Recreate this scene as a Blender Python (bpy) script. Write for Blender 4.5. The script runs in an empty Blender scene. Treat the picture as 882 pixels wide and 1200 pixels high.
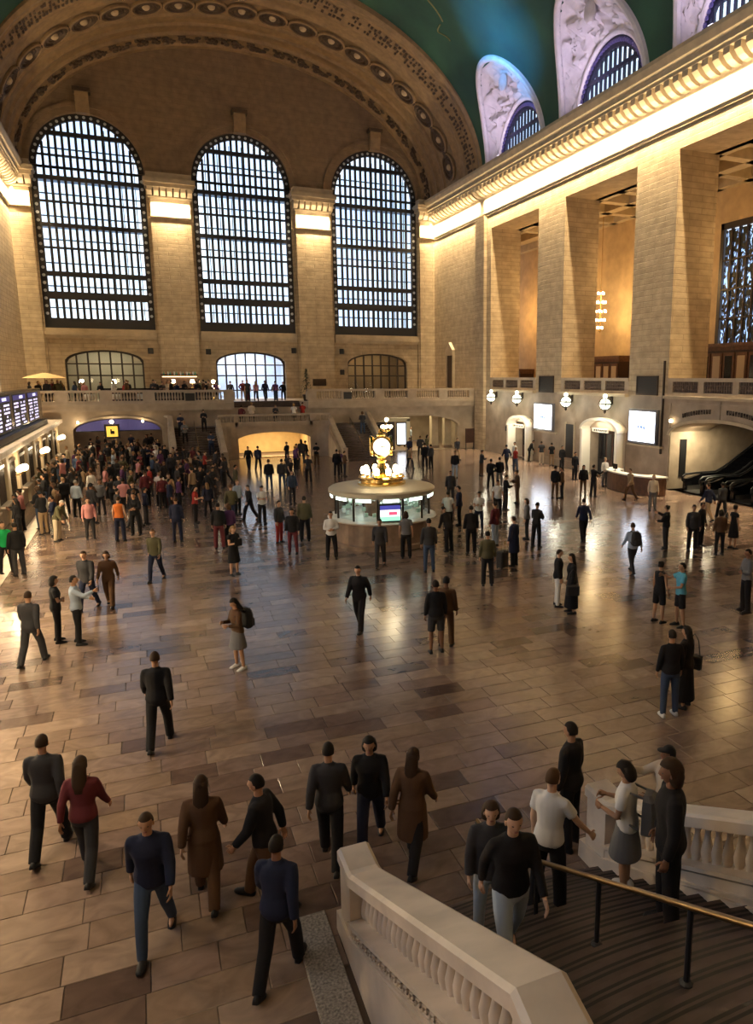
import bpy, bmesh, math, random
from mathutils import Vector, Matrix, noise
random.seed(7)
S = bpy.context.scene
COL = S.collection
PI = math.pi

# ------------------------------------------------------------------ camera
FPX, PX, PY = 852.03, 544.33, 599.74
cam_d = bpy.data.cameras.new('camera')
cam = bpy.data.objects.new('camera', cam_d)
COL.objects.link(cam)
CAM = Vector((-9.663, 0.0, 6.5))
YAW, PITCH = 0.414, 0.184
cam.location = CAM
cam.rotation_euler = (PI / 2 - PITCH, -0.001, -YAW)
cam_d.sensor_fit = 'VERTICAL'
cam_d.sensor_height = 36.0
cam_d.lens = FPX * 36.0 / 1200.0
cam_d.shift_x = -(PX - 441.0) / 1200.0
cam_d.shift_y = (PY - 600.0) / 1200.0
cam_d.clip_start = 0.1
cam_d.clip_end = 400
S.camera = cam

# ------------------------------------------------------------------ view
S.view_settings.view_transform = 'Standard'
S.view_settings.look = 'None'
S.view_settings.gamma = 1.0
S.view_settings.exposure = 0.0
S.view_settings.use_curve_mapping = False
S.cycles.max_bounces = 7
S.cycles.diffuse_bounces = 4
S.cycles.glossy_bounces = 3
S.cycles.transparent_max_bounces = 16
S.cycles.sample_clamp_indirect = 6.0
S.cycles.use_denoising = True

# ------------------------------------------------------------------ world (overcast daylight)
W = bpy.data.worlds.new('world')
S.world = W
W.use_nodes = True
nt = W.node_tree
bg = nt.nodes['Background']
SKY = 2.1
tc = nt.nodes.new('ShaderNodeTexCoord')
nz = nt.nodes.new('ShaderNodeTexNoise')
nz.inputs['Scale'].default_value = 5.0
nz.inputs['Detail'].default_value = 3
rp = nt.nodes.new('ShaderNodeValToRGB')
rp.color_ramp.elements[0].position = 0.3
rp.color_ramp.elements[0].color = (0.44, 0.62, 0.95, 1)
rp.color_ramp.elements[1].position = 0.65
rp.color_ramp.elements[1].color = (0.88, 0.95, 1.0, 1)
nt.links.new(tc.outputs['Generated'], nz.inputs['Vector'])
nt.links.new(nz.outputs['Fac'], rp.inputs['Fac'])
nt.links.new(rp.outputs['Color'], bg.inputs['Color'])
bg.inputs['Strength'].default_value = SKY

WARM = (1.0, 0.72, 0.40)
WARM2 = (1.0, 0.76, 0.44)

def light(name, kind, loc, energy, color, size=None, size_y=None, rot=None, portal=False, spread=None):
    d = bpy.data.lights.new(name, kind)
    if kind == 'AREA':
        d.shape = 'RECTANGLE'
        d.size = size
        d.size_y = size_y if size_y else size
        if portal:
            d.cycles.is_portal = True
        if spread:
            d.spread = spread
    elif kind == 'POINT':
        d.shadow_soft_size = size or 0.1
    d.energy = energy
    d.color = color
    o = bpy.data.objects.new(name, d)
    o.location = loc
    if rot:
        o.rotation_euler = rot
    COL.objects.link(o)
    return o

# hall dimensions (metres)
XN = 18.27          # half width
YW = 72.1           # west window plane
YE = -14.0          # east end wall
Z0 = 23.3           # cornice top, springing of the vault
OPC = [54.0, 42.16, 30.32, 18.48, 6.64]   # centres of side openings
OPW = 8.1
ZL = 18.76          # lintel of the side openings
WINX = [-12.33, 0.0, 12.33]
WINW = 8.56
ZSILL, ZSPR = 10.5, 23.4

# daylight portals in the window openings
for wx in WINX:
    light('daylight_portal', 'AREA', (wx, 74.3, 18.8), 1, (1, 1, 1), 9.0, 17.5, (-PI / 2, 0, 0), True)

# hidden lamp strips in the cornices of both long walls
P_DOWN, P_UP = 2500.0, 260.0
TILT = math.radians(16)
for sx in (1, -1):
    for yc, ln in ((52.7, 13.2), (39.4, 13.2), (26.1, 13.2), (12.8, 13.2), (-0.5, 13.2), (66.0, 11.4)):
        light('cornice_lamp_down', 'AREA', (sx * (XN - 0.36), yc, 21.42), P_DOWN * ln / 13.2, WARM2, 0.10, ln, (0, -sx * TILT, 0), spread=1.45)
        light('cornice_lamp_up', 'AREA', (sx * (XN - 0.62), yc, 20.75), P_UP * ln / 13.2, WARM2, 0.06, ln, (PI, 0, 0), spread=2.2)
for px, pw in ((-6.17, 3.0), (6.17, 3.0), (-17.45, 1.3), (17.45, 1.3)):
    light('capital_lamp_down', 'AREA', (px, 70.82, 21.42), 620 * pw / 3, WARM2, pw, 0.10, (TILT, 0, 0), spread=1.45)
    light('capital_lamp_up', 'AREA', (px, 70.62, 20.75), 55 * pw / 3, WARM2, pw, 0.06, (PI, 0, 0), spread=2.2)

light('cornice_lamp_east', 'AREA', (0, YE + 0.6, 21.4), 320, WARM2, 34.0, 0.2, (math.radians(42), 0, 0), spread=2.6)

# ------------------------------------------------------------------ helpers
class MB:
    def __init__(s):
        s.v = []; s.f = []; s.m = []
    def add(s, vs, fs, mi=0):
        b = len(s.v)
        s.v += [tuple(p) for p in vs]
        for f in fs:
            s.f.append(tuple(i + b for i in f)); s.m.append(mi)
        return s
    def quad(s, a, b, c, d, mi=0):
        return s.add([a, b, c, d], [(0, 1, 2, 3)], mi)
    def box(s, x0, x1, y0, y1, z0, z1, mi=0):
        vs = [(x0, y0, z0), (x1, y0, z0), (x1, y1, z0), (x0, y1, z0), (x0, y0, z1), (x1, y0, z1), (x1, y1, z1), (x0, y1, z1)]
        return s.add(vs, [(0, 3, 2, 1), (4, 5, 6, 7), (0, 1, 5, 4), (1, 2, 6, 5), (2, 3, 7, 6), (3, 0, 4, 7)], mi)
    def bbox(s, x0, x1, y0, y1, z0, z1, b=0.02, mi=0):
        # box with chamfered vertical edges and top edges
        def ring(i, z):
            return [(x0 + i, y0 + b, z), (x0 + b, y0 + i, z), (x1 - b, y0 + i, z), (x1 - i, y0 + b, z),
                    (x1 - i, y1 - b, z), (x1 - b, y1 - i, z), (x0 + b, y1 - i, z), (x0 + i, y1 - b, z)]
        rs = [ring(0, z0), ring(0, z1 - b), ring(b * 0.9, z1)]
        return s.rings(rs, mi)
    def rings(s, rs, mi=0, caps=True, closed=True):
        n = len(rs[0]); vs = [p for r in rs for p in r]; fs = []
        for k in range(len(rs) - 1):
            for i in range(n if closed else n - 1):
                j = (i + 1) % n
                fs.append((k * n + i, k * n + j, (k + 1) * n + j, (k + 1) * n + i))
        if caps:
            fs.append(tuple(reversed(range(n))))
            fs.append(tuple((len(rs) - 1) * n + i for i in range(n)))
        return s.add(vs, fs, mi)
    def lathe(s, prof, n=16, cx=0, cy=0, cz=0, mi=0, caps=True):
        rs = [[(cx + r * math.cos(2 * PI * i / n), cy + r * math.sin(2 * PI * i / n), cz + z) for i in range(n)] for r, z in prof]
        return s.rings(rs, mi, caps)
    def tube(s, pts, rad, n=8, mi=0, caps=True, flat=1.0, up=None):
        pts = [Vector(p) for p in pts]
        if not isinstance(rad, (list, tuple)):
            rad = [rad] * len(pts)
        rs = []; prev = None
        for i, p in enumerate(pts):
            a = pts[max(0, i - 1)]; b = pts[min(len(pts) - 1, i + 1)]
            t = (b - a)
            t = t.normalized() if t.length > 1e-9 else Vector((0, 0, 1))
            if prev is None:
                r = Vector(up) if up else (Vector((1, 0, 0)) if abs(t.x) < 0.9 else Vector((0, 1, 0)))
            else:
                r = prev
            r = (r - t * r.dot(t)).normalized(); prev = r
            q = t.cross(r)
            rr = rad[i]
            ra, rb = rr if isinstance(rr, (list, tuple)) else (rr, rr * flat)
            rs.append([p + r * (ra * math.cos(2 * PI * k / n)) + q * (rb * math.sin(2 * PI * k / n)) for k in range(n)])
        return s.rings(rs, mi, caps)
    def prism(s, poly, axis, a, b, mi=0):
        # poly: 2-D points; axis 'x','y','z' = extrusion axis
        def P(p, t):
            return {'x': (t, p[0], p[1]), 'y': (p[0], t, p[1]), 'z': (p[0], p[1], t)}[axis]
        n = len(poly)
        vs = [P(p, a) for p in poly] + [P(p, b) for p in poly]
        fs = [tuple(range(n)), tuple(reversed(range(n, 2 * n)))] + [(i, i + n, (i + 1) % n + n, (i + 1) % n) for i in range(n)]
        return s.add(vs, fs, mi)
    def ellipsoid(s, c, r, n=12, m=8, mi=0):
        rs = []
        for k in range(1, m):
            t = PI * k / m
            rs.append([(c[0] + r[0] * math.sin(t) * math.cos(2 * PI * i / n), c[1] + r[1] * math.sin(t) * math.sin(2 * PI * i / n), c[2] - r[2] * math.cos(t)) for i in range(n)])
        return s.rings(rs, mi)
    def grid(s, P, mi=0, closed=False):
        # P[i][j] points
        n = len(P); m = len(P[0]); vs = [p for r in P for p in r]; fs = []
        for i in range(n - 1):
            for j in range(m - 1):
                fs.append((i * m + j, (i + 1) * m + j, (i + 1) * m + j + 1, i * m + j + 1))
        return s.add(vs, fs, mi)
    def mesh(s, name):
        me = bpy.data.meshes.new(name)
        me.from_pydata(s.v, [], s.f)
        if any(s.m):
            me.polygons.foreach_set('material_index', s.m)
        bm = bmesh.new(); bm.from_mesh(me)
        bmesh.ops.recalc_face_normals(bm, faces=bm.faces)
        bm.to_mesh(me); bm.free()
        me.update()
        return me

def smooth(o, ang=None):
    me = o.data
    me.polygons.foreach_set('use_smooth', [True] * len(me.polygons))
    if ang:
        try:
            me.set_sharp_from_angle(angle=ang)
        except Exception:
            pass
    return o

def wloc(o):
    v = Vector((0, 0, 0))
    while o is not None:
        v += o.location; o = o.parent
    return v

def obj(name, mb, mats, parent=None, sm=False, world=True, loc=None):
    """one mesh object; vertices of mb are in world space when world=True and parent given"""
    if isinstance(mb, MB):
        if parent is not None and world:
            d = wloc(parent)
            mb.v = [(p[0] - d.x, p[1] - d.y, p[2] - d.z) for p in mb.v]
        me = mb.mesh(name)
    else:
        me = mb
    o = bpy.data.objects.new(name, me)
    COL.objects.link(o)
    if not isinstance(mats, (list, tuple)):
        mats = [mats]
    if len(me.materials) == 0:
        for m in mats:
            me.materials.append(m)
    if parent is not None:
        o.parent = parent
    if loc is not None:
        o.location = loc
    if sm:
        smooth(o, sm if isinstance(sm, float) else math.radians(40))
    return o

def tag(o, label=None, cat=None, group=None, kind=None):
    if label: o['label'] = label
    if cat: o['category'] = cat
    if group: o['group'] = group
    if kind: o['kind'] = kind
    return o

def thing(name, label, cat, loc=(0, 0, 0), group=None, rotz=0):
    o = bpy.data.objects.new(name, None)
    o.empty_display_size = 0.2
    COL.objects.link(o)
    o.location = loc; o.rotation_euler = (0, 0, rotz)
    return tag(o, label, cat, group)

def struct(name, mb, mats, sm=False):
    return tag(obj(name, mb, mats, None, sm), kind='structure')

def copy_tree(o, parent=None):
    c = o.copy(); COL.objects.link(c); c.parent = parent
    for ch in list(o.children):
        copy_tree(ch, c)
    return c

# ------------------------------------------------------------------ materials
MATS = {}
def mat(name, col, rough=0.6, metal=0.0, emit=None, estr=0.0, spec=0.5, noise_s=None, noise_a=0.0, bump=0.0, bump_s=20.0, coat=0.0, noise2=None):
    if name in MATS: return MATS[name]
    m = bpy.data.materials.new(name); m.use_nodes = True
    n = m.node_tree; b = n.nodes['Principled BSDF']
    b.inputs['Base Color'].default_value = (*col, 1)
    b.inputs['Roughness'].default_value = rough
    b.inputs['Metallic'].default_value = metal
    b.inputs['Specular IOR Level'].default_value = spec
    if coat:
        b.inputs['Coat Weight'].default_value = coat
        b.inputs['Coat Roughness'].default_value = 0.1
    if emit:
        b.inputs['Emission Color'].default_value = (*emit, 1)
        b.inputs['Emission Strength'].default_value = estr
    if noise_s or bump:
        g = n.nodes.new('ShaderNodeNewGeometry')
    if noise_s:
        t = n.nodes.new('ShaderNodeTexNoise'); t.inputs['Scale'].default_value = noise_s; t.inputs['Detail'].default_value = 5
        r = n.nodes.new('ShaderNodeValToRGB')
        a = 1 - noise_a; c = 1 + noise_a
        r.color_ramp.elements[0].position = 0.3; r.color_ramp.elements[1].position = 0.7
        r.color_ramp.elements[0].color = (col[0] * a, col[1] * a, col[2] * a, 1)
        c2 = noise2 or (min(1, col[0] * c), min(1, col[1] * c), min(1, col[2] * c))
        r.color_ramp.elements[1].color = (*c2, 1)
        n.links.new(g.outputs['Position'], t.inputs['Vector'])
        n.links.new(t.outputs['Fac'], r.inputs['Fac'])
        n.links.new(r.outputs['Color'], b.inputs['Base Color'])
    if bump:
        t2 = n.nodes.new('ShaderNodeTexNoise'); t2.inputs['Scale'].default_value = bump_s; t2.inputs['Detail'].default_value = 4
        bp = n.nodes.new('ShaderNodeBump'); bp.inputs['Strength'].default_value = bump; bp.inputs['Distance'].default_value = 0.03
        n.links.new(g.outputs['Position'], t2.inputs['Vector'])
        n.links.new(t2.outputs['Fac'], bp.inputs['Height'])
        n.links.new(bp.outputs['Normal'], b.inputs['Normal'])
    MATS[name] = m
    return m

def stone_mat(name, c1, c2, cm, bw=1.25, bh=0.36, rough=0.75, bump=0.6):
    m = bpy.data.materials.new(name); m.use_nodes = True
    n = m.node_tree; L = n.links; b = n.nodes['Principled BSDF']
    g = n.nodes.new('ShaderNodeNewGeometry')
    sp = n.nodes.new('ShaderNodeSeparateXYZ'); L.new(g.outputs['Position'], sp.inputs[0])
    ad = n.nodes.new('ShaderNodeMath'); ad.operation = 'ADD'; L.new(sp.outputs['X'], ad.inputs[0]); L.new(sp.outputs['Y'], ad.inputs[1])
    cb = n.nodes.new('ShaderNodeCombineXYZ'); L.new(ad.outputs[0], cb.inputs['X']); L.new(sp.outputs['Z'], cb.inputs['Y'])
    br = n.nodes.new('ShaderNodeTexBrick'); L.new(cb.outputs[0], br.inputs['Vector'])
    br.inputs['Scale'].default_value = 1.0
    br.inputs['Brick Width'].default_value = bw; br.inputs['Row Height'].default_value = bh
    br.inputs['Mortar Size'].default_value = 0.028; br.inputs['Mortar Smooth'].default_value = 0.3
    br.inputs['Color1'].default_value = (*c1, 1); br.inputs['Color2'].default_value = (*c2, 1); br.inputs['Mortar'].default_value = (*cm, 1)
    t = n.nodes.new('ShaderNodeTexNoise'); t.inputs['Scale'].default_value = 1.7; t.inputs['Detail'].default_value = 6
    L.new(g.outputs['Position'], t.inputs['Vector'])
    mx = n.nodes.new('ShaderNodeMixRGB'); mx.blend_type = 'OVERLAY'; mx.inputs['Fac'].default_value = 0.45
    L.new(br.outputs['Color'], mx.inputs['Color1']); L.new(t.outputs['Fac'], mx.inputs['Color2'])
    L.new(mx.outputs['Color'], b.inputs['Base Color'])
    b.inputs['Roughness'].default_value = rough
    t2 = n.nodes.new('ShaderNodeTexNoise'); t2.inputs['Scale'].default_value = 3.5; t2.inputs['Detail'].default_value = 5
    mp = n.nodes.new('ShaderNodeMapping'); mp.inputs['Scale'].default_value = (1, 1, 5)
    L.new(g.outputs['Position'], mp.inputs['Vector']); L.new(mp.outputs[0], t2.inputs['Vector'])
    b1 = n.nodes.new('ShaderNodeBump'); b1.inputs['Strength'].default_value = bump; b1.inputs['Distance'].default_value = 0.05; b1.invert = True
    L.new(br.outputs['Fac'], b1.inputs['Height'])
    b2 = n.nodes.new('ShaderNodeBump'); b2.inputs['Strength'].default_value = bump * 0.55; b2.inputs['Distance'].default_value = 0.05
    L.new(t2.outputs['Fac'], b2.inputs['Height']); L.new(b1.outputs['Normal'], b2.inputs['Normal'])
    L.new(b2.outputs['Normal'], b.inputs['Normal'])
    MATS[name] = m
    return m

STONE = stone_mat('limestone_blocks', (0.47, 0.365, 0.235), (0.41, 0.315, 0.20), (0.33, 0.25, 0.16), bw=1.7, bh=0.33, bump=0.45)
TYMP = stone_mat('limestone_upper_shaded', (0.225, 0.155, 0.092), (0.21, 0.143, 0.084), (0.19, 0.13, 0.077), bw=2.6, bh=0.42, bump=0.3)  # same limestone; the dimmer light up there is painted in as darker colour
PLAIN = mat('limestone_plain', (0.46, 0.37, 0.25), 0.65, noise_s=1.6, noise_a=0.14, bump=0.15, bump_s=9)
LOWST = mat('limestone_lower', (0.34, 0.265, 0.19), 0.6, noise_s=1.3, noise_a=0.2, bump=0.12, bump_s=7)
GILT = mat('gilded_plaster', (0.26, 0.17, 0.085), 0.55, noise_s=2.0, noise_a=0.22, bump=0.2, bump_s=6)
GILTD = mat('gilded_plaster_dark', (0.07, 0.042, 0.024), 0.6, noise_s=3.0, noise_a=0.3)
PLAST = mat('relief_plaster', (0.72, 0.66, 0.66), 0.7, noise_s=2.0, noise_a=0.1)
IRON = mat('dark_iron', (0.012, 0.012, 0.016), 0.5)
BRONZE = mat('dark_bronze', (0.035, 0.022, 0.015), 0.4, 0.5)
HANDR = mat('worn_bronze_rail', (0.20, 0.13, 0.06), 0.3, 0.9)
BRASS = mat('polished_brass', (0.62, 0.43, 0.16), 0.25, 1.0)
GOLD = mat('bright_brass', (0.85, 0.62, 0.25), 0.2, 1.0)
WOODD = mat('dark_wood', (0.035, 0.014, 0.009), 0.4, noise_s=5, noise_a=0.3)
WOODM = mat('mid_brown_wood', (0.11, 0.05, 0.025), 0.45, noise_s=4, noise_a=0.3)
BLACK = mat('black_panel', (0.006, 0.006, 0.007), 0.5)
BLACKG = mat('black_gloss', (0.006, 0.006, 0.008), 0.15)
STEEL = mat('brushed_steel', (0.5, 0.48, 0.45), 0.3, 1.0)
MARBLE = mat('pale_marble', (0.60, 0.51, 0.42), 0.35, noise_s=2.2, noise_a=0.16, bump=0.05, bump_s=15)
MARBLE2 = mat('brown_marble', (0.24, 0.165, 0.115), 0.35, noise_s=2.5, noise_a=0.28)
GRANITE = mat('speckled_granite', (0.25, 0.22, 0.19), 0.5, noise_s=34, noise_a=0.6)
STEPST = mat('dark_step_stone', (0.075, 0.052, 0.045), 0.42, noise_s=3.0, noise_a=0.35)
DARKR = mat('dark_room', (0.05, 0.035, 0.024), 0.8)
LAMPW = mat('warm_lamp_glass', (1, 0.9, 0.7), 0.3, emit=(1.0, 0.80, 0.50), estr=14.0)
LAMPG = mat('greenish_lamp_glass', (0.9, 1, 0.85), 0.3, emit=(0.95, 1.0, 0.78), estr=3.2)
LAMPC = mat('cool_lamp_glass', (0.9, 1, 0.95), 0.3, emit=(0.82, 1.0, 0.88), estr=3.5)
SCREENW = mat('white_screen', (0.9, 0.92, 1), 0.3, emit=(0.80, 0.86, 1.0), estr=3.2)
SCREENB = mat('blue_mark', (0.15, 0.25, 0.5), 0.4, emit=(0.15, 0.28, 0.55), estr=0.5)
BOARDT = mat('board_text', (0.8, 0.75, 1), 0.4, emit=(0.72, 0.68, 1.0), estr=1.5)
BOARDB = mat('board_blue', (0.03, 0.03, 0.15), 0.4, emit=(0.05, 0.05, 0.30), estr=0.5)
CLOCKF = mat('clock_face', (1, 0.97, 0.85), 0.3, emit=(1.0, 0.93, 0.72), estr=2.2)

def glass_mat():
    m = bpy.data.materials.new('window_glass'); m.use_nodes = True
    n = m.node_tree; n.nodes.clear()
    o = n.nodes.new('ShaderNodeOutputMaterial'); t = n.nodes.new('ShaderNodeBsdfTransparent'); g = n.nodes.new('ShaderNodeBsdfGlossy')
    t.inputs['Color'].default_value = (0.90, 0.95, 0.98, 1); g.inputs['Roughness'].default_value = 0.05
    lw = n.nodes.new('ShaderNodeLayerWeight'); lw.inputs['Blend'].default_value = 0.25
    f = n.nodes.new('ShaderNodeMath'); f.operation = 'MULTIPLY_ADD'; f.inputs[1].default_value = 0.25; f.inputs[2].default_value = 0.03
    n.links.new(lw.outputs['Facing'], f.inputs[0])
    mx = n.nodes.new('ShaderNodeMixShader')
    n.links.new(f.outputs[0], mx.inputs[0]); n.links.new(t.outputs[0], mx.inputs[1]); n.links.new(g.outputs[0], mx.inputs[2]); n.links.new(mx.outputs[0], o.inputs[0])
    return m
GLASS = glass_mat()
def leaded_mat():
    m = bpy.data.materials.new('patterned_glass'); m.use_nodes = True
    n = m.node_tree; n.nodes.clear(); L = n.links
    o = n.nodes.new('ShaderNodeOutputMaterial'); t = n.nodes.new('ShaderNodeBsdfTransparent'); d = n.nodes.new('ShaderNodeBsdfPrincipled')
    g = n.nodes.new('ShaderNodeNewGeometry'); v = n.nodes.new('ShaderNodeTexNoise'); v.inputs['Scale'].default_value = 1.6; v.inputs['Detail'].default_value = 3; v.inputs['Distortion'].default_value = 2.0
    mp = n.nodes.new('ShaderNodeMapping'); mp.inputs['Scale'].default_value = (1, 1.6, 0.8)
    r = n.nodes.new('ShaderNodeValToRGB'); r.color_ramp.elements[0].position = 0.50; r.color_ramp.elements[1].position = 0.60
    d.inputs['Base Color'].default_value = (0.05, 0.06, 0.06, 1); d.inputs['Roughness'].default_value = 0.2
    t.inputs['Color'].default_value = (0.75, 0.85, 1.0, 1)
    mx = n.nodes.new('ShaderNodeMixShader')
    L.new(g.outputs['Position'], mp.inputs['Vector']); L.new(mp.outputs[0], v.inputs['Vector']); L.new(v.outputs['Fac'], r.inputs['Fac']); L.new(r.outputs['Color'], mx.inputs[0]); L.new(d.outputs[0], mx.inputs[1]); L.new(t.outputs[0], mx.inputs[2]); L.new(mx.outputs[0], o.inputs[0])
    return m
LEADED = leaded_mat()

def tile_mat(name, island):
    m = bpy.data.materials.new(name); m.use_nodes = True
    n = m.node_tree; L = n.links; b = n.nodes['Principled BSDF']
    if island:
        src = n.nodes.new('ShaderNodeNewGeometry').outputs['Random Per Island']
    else:
        src = n.nodes.new('ShaderNodeObjectInfo').outputs['Random']
    r = n.nodes.new('ShaderNodeValToRGB'); L.new(src, r.inputs['Fac'])
    cs = [(0.0, (0.070, 0.044, 0.036)), (0.18, (0.130, 0.086, 0.068)), (0.36, (0.195, 0.137, 0.098)), (0.55, (0.165, 0.112, 0.093)), (0.75, (0.240, 0.173, 0.132)), (1.0, (0.140, 0.096, 0.081))]
    r.color_ramp.elements[0].color = (*cs[0][1], 1); r.color_ramp.elements[1].color = (*cs[-1][1], 1); 
    for p, c in cs[1:-1]:
        e = r.color_ramp.elements.new(p); e.color = (*c, 1)
    g = n.nodes.new('ShaderNodeNewGeometry')
    mp = n.nodes.new('ShaderNodeMapping'); mp.inputs['Scale'].default_value = (1.0, 1.5, 1); L.new(g.outputs['Position'], mp.inputs['Vector'])
    t = n.nodes.new('ShaderNodeTexNoise'); t.inputs['Scale'].default_value = 1.9; t.inputs['Detail'].default_value = 8; t.inputs['Distortion'].default_value = 1.8
    L.new(mp.outputs[0], t.inputs['Vector'])
    mx = n.nodes.new('ShaderNodeMixRGB'); mx.blend_type = 'OVERLAY'; mx.inputs['Fac'].default_value = 0.5
    L.new(r.outputs['Color'], mx.inputs['Color1']); L.new(t.outputs['Fac'], mx.inputs['Color2'])
    L.new(mx.outputs['Color'], b.inputs['Base Color'])
    mr = n.nodes.new('ShaderNodeMapRange'); mr.inputs['To Min'].default_value = 0.13; mr.inputs['To Max'].default_value = 0.27
    L.new(t.outputs['Fac'], mr.inputs['Value']); L.new(mr.outputs[0], b.inputs['Roughness'])
    return m
TILE_O = tile_mat('marble_tile', False)
TILE_I = tile_mat('marble_tile_field', True)
GROUT = mat('floor_joint', (0.10, 0.07, 0.055), 0.7)

# ================================================================== SETTING
def arch_semi(c, r, zs, k=1.0):
    return lambda u: zs + k * math.sqrt(max(0.0, r * r - (u - c) ** 2))

def wall_holes(mb, axis, front, back, u0, u1, zlo, zhi, holes, mi=0, mir=None, backface=True, top=None):
    """holes: (ua, ub, zb, ztop function or number)"""
    mir = mi if mir is None else mir
    topf = top or (lambda u: zhi)
    def P(u, d, z):
        return (d, u, z) if axis == 'x' else (u, d, z)
    bp = {u0, u1}
    for ua, ub, zb, zt in holes:
        n = 26 if callable(zt) else 1
        for i in range(n + 1):
            t = i / n
            if n > 1: t = 0.5 - 0.5 * math.cos(PI * t)
            u = ua + (ub - ua) * t
            if u0 <= u <= u1: bp.add(round(u, 5))
    if top:
        for i in range(49): bp.add(round(u0 + (u1 - u0) * i / 48, 5))
    bs = sorted(bp)
    bs = [b for i, b in enumerate(bs) if i == 0 or b - bs[i - 1] > 1e-4]
    T = lambda zt, u: zt(u) if callable(zt) else zt
    for a, b in zip(bs[:-1], bs[1:]):
        mid = (a + b) / 2
        act = sorted([h for h in holes if h[0] < mid < h[1]], key=lambda h: h[2])
        segs = []; la = lb = zlo
        for h in act:
            segs.append((la, lb, h[2], h[2]))
            la, lb = T(h[3], a), T(h[3], b)
            if front != back:
                mb.quad(P(a, front, h[2]), P(b, front, h[2]), P(b, back, h[2]), P(a, back, h[2]), mir)
                mb.quad(P(a, front, la), P(b, front, lb), P(b, back, lb), P(a, back, la), mir)
        segs.append((la, lb, topf(a), topf(b)))
        for s in segs:
            if max(s[2] - s[0], s[3] - s[1]) < 1e-4: continue
            mb.quad(P(a, front, s[0]), P(b, front, s[1]), P(b, front, s[3]), P(a, front, s[2]), mi)
            if backface and front != back:
                mb.quad(P(a, back, s[0]), P(b, back, s[1]), P(b, back, s[3]), P(a, back, s[2]), mi)
    if front != back:
        for ua, ub, zb, zt in holes:
            for u in (ua, ub):
                if T(zt, u) - zb > 1e-3:
                    mb.quad(P(u, front, zb), P(u, back, zb), P(u, back, T(zt, u)), P(u, front, T(zt, u)), mir)
    return mb

# ---- floor -------------------------------------------------------
floor = struct('floor', MB().box(-XN - 0.5, XN + 12, YE - 1, 72.5, -0.30, -0.03), GROUT)
ROW = 0.47
TL = [0.72, 0.86, 0.98, 1.10, 1.24]
def tile_mesh(l, w):
    m = MB(); g = 0.004; b = 0.006
    x0, x1, y0, y1 = g, l - g, g, w - g
    lo = [(x0, y0, -0.03), (x1, y0, -0.03), (x1, y1, -0.03), (x0, y1, -0.03)]
    mi = [(x0, y0, -b), (x1, y0, -b), (x1, y1, -b), (x0, y1, -b)]
    hi = [(x0 + b, y0 + b, 0), (x1 - b, y0 + b, 0), (x1 - b, y1 - b, 0), (x0 + b, y1 - b, 0)]
    m.rings([lo, mi, hi], caps=False); m.add(hi, [(0, 1, 2, 3)])
    return m
tm = []
for l in TL:
    me = tile_mesh(l, ROW).mesh('floor_tile'); me.materials.append(TILE_O); tm.append(me)
FWD = Vector((math.sin(YAW) * math.cos(PITCH), math.cos(YAW) * math.cos(PITCH), -math.sin(PITCH)))
RGT = Vector((math.cos(YAW), -math.sin(YAW), 0)); UPV = RGT.cross(FWD)
cand = []; field = MB()
def blocked(x, y):
    if (4.3 < abs(x) < 7.9 and y < 6.9) or (abs(x) < 4.3 and y < 2.2): return True          # under the near staircase
    return False
y = 1.4
rows = []
while y < 61.0:
    x = -XN + random.uniform(-1.0, 0)
    while x < XN:
        k = random.randrange(5); l = TL[k]
        xc, yc = x + l / 2, y + ROW / 2
        if not blocked(xc, yc) and xc < XN and xc > -XN:
            d = Vector((xc, yc, 0)) - CAM; dep = d.dot(FWD)
            show = False
            if dep > 1:
                uu = PX + FPX * d.dot(RGT) / dep; vv = PY - FPX * d.dot(UPV) / dep
                show = -20 < uu < 900 and vv < 1215
            cand.append((dep if show else 1e6 + yc, x, y, k))
        x += l
    y += ROW
cand.sort(key=lambda c: c[0])
for i, (dep, x, y, k) in enumerate(cand):
    if i < 300:
        o = obj('floor_tile', tm[k], TILE_O, floor)
        o.location = (x, y, random.uniform(-0.0012, 0.0))
    else:
        l = TL[k]; g = 0.005
        field.add([(x + g, y + g, 0), (x + l - g, y + g, 0), (x + l - g, y + ROW - g, 0), (x + g, y + ROW - g, 0),
                   (x + g, y + g, -0.03), (x + l - g, y + g, -0.03), (x + l - g, y + ROW - g, -0.03), (x + g, y + ROW - g, -0.03)],
                  [(0, 1, 2, 3), (0, 4, 5, 1), (1, 5, 6, 2), (2, 6, 7, 3), (3, 7, 4, 0)])
tag(obj('floor_tile_field', field, TILE_I, floor), kind='stuff')
obj('border_strip', MB().box(-14.65, -14.15, 12, 61, 0.001, 0.014), MARBLE, floor)
for sx in (-1, 1):      # granite strip beside the near stair
    obj('granite_strip', MB().bbox(sx * 8.25 - 0.2, sx * 8.25 + 0.2, 0.5, 7.95, -0.01, 0.03, 0.012), GRANITE, floor)

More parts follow.
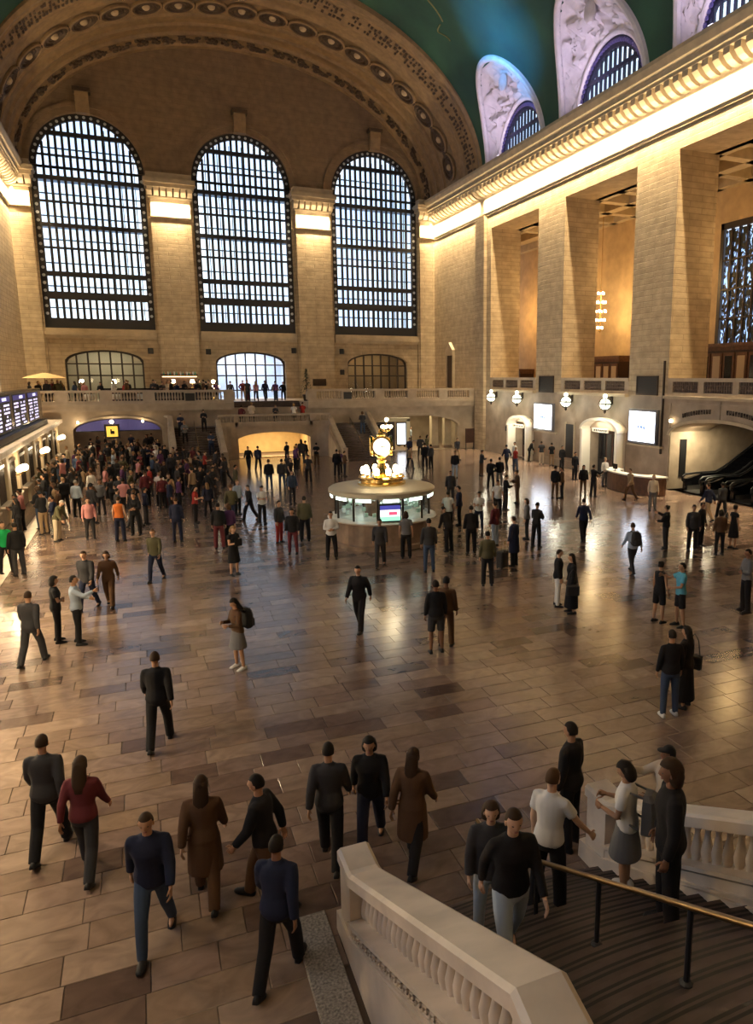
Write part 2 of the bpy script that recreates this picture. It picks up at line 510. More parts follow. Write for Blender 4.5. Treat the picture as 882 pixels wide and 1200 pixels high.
# ---- west end wall --------------------------------------------------
ww = MB()
doorsx = [(-12.33, 6.2), (0.0, 6.3), (12.33, 6.2)]
holes = [(wx - WINW / 2, wx + WINW / 2, ZSILL, ZSPR) for wx in WINX]
holes += [(dx - w / 2, dx + w / 2, 4.4, (lambda u, dx=dx, w=w: 7.75 + 0.98 * math.sqrt(max(0, 1 - ((u - dx) / (w / 2)) ** 2)))) for dx, w in doorsx]
wall_holes(ww, 'y', 71.7, 72.7, -XN - 0.3, XN + 0.3, 4.0, ZSPR, holes, 0)
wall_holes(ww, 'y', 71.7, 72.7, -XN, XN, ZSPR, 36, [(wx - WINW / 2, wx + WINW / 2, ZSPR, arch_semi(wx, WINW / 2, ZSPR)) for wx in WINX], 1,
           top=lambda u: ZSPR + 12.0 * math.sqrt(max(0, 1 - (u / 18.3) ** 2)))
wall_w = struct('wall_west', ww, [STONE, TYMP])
# sills
for wx in WINX:
    obj('sill', MB().box(wx - 4.35, wx + 4.35, 71.35, 71.75, 9.95, 10.22).box(wx - 4.3, wx + 4.3, 71.45, 71.75, 9.7, 9.95).box(wx - 4.28, wx + 4.28, 71.5, 72.2, 10.22, 10.5), PLAIN, wall_w)
    # archivolt
    m = MB()
    for r0, r1, yy in ((4.28, 4.75, 71.58), (4.75, 5.05, 71.48)):
        P = [[], [], [], []]
        for i in range(41):
            a = PI * i / 40; c, s_ = math.cos(a), math.sin(a)
            P[0].append((wx + r0 * c, 71.75, ZSPR + r0 * s_)); P[1].append((wx + r0 * c, yy, ZSPR + r0 * s_))
            P[2].append((wx + r1 * c, yy, ZSPR + r1 * s_)); P[3].append((wx + r1 * c, 71.75, ZSPR + r1 * s_))
        m.grid(P)
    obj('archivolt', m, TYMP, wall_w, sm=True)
    ks = obj('keystone', MB().prism([(71.75, 27.55), (71.25, 27.6), (71.0, 28.6), (70.95, 29.1), (71.75, 29.1)], 'x', wx - 0.5, wx + 0.5), GILT, wall_w)
    obj('keystone_cap', MB().box(wx - 0.65, wx + 0.65, 70.8, 71.75, 29.1, 29.4), GILTD, ks)
# pilasters with capitals
for px, hw in ((-6.17, 1.62), (6.17, 1.62), (-17.5, 0.78), (17.5, 0.78)):
    p = MB()
    p.box(px - hw, px + hw, 71.2, 71.75, 4.4, 20.0)
    p.box(px - hw - 0.14, px + hw + 0.14, 71.42, 71.75, 4.4, 20.0)
    po = obj('pilaster', p, STONE, wall_w)
    c = MB()
    c.box(px - hw - 0.02, px + hw + 0.02, 71.1, 71.75, 20.0, 20.18).box(px - hw + 0.02, px + hw - 0.02, 71.18, 71.75, 20.18, 21.5)
    c.box(px - hw - 0.12, px + hw + 0.12, 71.0, 71.75, 21.5, 21.62)
    c.box(px - hw - 0.34, px + hw + 0.34, 70.45, 71.75, 22.3, 22.62).box(px - hw - 0.45, px + hw + 0.45, 70.3, 71.75, 22.62, 23.0).box(px - hw - 0.2, px + hw + 0.2, 70.7, 71.75, 23.0, 23.5)
    co = obj('capital', c, PLAIN, po)
    nb = max(2, int(round(2 * hw / 0.58)))
    for i in range(nb + 1):
        bx = px - hw + 2 * hw * i / nb
        obj('bracket', MB().prism([(71.75, 21.62), (70.98, 21.68), (70.62, 22.0), (70.55, 22.3), (71.75, 22.3)], 'x', bx - 0.2, bx + 0.2), PLAIN, co)
# small dark vents on the wall
for vx, vz in ((-8.6, 8.7), (-3.75, 8.7), (4.0, 8.9), (8.65, 8.9), (8.65, 6.9)):
    obj('vent', MB().bbox(vx - 0.22, vx + 0.22, 71.6, 71.72, vz - 0.25, vz + 0.25, 0.04), BLACK, wall_w)
obj('plaque', MB().box(5.6, 6.9, 71.1, 71.25, 5.6, 6.25), BRONZE, wall_w)

# ---- big west windows ------------------------------------------------
TR = [(22.55, 0.34), (20.7, 0.16), (18.85, 0.32), (17.04, 0.16), (14.95, 0.40), (13.2, 0.62)]
TRTOP = [(24.3, 0.14), (26.0, 0.34)]
pane_cache = {}
def pane(w, h, parent, x, y, z, axis='y', gm=None):
    gm = gm or GLASS
    key = (round(w, 2), round(h, 2), axis, gm.name)
    if key not in pane_cache:
        w2, h2 = key[0] / 2, key[1] / 2
        m = MB()
        if axis == 'y': m.box(-w2, w2, -0.01, 0.01, -h2, h2)
        else: m.box(-0.01, 0.01, -w2, w2, -h2, h2)
        me = m.mesh('pane'); me.materials.append(gm); pane_cache[key] = me
    o = obj('pane', pane_cache[key], GLASS, parent)
    pw = wloc(parent)
    o.location = (x - pw.x, y - pw.y, z - pw.z)
    return o
def great_window(n, wx, yy=72.1, detail=True):
    root = MB(); R = WINW / 2; B = 0.5
    # outer frame ring (jambs, head, bottom)
    outer, inner = [], []
    for i in range(49):
        a = PI * i / 48
        outer.append((wx + R * math.cos(a), ZSPR + R * math.sin(a))); inner.append((wx + (R - B) * math.cos(a), ZSPR + (R - B) * math.sin(a)))
    outer = [(wx + R, ZSILL)] + outer + [(wx - R, ZSILL)]; inner = [(wx + R - B, ZSILL)] + inner + [(wx - R + B, ZSILL)]
    P = [[(x, yy + 0.18, z) for x, z in outer], [(x, yy - 0.12, z) for x, z in outer], [(x, yy - 0.12, z) for x, z in inner], [(x, yy + 0.18, z) for x, z in inner]]
    root.grid(P)
    root.box(wx - R, wx + R, yy - 0.15, yy + 0.2, ZSILL, ZSILL + 0.85)
    w = struct('window_%d' % n, root, IRON)
    NC = 15; cw = 2 * (R - B) / NC
    for z, t in TR + TRTOP:
        hw = R - B if z < ZSPR else math.sqrt((R - B) ** 2 - (z - ZSPR) ** 2)
        obj('transom', MB().box(wx - hw, wx + hw, yy - 0.14, yy + 0.14, z - t / 2, z + t / 2), IRON, w)
    xs = [wx - R + B + cw * i for i in range(NC + 1)]
    for i, x in enumerate(xs):
        if 0 < i < NC:
            zt = ZSPR + math.sqrt((R - B) ** 2 - (x - wx) ** 2)
            obj('mullion', MB().box(x - 0.10, x + 0.10, yy - 0.1, yy + 0.1, ZSILL + 0.85, zt), IRON, w)
    if not detail:
        return w
    zz = sorted([ZSILL + 0.85] + [z for z, t in TR])
    for i in range(NC):
        xc = xs[i] + cw / 2
        zt = ZSPR + math.sqrt(max(0, (R - B) ** 2 - max(abs(xs[i] - wx), abs(xs[i + 1] - wx)) ** 2))
        lv = zz + [z for z, t in TRTOP if z < zt - 0.3] + [zt]
        for a, b in zip(lv[:-1], lv[1:]):
            pane(cw - 0.19, b - a - 0.1, w, xc, yy, (a + b) / 2)
    # round lights set into the jamb border and head
    m = MB()
    k = 0
    zc = ZSILL + 1.2
    while zc < ZSPR:
        for sx in (-1, 1):
            m.lathe([(0.001, 0), (0.13, 0.0), (0.13, 0.02), (0.001, 0.03)], 8, 0, 0, 0)
            for q in range(len(m.v) - 32, len(m.v)):
                p = m.v[q]; m.v[q] = (wx + sx * (R - B / 2) + p[0], yy - 0.12 - p[2], zc + p[1])
        zc += 0.62
    for i in range(1, 24):
        a = PI * i / 24
        m.lathe([(0.001, 0), (0.12, 0.0), (0.12, 0.02), (0.001, 0.03)], 8)
        for q in range(len(m.v) - 32, len(m.v)):
            p = m.v[q]; m.v[q] = (wx + (R - B / 2) * math.cos(a) + p[0], yy - 0.12 - p[2], ZSPR + (R - B / 2) * math.sin(a) + p[1])
    tag(obj('border_roundels', m, mat('pale_roundel', (0.55, 0.6, 0.68), 0.2, spec=0.9), w), kind='stuff')
    # second glazed skin behind, with walkway slabs
    g = MB(); y2 = yy + 1.4
    for i in range(0, 8):
        x = wx - R + 2 * R * i / 8 + 0.30
        g.box(x - 0.03, x + 0.03, y2 - 0.05, y2 + 0.05, ZSILL, ZSPR + 3.6)
    for z in (12.3, 14.1, 16.0, 17.9, 19.8, 21.6, 25.2):
        g.box(wx - R - 0.3, wx + R + 0.3, y2 - 0.06, y2 + 0.06, z - 0.05, z + 0.05)
    for z in (13.2, 14.95, 18.85, 22.55):
        g.box(wx - R - 0.3, wx + R + 0.3, yy + 0.2, y2, z - 0.06, z)
    obj('outer_glazing', g, mat('blue_grey_steel', (0.10, 0.13, 0.20), 0.5), w)
    return w
for i, wx in enumerate(WINX):
    great_window(i + 1, wx)

# ---- doors under the west windows -----------------------------------
MULL = mat('door_bronze', (0.03, 0.02, 0.014), 0.45)
def arched_door(n, dx, w, lit):
    R = w / 2; top = lambda u: 7.75 + 0.98 * math.sqrt(max(0, 1 - ((u - dx) / R) ** 2))
    f = MB(); yy = 72.2
    xs = [dx - R + w * i / 7 for i in range(8)]
    o_, i_ = [], []
    for i in range(33):
        u = dx - R + w * i / 32
        o_.append((u, top(u)))
        ui = dx + (u - dx) * 0.955; i_.append((ui, top(u) - 0.15))
    f.grid([[(x, yy - 0.08, z) for x, z in o_], [(x, yy - 0.08, z) for x, z in i_], [(x, yy + 0.08, z) for x, z in i_]])
    d = struct('door_%d' % n, f, MULL)
    for x in xs:
        xx = min(max(x, dx - R + 0.08), dx + R - 0.08)
        obj('mullion', MB().box(xx - 0.07, xx + 0.07, yy - 0.07, yy + 0.07, 4.4, top(xx)), MULL, d)
    for z in (7.55, 6.55, 5.2):
        obj('transom', MB().box(dx - R, dx + R, yy - 0.06, yy + 0.06, z - 0.06, z + 0.06), MULL, d)
    for i in range(7):
        xc = (xs[i] + xs[i + 1]) / 2
        for a, b in ((4.4, 5.2), (5.2, 6.55), (6.55, 7.55)):
            pane(w / 7 - 0.14, b - a - 0.12, d, xc, yy, (a + b) / 2)
        zt = min(top(xs[i]), top(xs[i + 1]))
        pane(w / 7 - 0.14, max(0.15, zt - 7.65), d, xc, yy, 7.65 + max(0.15, zt - 7.65) / 2)
    # vestibule behind
    v = MB(); v.box(dx - R - 0.6, dx + R + 0.6, 77.0, 77.2, 4.0, 9.3); v.box(dx - R - 0.6, dx + R + 0.6, 72.7, 77.2, 4.2, 4.4); v.box(dx - R - 0.6, dx + R + 0.6, 72.7, 77.2, 9.1, 9.3)
    v.box(dx - R - 0.7, dx - R - 0.5, 72.7, 77.2, 4.2, 9.3); v.box(dx + R + 0.5, dx + R + 0.7, 72.7, 77.2, 4.2, 9.3)
    obj('vestibule', v, mat('vestibule_paint_%d' % n, lit[2], 0.7), d)
    light('vestibule_lamp', 'AREA', (dx, 74.9, 9.0), lit[0], lit[1], 4, 2, (0, 0, 0))
arched_door(1, -12.33, 6.2, (170, (1.0, 0.85, 0.6), (0.42, 0.36, 0.26)))
arched_door(2, 0.0, 6.3, (520, (0.85, 0.9, 1.0), (0.62, 0.64, 0.70)))
arched_door(3, 12.33, 6.2, (130, (1.0, 0.7, 0.38), (0.26, 0.18, 0.1)))

# ---- north and south walls -------------------------------------------
TH = 2.8
def seg_arch(ca, w, zs, rise):
    return lambda u: zs + rise * math.sqrt(max(0, 1 - ((u - ca) / (w / 2)) ** 2))
nw = MB()
hN = [(c - OPW / 2, c + OPW / 2, 5.35, ZL) for c in OPC]
ESC0, ESC1 = 26.3, 33.9
hN += [(ESC0, ESC1, 0.0, seg_arch((ESC0 + ESC1) / 2, (ESC1 - ESC0) * 1.02, 3.15, 0.92)), (50.2, 53.3, 0.0, 2.9), (38.3, 42.3, 0.0, 3.0)]
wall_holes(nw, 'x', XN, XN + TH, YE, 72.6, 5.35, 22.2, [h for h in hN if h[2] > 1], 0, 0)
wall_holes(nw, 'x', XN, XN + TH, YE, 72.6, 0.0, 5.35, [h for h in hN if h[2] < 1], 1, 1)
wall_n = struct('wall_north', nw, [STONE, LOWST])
sw = MB()
wall_holes(sw, 'x', -XN, -XN - TH, YE, 72.6, 0.0, 22.2, [(c - OPW / 2, c + OPW / 2, 5.35, ZL) for c in OPC], 0, 0)
wall_s = struct('wall_south', sw, [STONE, LOWST])
# solid east wall behind the viewer, its windows closed to hold back cool daylight
ew = MB()
wall_holes(ew, 'y', YE, YE - 0.9, -XN, XN, 0.0, 36, [], 0, top=lambda u: ZSPR + 13.0 * math.sqrt(max(0, 1 - (u / 18.3) ** 2)))
wall_e = struct('wall_east', ew, STONE)

for sx, wl, tn in ((1, wall_n, 1), (-1, wall_s, 2)):
    def Q(d):
        return sx * (XN - d)
    # entablature: profile (depth, z)
    prof = [(-0.3, 19.85), (0.05, 19.85), (0.05, 19.98), (0.09, 20.06), (0.09, 20.2), (0.04, 20.24), (0.04, 21.3), (0.02, 21.35), (0.02, 22.15),
            (0.92, 22.15), (0.92, 22.3), (1.02, 22.36), (1.02, 22.6), (1.18, 22.75), (1.3, 23.1), (1.3, 23.3), (-0.6, 23.3)]
    m = MB()
    m.grid([[(Q(d), YE, z) for d, z in prof], [(Q(d), 59.4, z) for d, z in prof]])
    m.grid([[(Q(d), 59.4, z) for d, z in prof], [(Q(d - 0.0), 71.8, z) for d, z in prof]])
    tr = struct('trim_%d' % tn, m, PLAIN)
    y = -6.0 if sx > 0 else 58.0
    bm_ = MB().prism([(0, 21.42), (0.3, 21.44), (0.62, 21.6), (0.86, 21.85), (0.86, 22.15), (0, 22.15)], 'y', -0.22, 0.22)
    bm_.v = [(sx * (XN - p[0]), p[1], p[2]) for p in bm_.v]
    me = bm_.mesh('bracket'); me.materials.append(PLAIN)
    while y < 70.8:
        o = obj('bracket', me, PLAIN, tr); o.location = (0, y, 0)
        y += 0.74
    if sx > 0:
        # floor-level plinth and pilaster strip beside the balcony
        obj('pilaster', MB().box(XN - 0.28, XN + 0.05, 58.9, 60.7, 0, 19.9), STONE, wl)
        obj('plinth', MB().box(XN - 0.08, XN + 0.02, 53.3, 59, 0, 0.5).box(XN - 0.08, XN + 0.02, 42.3, 50.2, 0, 0.5).box(XN - 0.08, XN + 0.02, 33.9, 38.3, 0, 0.5), LOWST, wl)

# rails in the side openings (north)
RAILM = mat('rail_stone', (0.36, 0.285, 0.205), 0.6, noise_s=2, noise_a=0.15)
GRILLE = mat('bronze_grille', (0.10, 0.065, 0.045), 0.5, noise_s=8, noise_a=0.4)
for k, c in enumerate(OPC[:4]):
    a, b = c - OPW / 2, c + OPW / 2
    r = MB().box(XN - 0.06, XN + 0.40, a, b, 6.22, 6.42).box(XN - 0.02, XN + 0.36, a, b, 5.35, 5.62)
    for i in range(4):
        yy = a + 0.2 + (OPW - 0.4) * i / 3
        r.box(XN + 0.0, XN + 0.34, yy - 0.22, yy + 0.22, 5.6, 6.24)
    rr = obj('balustrade', r, RAILM, wall_n)
    obj('ledge', MB().box(XN - 0.30, XN + 0.05, a - 0.05, b + 0.05, 5.25, 5.42), PLAIN, rr)
    for i in range(3):
        ya = a + 0.42 + (OPW - 0.4) * i / 3; yb = ya + (OPW - 0.4) / 3 - 0.44
        g = MB().box(XN + 0.1, XN + 0.14, ya, yb, 5.6, 6.24)
        n = 12
        for j in range(n):
            yy = ya + (yb - ya) * (j + 0.5) / n
            g.box(XN + 0.05, XN + 0.10, yy - 0.035, yy + 0.035, 5.62, 6.24)
        for z in (5.8, 6.02):
            g.box(XN + 0.04, XN + 0.10, ya, yb, z - 0.025, z + 0.025)
        obj('grille', g, GRILLE, rr)

# passage behind the north openings
XB = 27.0
pm = MB()
pm.quad((XN, YE, 5.33), (XB, YE, 5.33), (XB, 80, 5.33), (XN, 80, 5.33), 0)
wall_holes(pm, 'x', XB, XB + 0.5, YE, 80, 5.33, 19.4, [(31.5, 40.4, 8.2, 16.6)], 1, 1)
pm.quad((XN + TH, 79, 5.3), (XB, 79, 5.3), (XB, 79, 19.4), (XN + TH, 79, 19.4), 1)
pm.quad((XN + TH, YE, 5.3), (XB, YE, 5.3), (XB, YE, 19.4), (XN + TH, YE, 19.4), 1)
wall_p = struct('wall_passage', pm, [LOWST, mat('ochre_stone', (0.52, 0.36, 0.18), 0.7, noise_s=1.2, noise_a=0.15)])
cm = MB()
cm.quad((XN, YE, 19.4), (XB, YE, 19.4), (XB, 80, 19.4), (XN, 80, 19.4))
for c in OPC:
    for yy in (c - 4.4, c - 1.5, c + 1.5, c + 4.4):
        cm.box(XN + TH, XB, yy - 0.35, yy + 0.35, ZL, 19.4)
for xx in (XN + TH, XN + TH + 2.9, XB - 0.2):
    cm.box(xx - 0.4, xx + 0.4, YE, 80, ZL, 19.4)
struct('trim_3', cm, PLAIN)
# leaded window in the passage
pw_ = MB()
x_ = XB + 0.1
pw_.box(x_ - 0.12, x_ + 0.12, 31.5, 40.4, 16.2, 16.6).box(x_ - 0.12, x_ + 0.12, 31.5, 40.4, 8.2, 8.5).box(x_ - 0.12, x_ + 0.12, 40.1, 40.4, 8.2, 16.6).box(x_ - 0.12, x_ + 0.12, 31.5, 31.8, 8.2, 16.6)
win_p = struct('window_7', pw_, MULL)
STG = [mat('pane_blue', (0.25, 0.35, 0.55), 0.2, spec=0.8), mat('pane_white', (0.7, 0.75, 0.85), 0.2, spec=0.8), mat('pane_dark', (0.03, 0.03, 0.03), 0.2, spec=0.8), mat('pane_amber', (0.5, 0.33, 0.1), 0.2, spec=0.8)]
ys_ = [31.8 + 8.3 * i / 12 for i in range(13)]
for yv in ys_[1:-1]:
    obj('mullion', MB().box(x_ - 0.1, x_ + 0.1, yv - 0.06, yv + 0.06, 8.5, 16.2), MULL, win_p)
for zv in (10.4, 12.3, 14.2):
    obj('transom', MB().box(x_ - 0.08, x_ + 0.08, 31.8, 40.1, zv - 0.06, zv + 0.06), MULL, win_p)
for i in range(12):
    for j, (a, b) in enumerate(((8.5, 10.4), (10.4, 12.3), (12.3, 14.2), (14.2, 16.2))):
        pane(8.3 / 12 - 0.12, b - a - 0.12, win_p, x_ + 0.02, (ys_[i] + ys_[i + 1]) / 2, (a + b) / 2, 'x', LEADED)
# dark wood vestibules at the back of the passage
def vestibule(ya, yb, zt, lab, lit=False):
    t = thing('wood_vestibule', lab, 'vestibule', (XB - 0.9, (ya + yb) / 2, 5.33))
    b = MB().box(XB - 1.6, XB - 0.02, ya, yb, 5.33, 5.33 + zt)
    obj('body', b, WOODD, t)
    obj('cornice', MB().box(XB - 1.75, XB - 0.02, ya - 0.12, yb + 0.12, 5.33 + zt, 5.33 + zt + 0.22).box(XB - 1.66, XB, ya - 0.05, yb + 0.05, 5.33 + zt - 0.25, 5.33 + zt), WOODM, t)
    n = max(2, int((yb - ya) / 1.1))
    for i in range(n):
        y0 = ya + 0.12 + (yb - ya - 0.24) * i / n; y1 = y0 + (yb - ya - 0.24) / n - 0.14
        d = obj('door', MB().box(XB - 1.68, XB - 1.58, y0, y1, 5.36, 5.33 + zt - 0.4), WOODM, t)
        obj('door_glass', MB().box(XB - 1.70, XB - 1.66, y0 + 0.16, y1 - 0.16, 6.1, 5.33 + zt - 0.6), mat('lit_door_glass', (0.5, 0.4, 0.28), 0.3) if (lit and i % 2) or not lit else BLACKG, d)
vestibule(49.2, 54.9, 2.6, 'dark wood vestibule with glazed doors behind the second stone pier')
vestibule(30.0, 41.2, 3.1, 'long dark wood vestibule below the leaded passage window', True)
vestibule(66.0, 69.5, 1.7, 'low dark wood counter behind the rail of the farthest opening')
for c in OPC[:4]:
    light('passage_lamp', 'POINT', (23.6, c + 3.0, 13.6), 560, (1.0, 0.62, 0.24), 0.5)
light('passage_lamp', 'POINT', (24.2, 66.5, 12.6), 560, (1.0, 0.62, 0.24), 0.5)

# ---- vault, end arch, lunettes -----------------------------------------
VB, VZ = 12.9, 23.0
def vx(z):
    return XN * math.sqrt(max(0, 1 - ((z - VZ) / VB) ** 2))
LUN = OPC[:4]
LW, LH = 4.65, 6.5
def in_lun(y, z):
    for c in LUN:
        q = (y - c) / (LW - 0.12)
        if abs(q) < 1 and z < 23.2 + (LH - 0.15) * math.sqrt(1 - q * q):
            return True
    return False
CEILM = bpy.data.materials.new('green_ceiling_paint'); CEILM.use_nodes = True
_n = CEILM.node_tree; _b = _n.nodes['Principled BSDF']
_g = _n.nodes.new('ShaderNodeNewGeometry'); _t = _n.nodes.new('ShaderNodeTexNoise'); _t.inputs['Scale'].default_value = 0.25; _t.inputs['Detail'].default_value = 6
_r = _n.nodes.new('ShaderNodeValToRGB'); _r.color_ramp.elements[0].color = (0.007, 0.048, 0.040, 1); _r.color_ramp.elements[1].color = (0.022, 0.095, 0.062, 1)
_r.color_ramp.elements[0].position = 0.35; _r.color_ramp.elements[1].position = 0.7
_n.links.new(_g.outputs['Position'], _t.inputs['Vector']); _n.links.new(_t.outputs['Fac'], _r.inputs['Fac']); _n.links.new(_r.outputs['Color'], _b.inputs['Base Color'])
_b.inputs['Roughness'].default_value = 0.7
cv = MB()
NT = 150
ths = [PI * i / NT for i in range(NT + 1)]
ysv = [YE - 0.5 + (60.2 - YE + 0.5) * j / 300 for j in range(301)]
vi = {}
for i, t in enumerate(ths):
    for j, yv in enumerate(ysv):
        vi[i, j] = len(cv.v); cv.v.append((XN * math.cos(t), yv, VZ + VB * math.sin(t)))
for i in range(NT):
    tm_ = (ths[i] + ths[i + 1]) / 2; zm = VZ + VB * math.sin(tm_)
    for j in range(300):
        if tm_ < PI / 2 and in_lun((ysv[j] + ysv[j + 1]) / 2, zm): continue
        cv.f.append((vi[i, j], vi[i + 1, j], vi[i + 1, j + 1], vi[i, j + 1])); cv.m.append(0)
ceiling = struct('ceiling', cv, CEILM, sm=True)
# gilt line figures and stars on the vault
GLN = mat('gilt_line', (0.22, 0.20, 0.08), 0.5)
def vpt(th, yv, off=0.03):
    return ((XN - off) * math.cos(th), yv, VZ + (VB - off) * math.sin(th))
lm = MB(); rnd = random.Random(5)
fig = [(1.05, 52.0), (1.0, 49.5), (0.93, 51.0), (0.9, 48.0), (1.12, 47.5), (1.2, 50.0), (1.28, 46.0), (1.02, 45.0), (0.84, 44.0), (0.8, 55.5), (0.72, 56.5)]
for a, b in ((0, 1), (1, 2), (1, 3), (1, 4), (4, 5), (5, 6), (4, 7), (7, 8), (0, 9), (9, 10), (3, 7), (0, 5)):
    (t0, y0), (t1, y1) = fig[a], fig[b]
    pts = []
    for k in range(13):
        q = k / 12
        pts.append(vpt(t0 + (t1 - t0) * q + 0.02 * math.sin(q * PI), y0 + (y1 - y0) * q + 0.5 * math.sin(q * PI * 1.5)))
    lm.tube(pts, 0.05, 5)
obj('gilt_figure', lm, GLN, ceiling)

# end arch (coffered rib)
RIB = [(60.2, 18.6, 13.3), (59.75, 18.6, 13.3), (59.75, 18.27, 12.45), (59.95, 18.12, 12.20), (60.15, 18.12, 12.20), (60.3, 18.24, 12.34), (60.6, 18.24, 12.34), (60.7, 18.16, 12.24),
       (62.6, 18.16, 12.24), (62.7, 18.08, 12.16), (62.9, 18.08, 12.16), (63.0, 18.2, 12.24), (64.3, 18.2, 12.22), (64.4, 18.12, 12.14), (64.55, 18.12, 12.14), (64.7, 18.24, 12.24), (67.6, 18.2, 12.2),
       (67.7, 18.02, 12.04), (67.9, 18.02, 12.04), (68.0, 18.08, 12.08), (68.7, 17.95, 11.98), (68.8, 17.75, 11.8), (69.0, 17.75, 11.8), (69.1, 17.8, 11.84), (69.7, 17.66, 11.72), (69.8, 17.45, 11.5),
       (70.0, 17.45, 11.5), (70.1, 17.55, 11.6), (71.2, 17.4, 11.45), (71.3, 17.18, 11.25), (71.6, 17.1, 11.2), (71.75, 17.1, 11.2)]
NA = 96
g = []
for yv, a, b in RIB:
    g.append([(a * math.cos(PI * i / NA), yv, VZ + b * math.sin(PI * i / NA)) for i in range(NA + 1)])
rm = MB().grid(g)
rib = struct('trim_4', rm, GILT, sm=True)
def ell_pt(a, b, t):
    p = Vector((a * math.cos(t), 0, VZ + b * math.sin(t)))
    n = Vector((-math.cos(t) / a, 0, -math.sin(t) / b)).normalized()
    tg = Vector((-a * math.sin(t), 0, b * math.cos(t))).normalized()
    return p, n, tg
# even arc length parameters
def arc_params(a, b, n, t0, t1):
    ts = [t0 + (t1 - t0) * i / 600 for i in range(601)]
    L = [0]
    for i in range(600):
        L.append(L[-1] + math.hypot(a * (math.cos(ts[i + 1]) - math.cos(ts[i])), b * (math.sin(ts[i + 1]) - math.sin(ts[i]))))
    out = []; k = 0
    for i in range(n):
        tgt = L[-1] * i / (n - 1)
        while k < 600 and L[k] < tgt: k += 1
        out.append(ts[k])
    return out
ros = MB().lathe([(1.05, -0.1), (1.05, 0.1), (0.92, 0.14), (0.85, 0.0), (0.72, -0.02), (0.66, 0.06), (0.58, 0.08), (0.5, 0.0), (0.02, -0.02)], 20, caps=False)
ros_me = ros.mesh('rosette'); ros_me.materials.append(GILTD)
rin = MB().lathe([(0.30, -0.02), (0.26, 0.1), (0.18, 0.18), (0.02, 0.2)], 14, caps=False)
rin_me = rin.mesh('boss'); rin_me.materials.append(mat('boss_gilt', (0.55, 0.42, 0.26), 0.5))
ray = MB().lathe([(1.22, -0.05), (1.22, 0.12), (1.08, 0.16), (1.04, 0.02)], 20, caps=False)
ray_me = ray.mesh('rim'); ray_me.materials.append(GILT)
fil = MB().bbox(-0.3, 0.3, -0.45, 0.45, -0.05, 0.12, 0.1); fil_me = fil.mesh('lozenge'); fil_me.materials.append(GILTD)
for i, t in enumerate(arc_params(18.2, 12.2, 19, 0.20, PI - 0.20)):
    p, n, tg = ell_pt(18.2, 12.2, t)
    M = Matrix((Vector((0, 1, 0)), tg, n)).transposed().to_4x4()
    M.translation = Vector((p.x, 66.1, p.z)) + n * 0.06
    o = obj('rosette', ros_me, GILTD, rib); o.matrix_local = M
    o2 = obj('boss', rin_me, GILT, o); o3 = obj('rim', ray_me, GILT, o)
ps = arc_params(18.2, 12.2, 37, 0.20, PI - 0.20)
for t in ps[1::2]:
    p, n, tg = ell_pt(18.2, 12.2, t)
    M = Matrix((Vector((0, 1, 0)), tg, n)).transposed().to_4x4()
    M.translation = Vector((p.x, 66.1, p.z)) + n * 0.04
    o = obj('lozenge', fil_me, GILTD, rib); o.matrix_local = M
# foliage garlands at the inner edge: one cluster per bay
for kk in range(3):
    gm = MB(); rr = random.Random(kk)
    for q in range(16):
        gm.ellipsoid((rr.uniform(-0.5, 0.5), rr.gauss(0, 0.55), rr.uniform(0.0, 0.14)), (rr.uniform(0.1, 0.26), rr.uniform(0.12, 0.3), 0.13), 6, 4)
    me = gm.mesh('garland'); me.materials.append(GILTD)
    for i, t in enumerate(arc_params(17.5, 11.55, 25, 0.06, PI - 0.06)):
        if i % 3 != kk: continue
        p, n, tg = ell_pt(17.5, 11.55, t)
        M = Matrix((Vector((0, 1, 0)), tg, n)).transposed().to_4x4()
        M.translation = Vector((p.x, 70.65, p.z)) + n * 0.02
        o = obj('garland', me, GILTD, rib); o.matrix_local = M
# carved leaf band near the outer edge
lb = MB(); rr = random.Random(3)
for t in arc_params(18.16, 12.24, 150, 0.03, PI - 0.03):
    for yv in (61.0, 61.6, 62.2):
        if rr.random() < 0.2: continue
        p, n, tg = ell_pt(18.14, 12.22, t)
        c = p + n * 0.02 + tg * rr.uniform(-0.06, 0.06); c.y = yv + rr.uniform(-0.12, 0.12)
        a = tg * rr.uniform(0.07, 0.13); b = Vector((0, rr.uniform(0.12, 0.24), 0)); h = n * 0.09
        q = [c - a - b, c + a - b, c + a + b, c - a + b]
        lb.add([x for x in q] + [x * 1 + h for x in [c - a * 0.5 - b * 0.5, c + a * 0.5 - b * 0.5, c + a * 0.5 + b * 0.5, c - a * 0.5 + b * 0.5]],
               [(4, 5, 6, 7), (0, 1, 5, 4), (1, 2, 6, 5), (2, 3, 7, 6), (3, 0, 4, 7)])
tag(obj('carved_leaf_band', lb, GILTD, rib), kind='stuff')

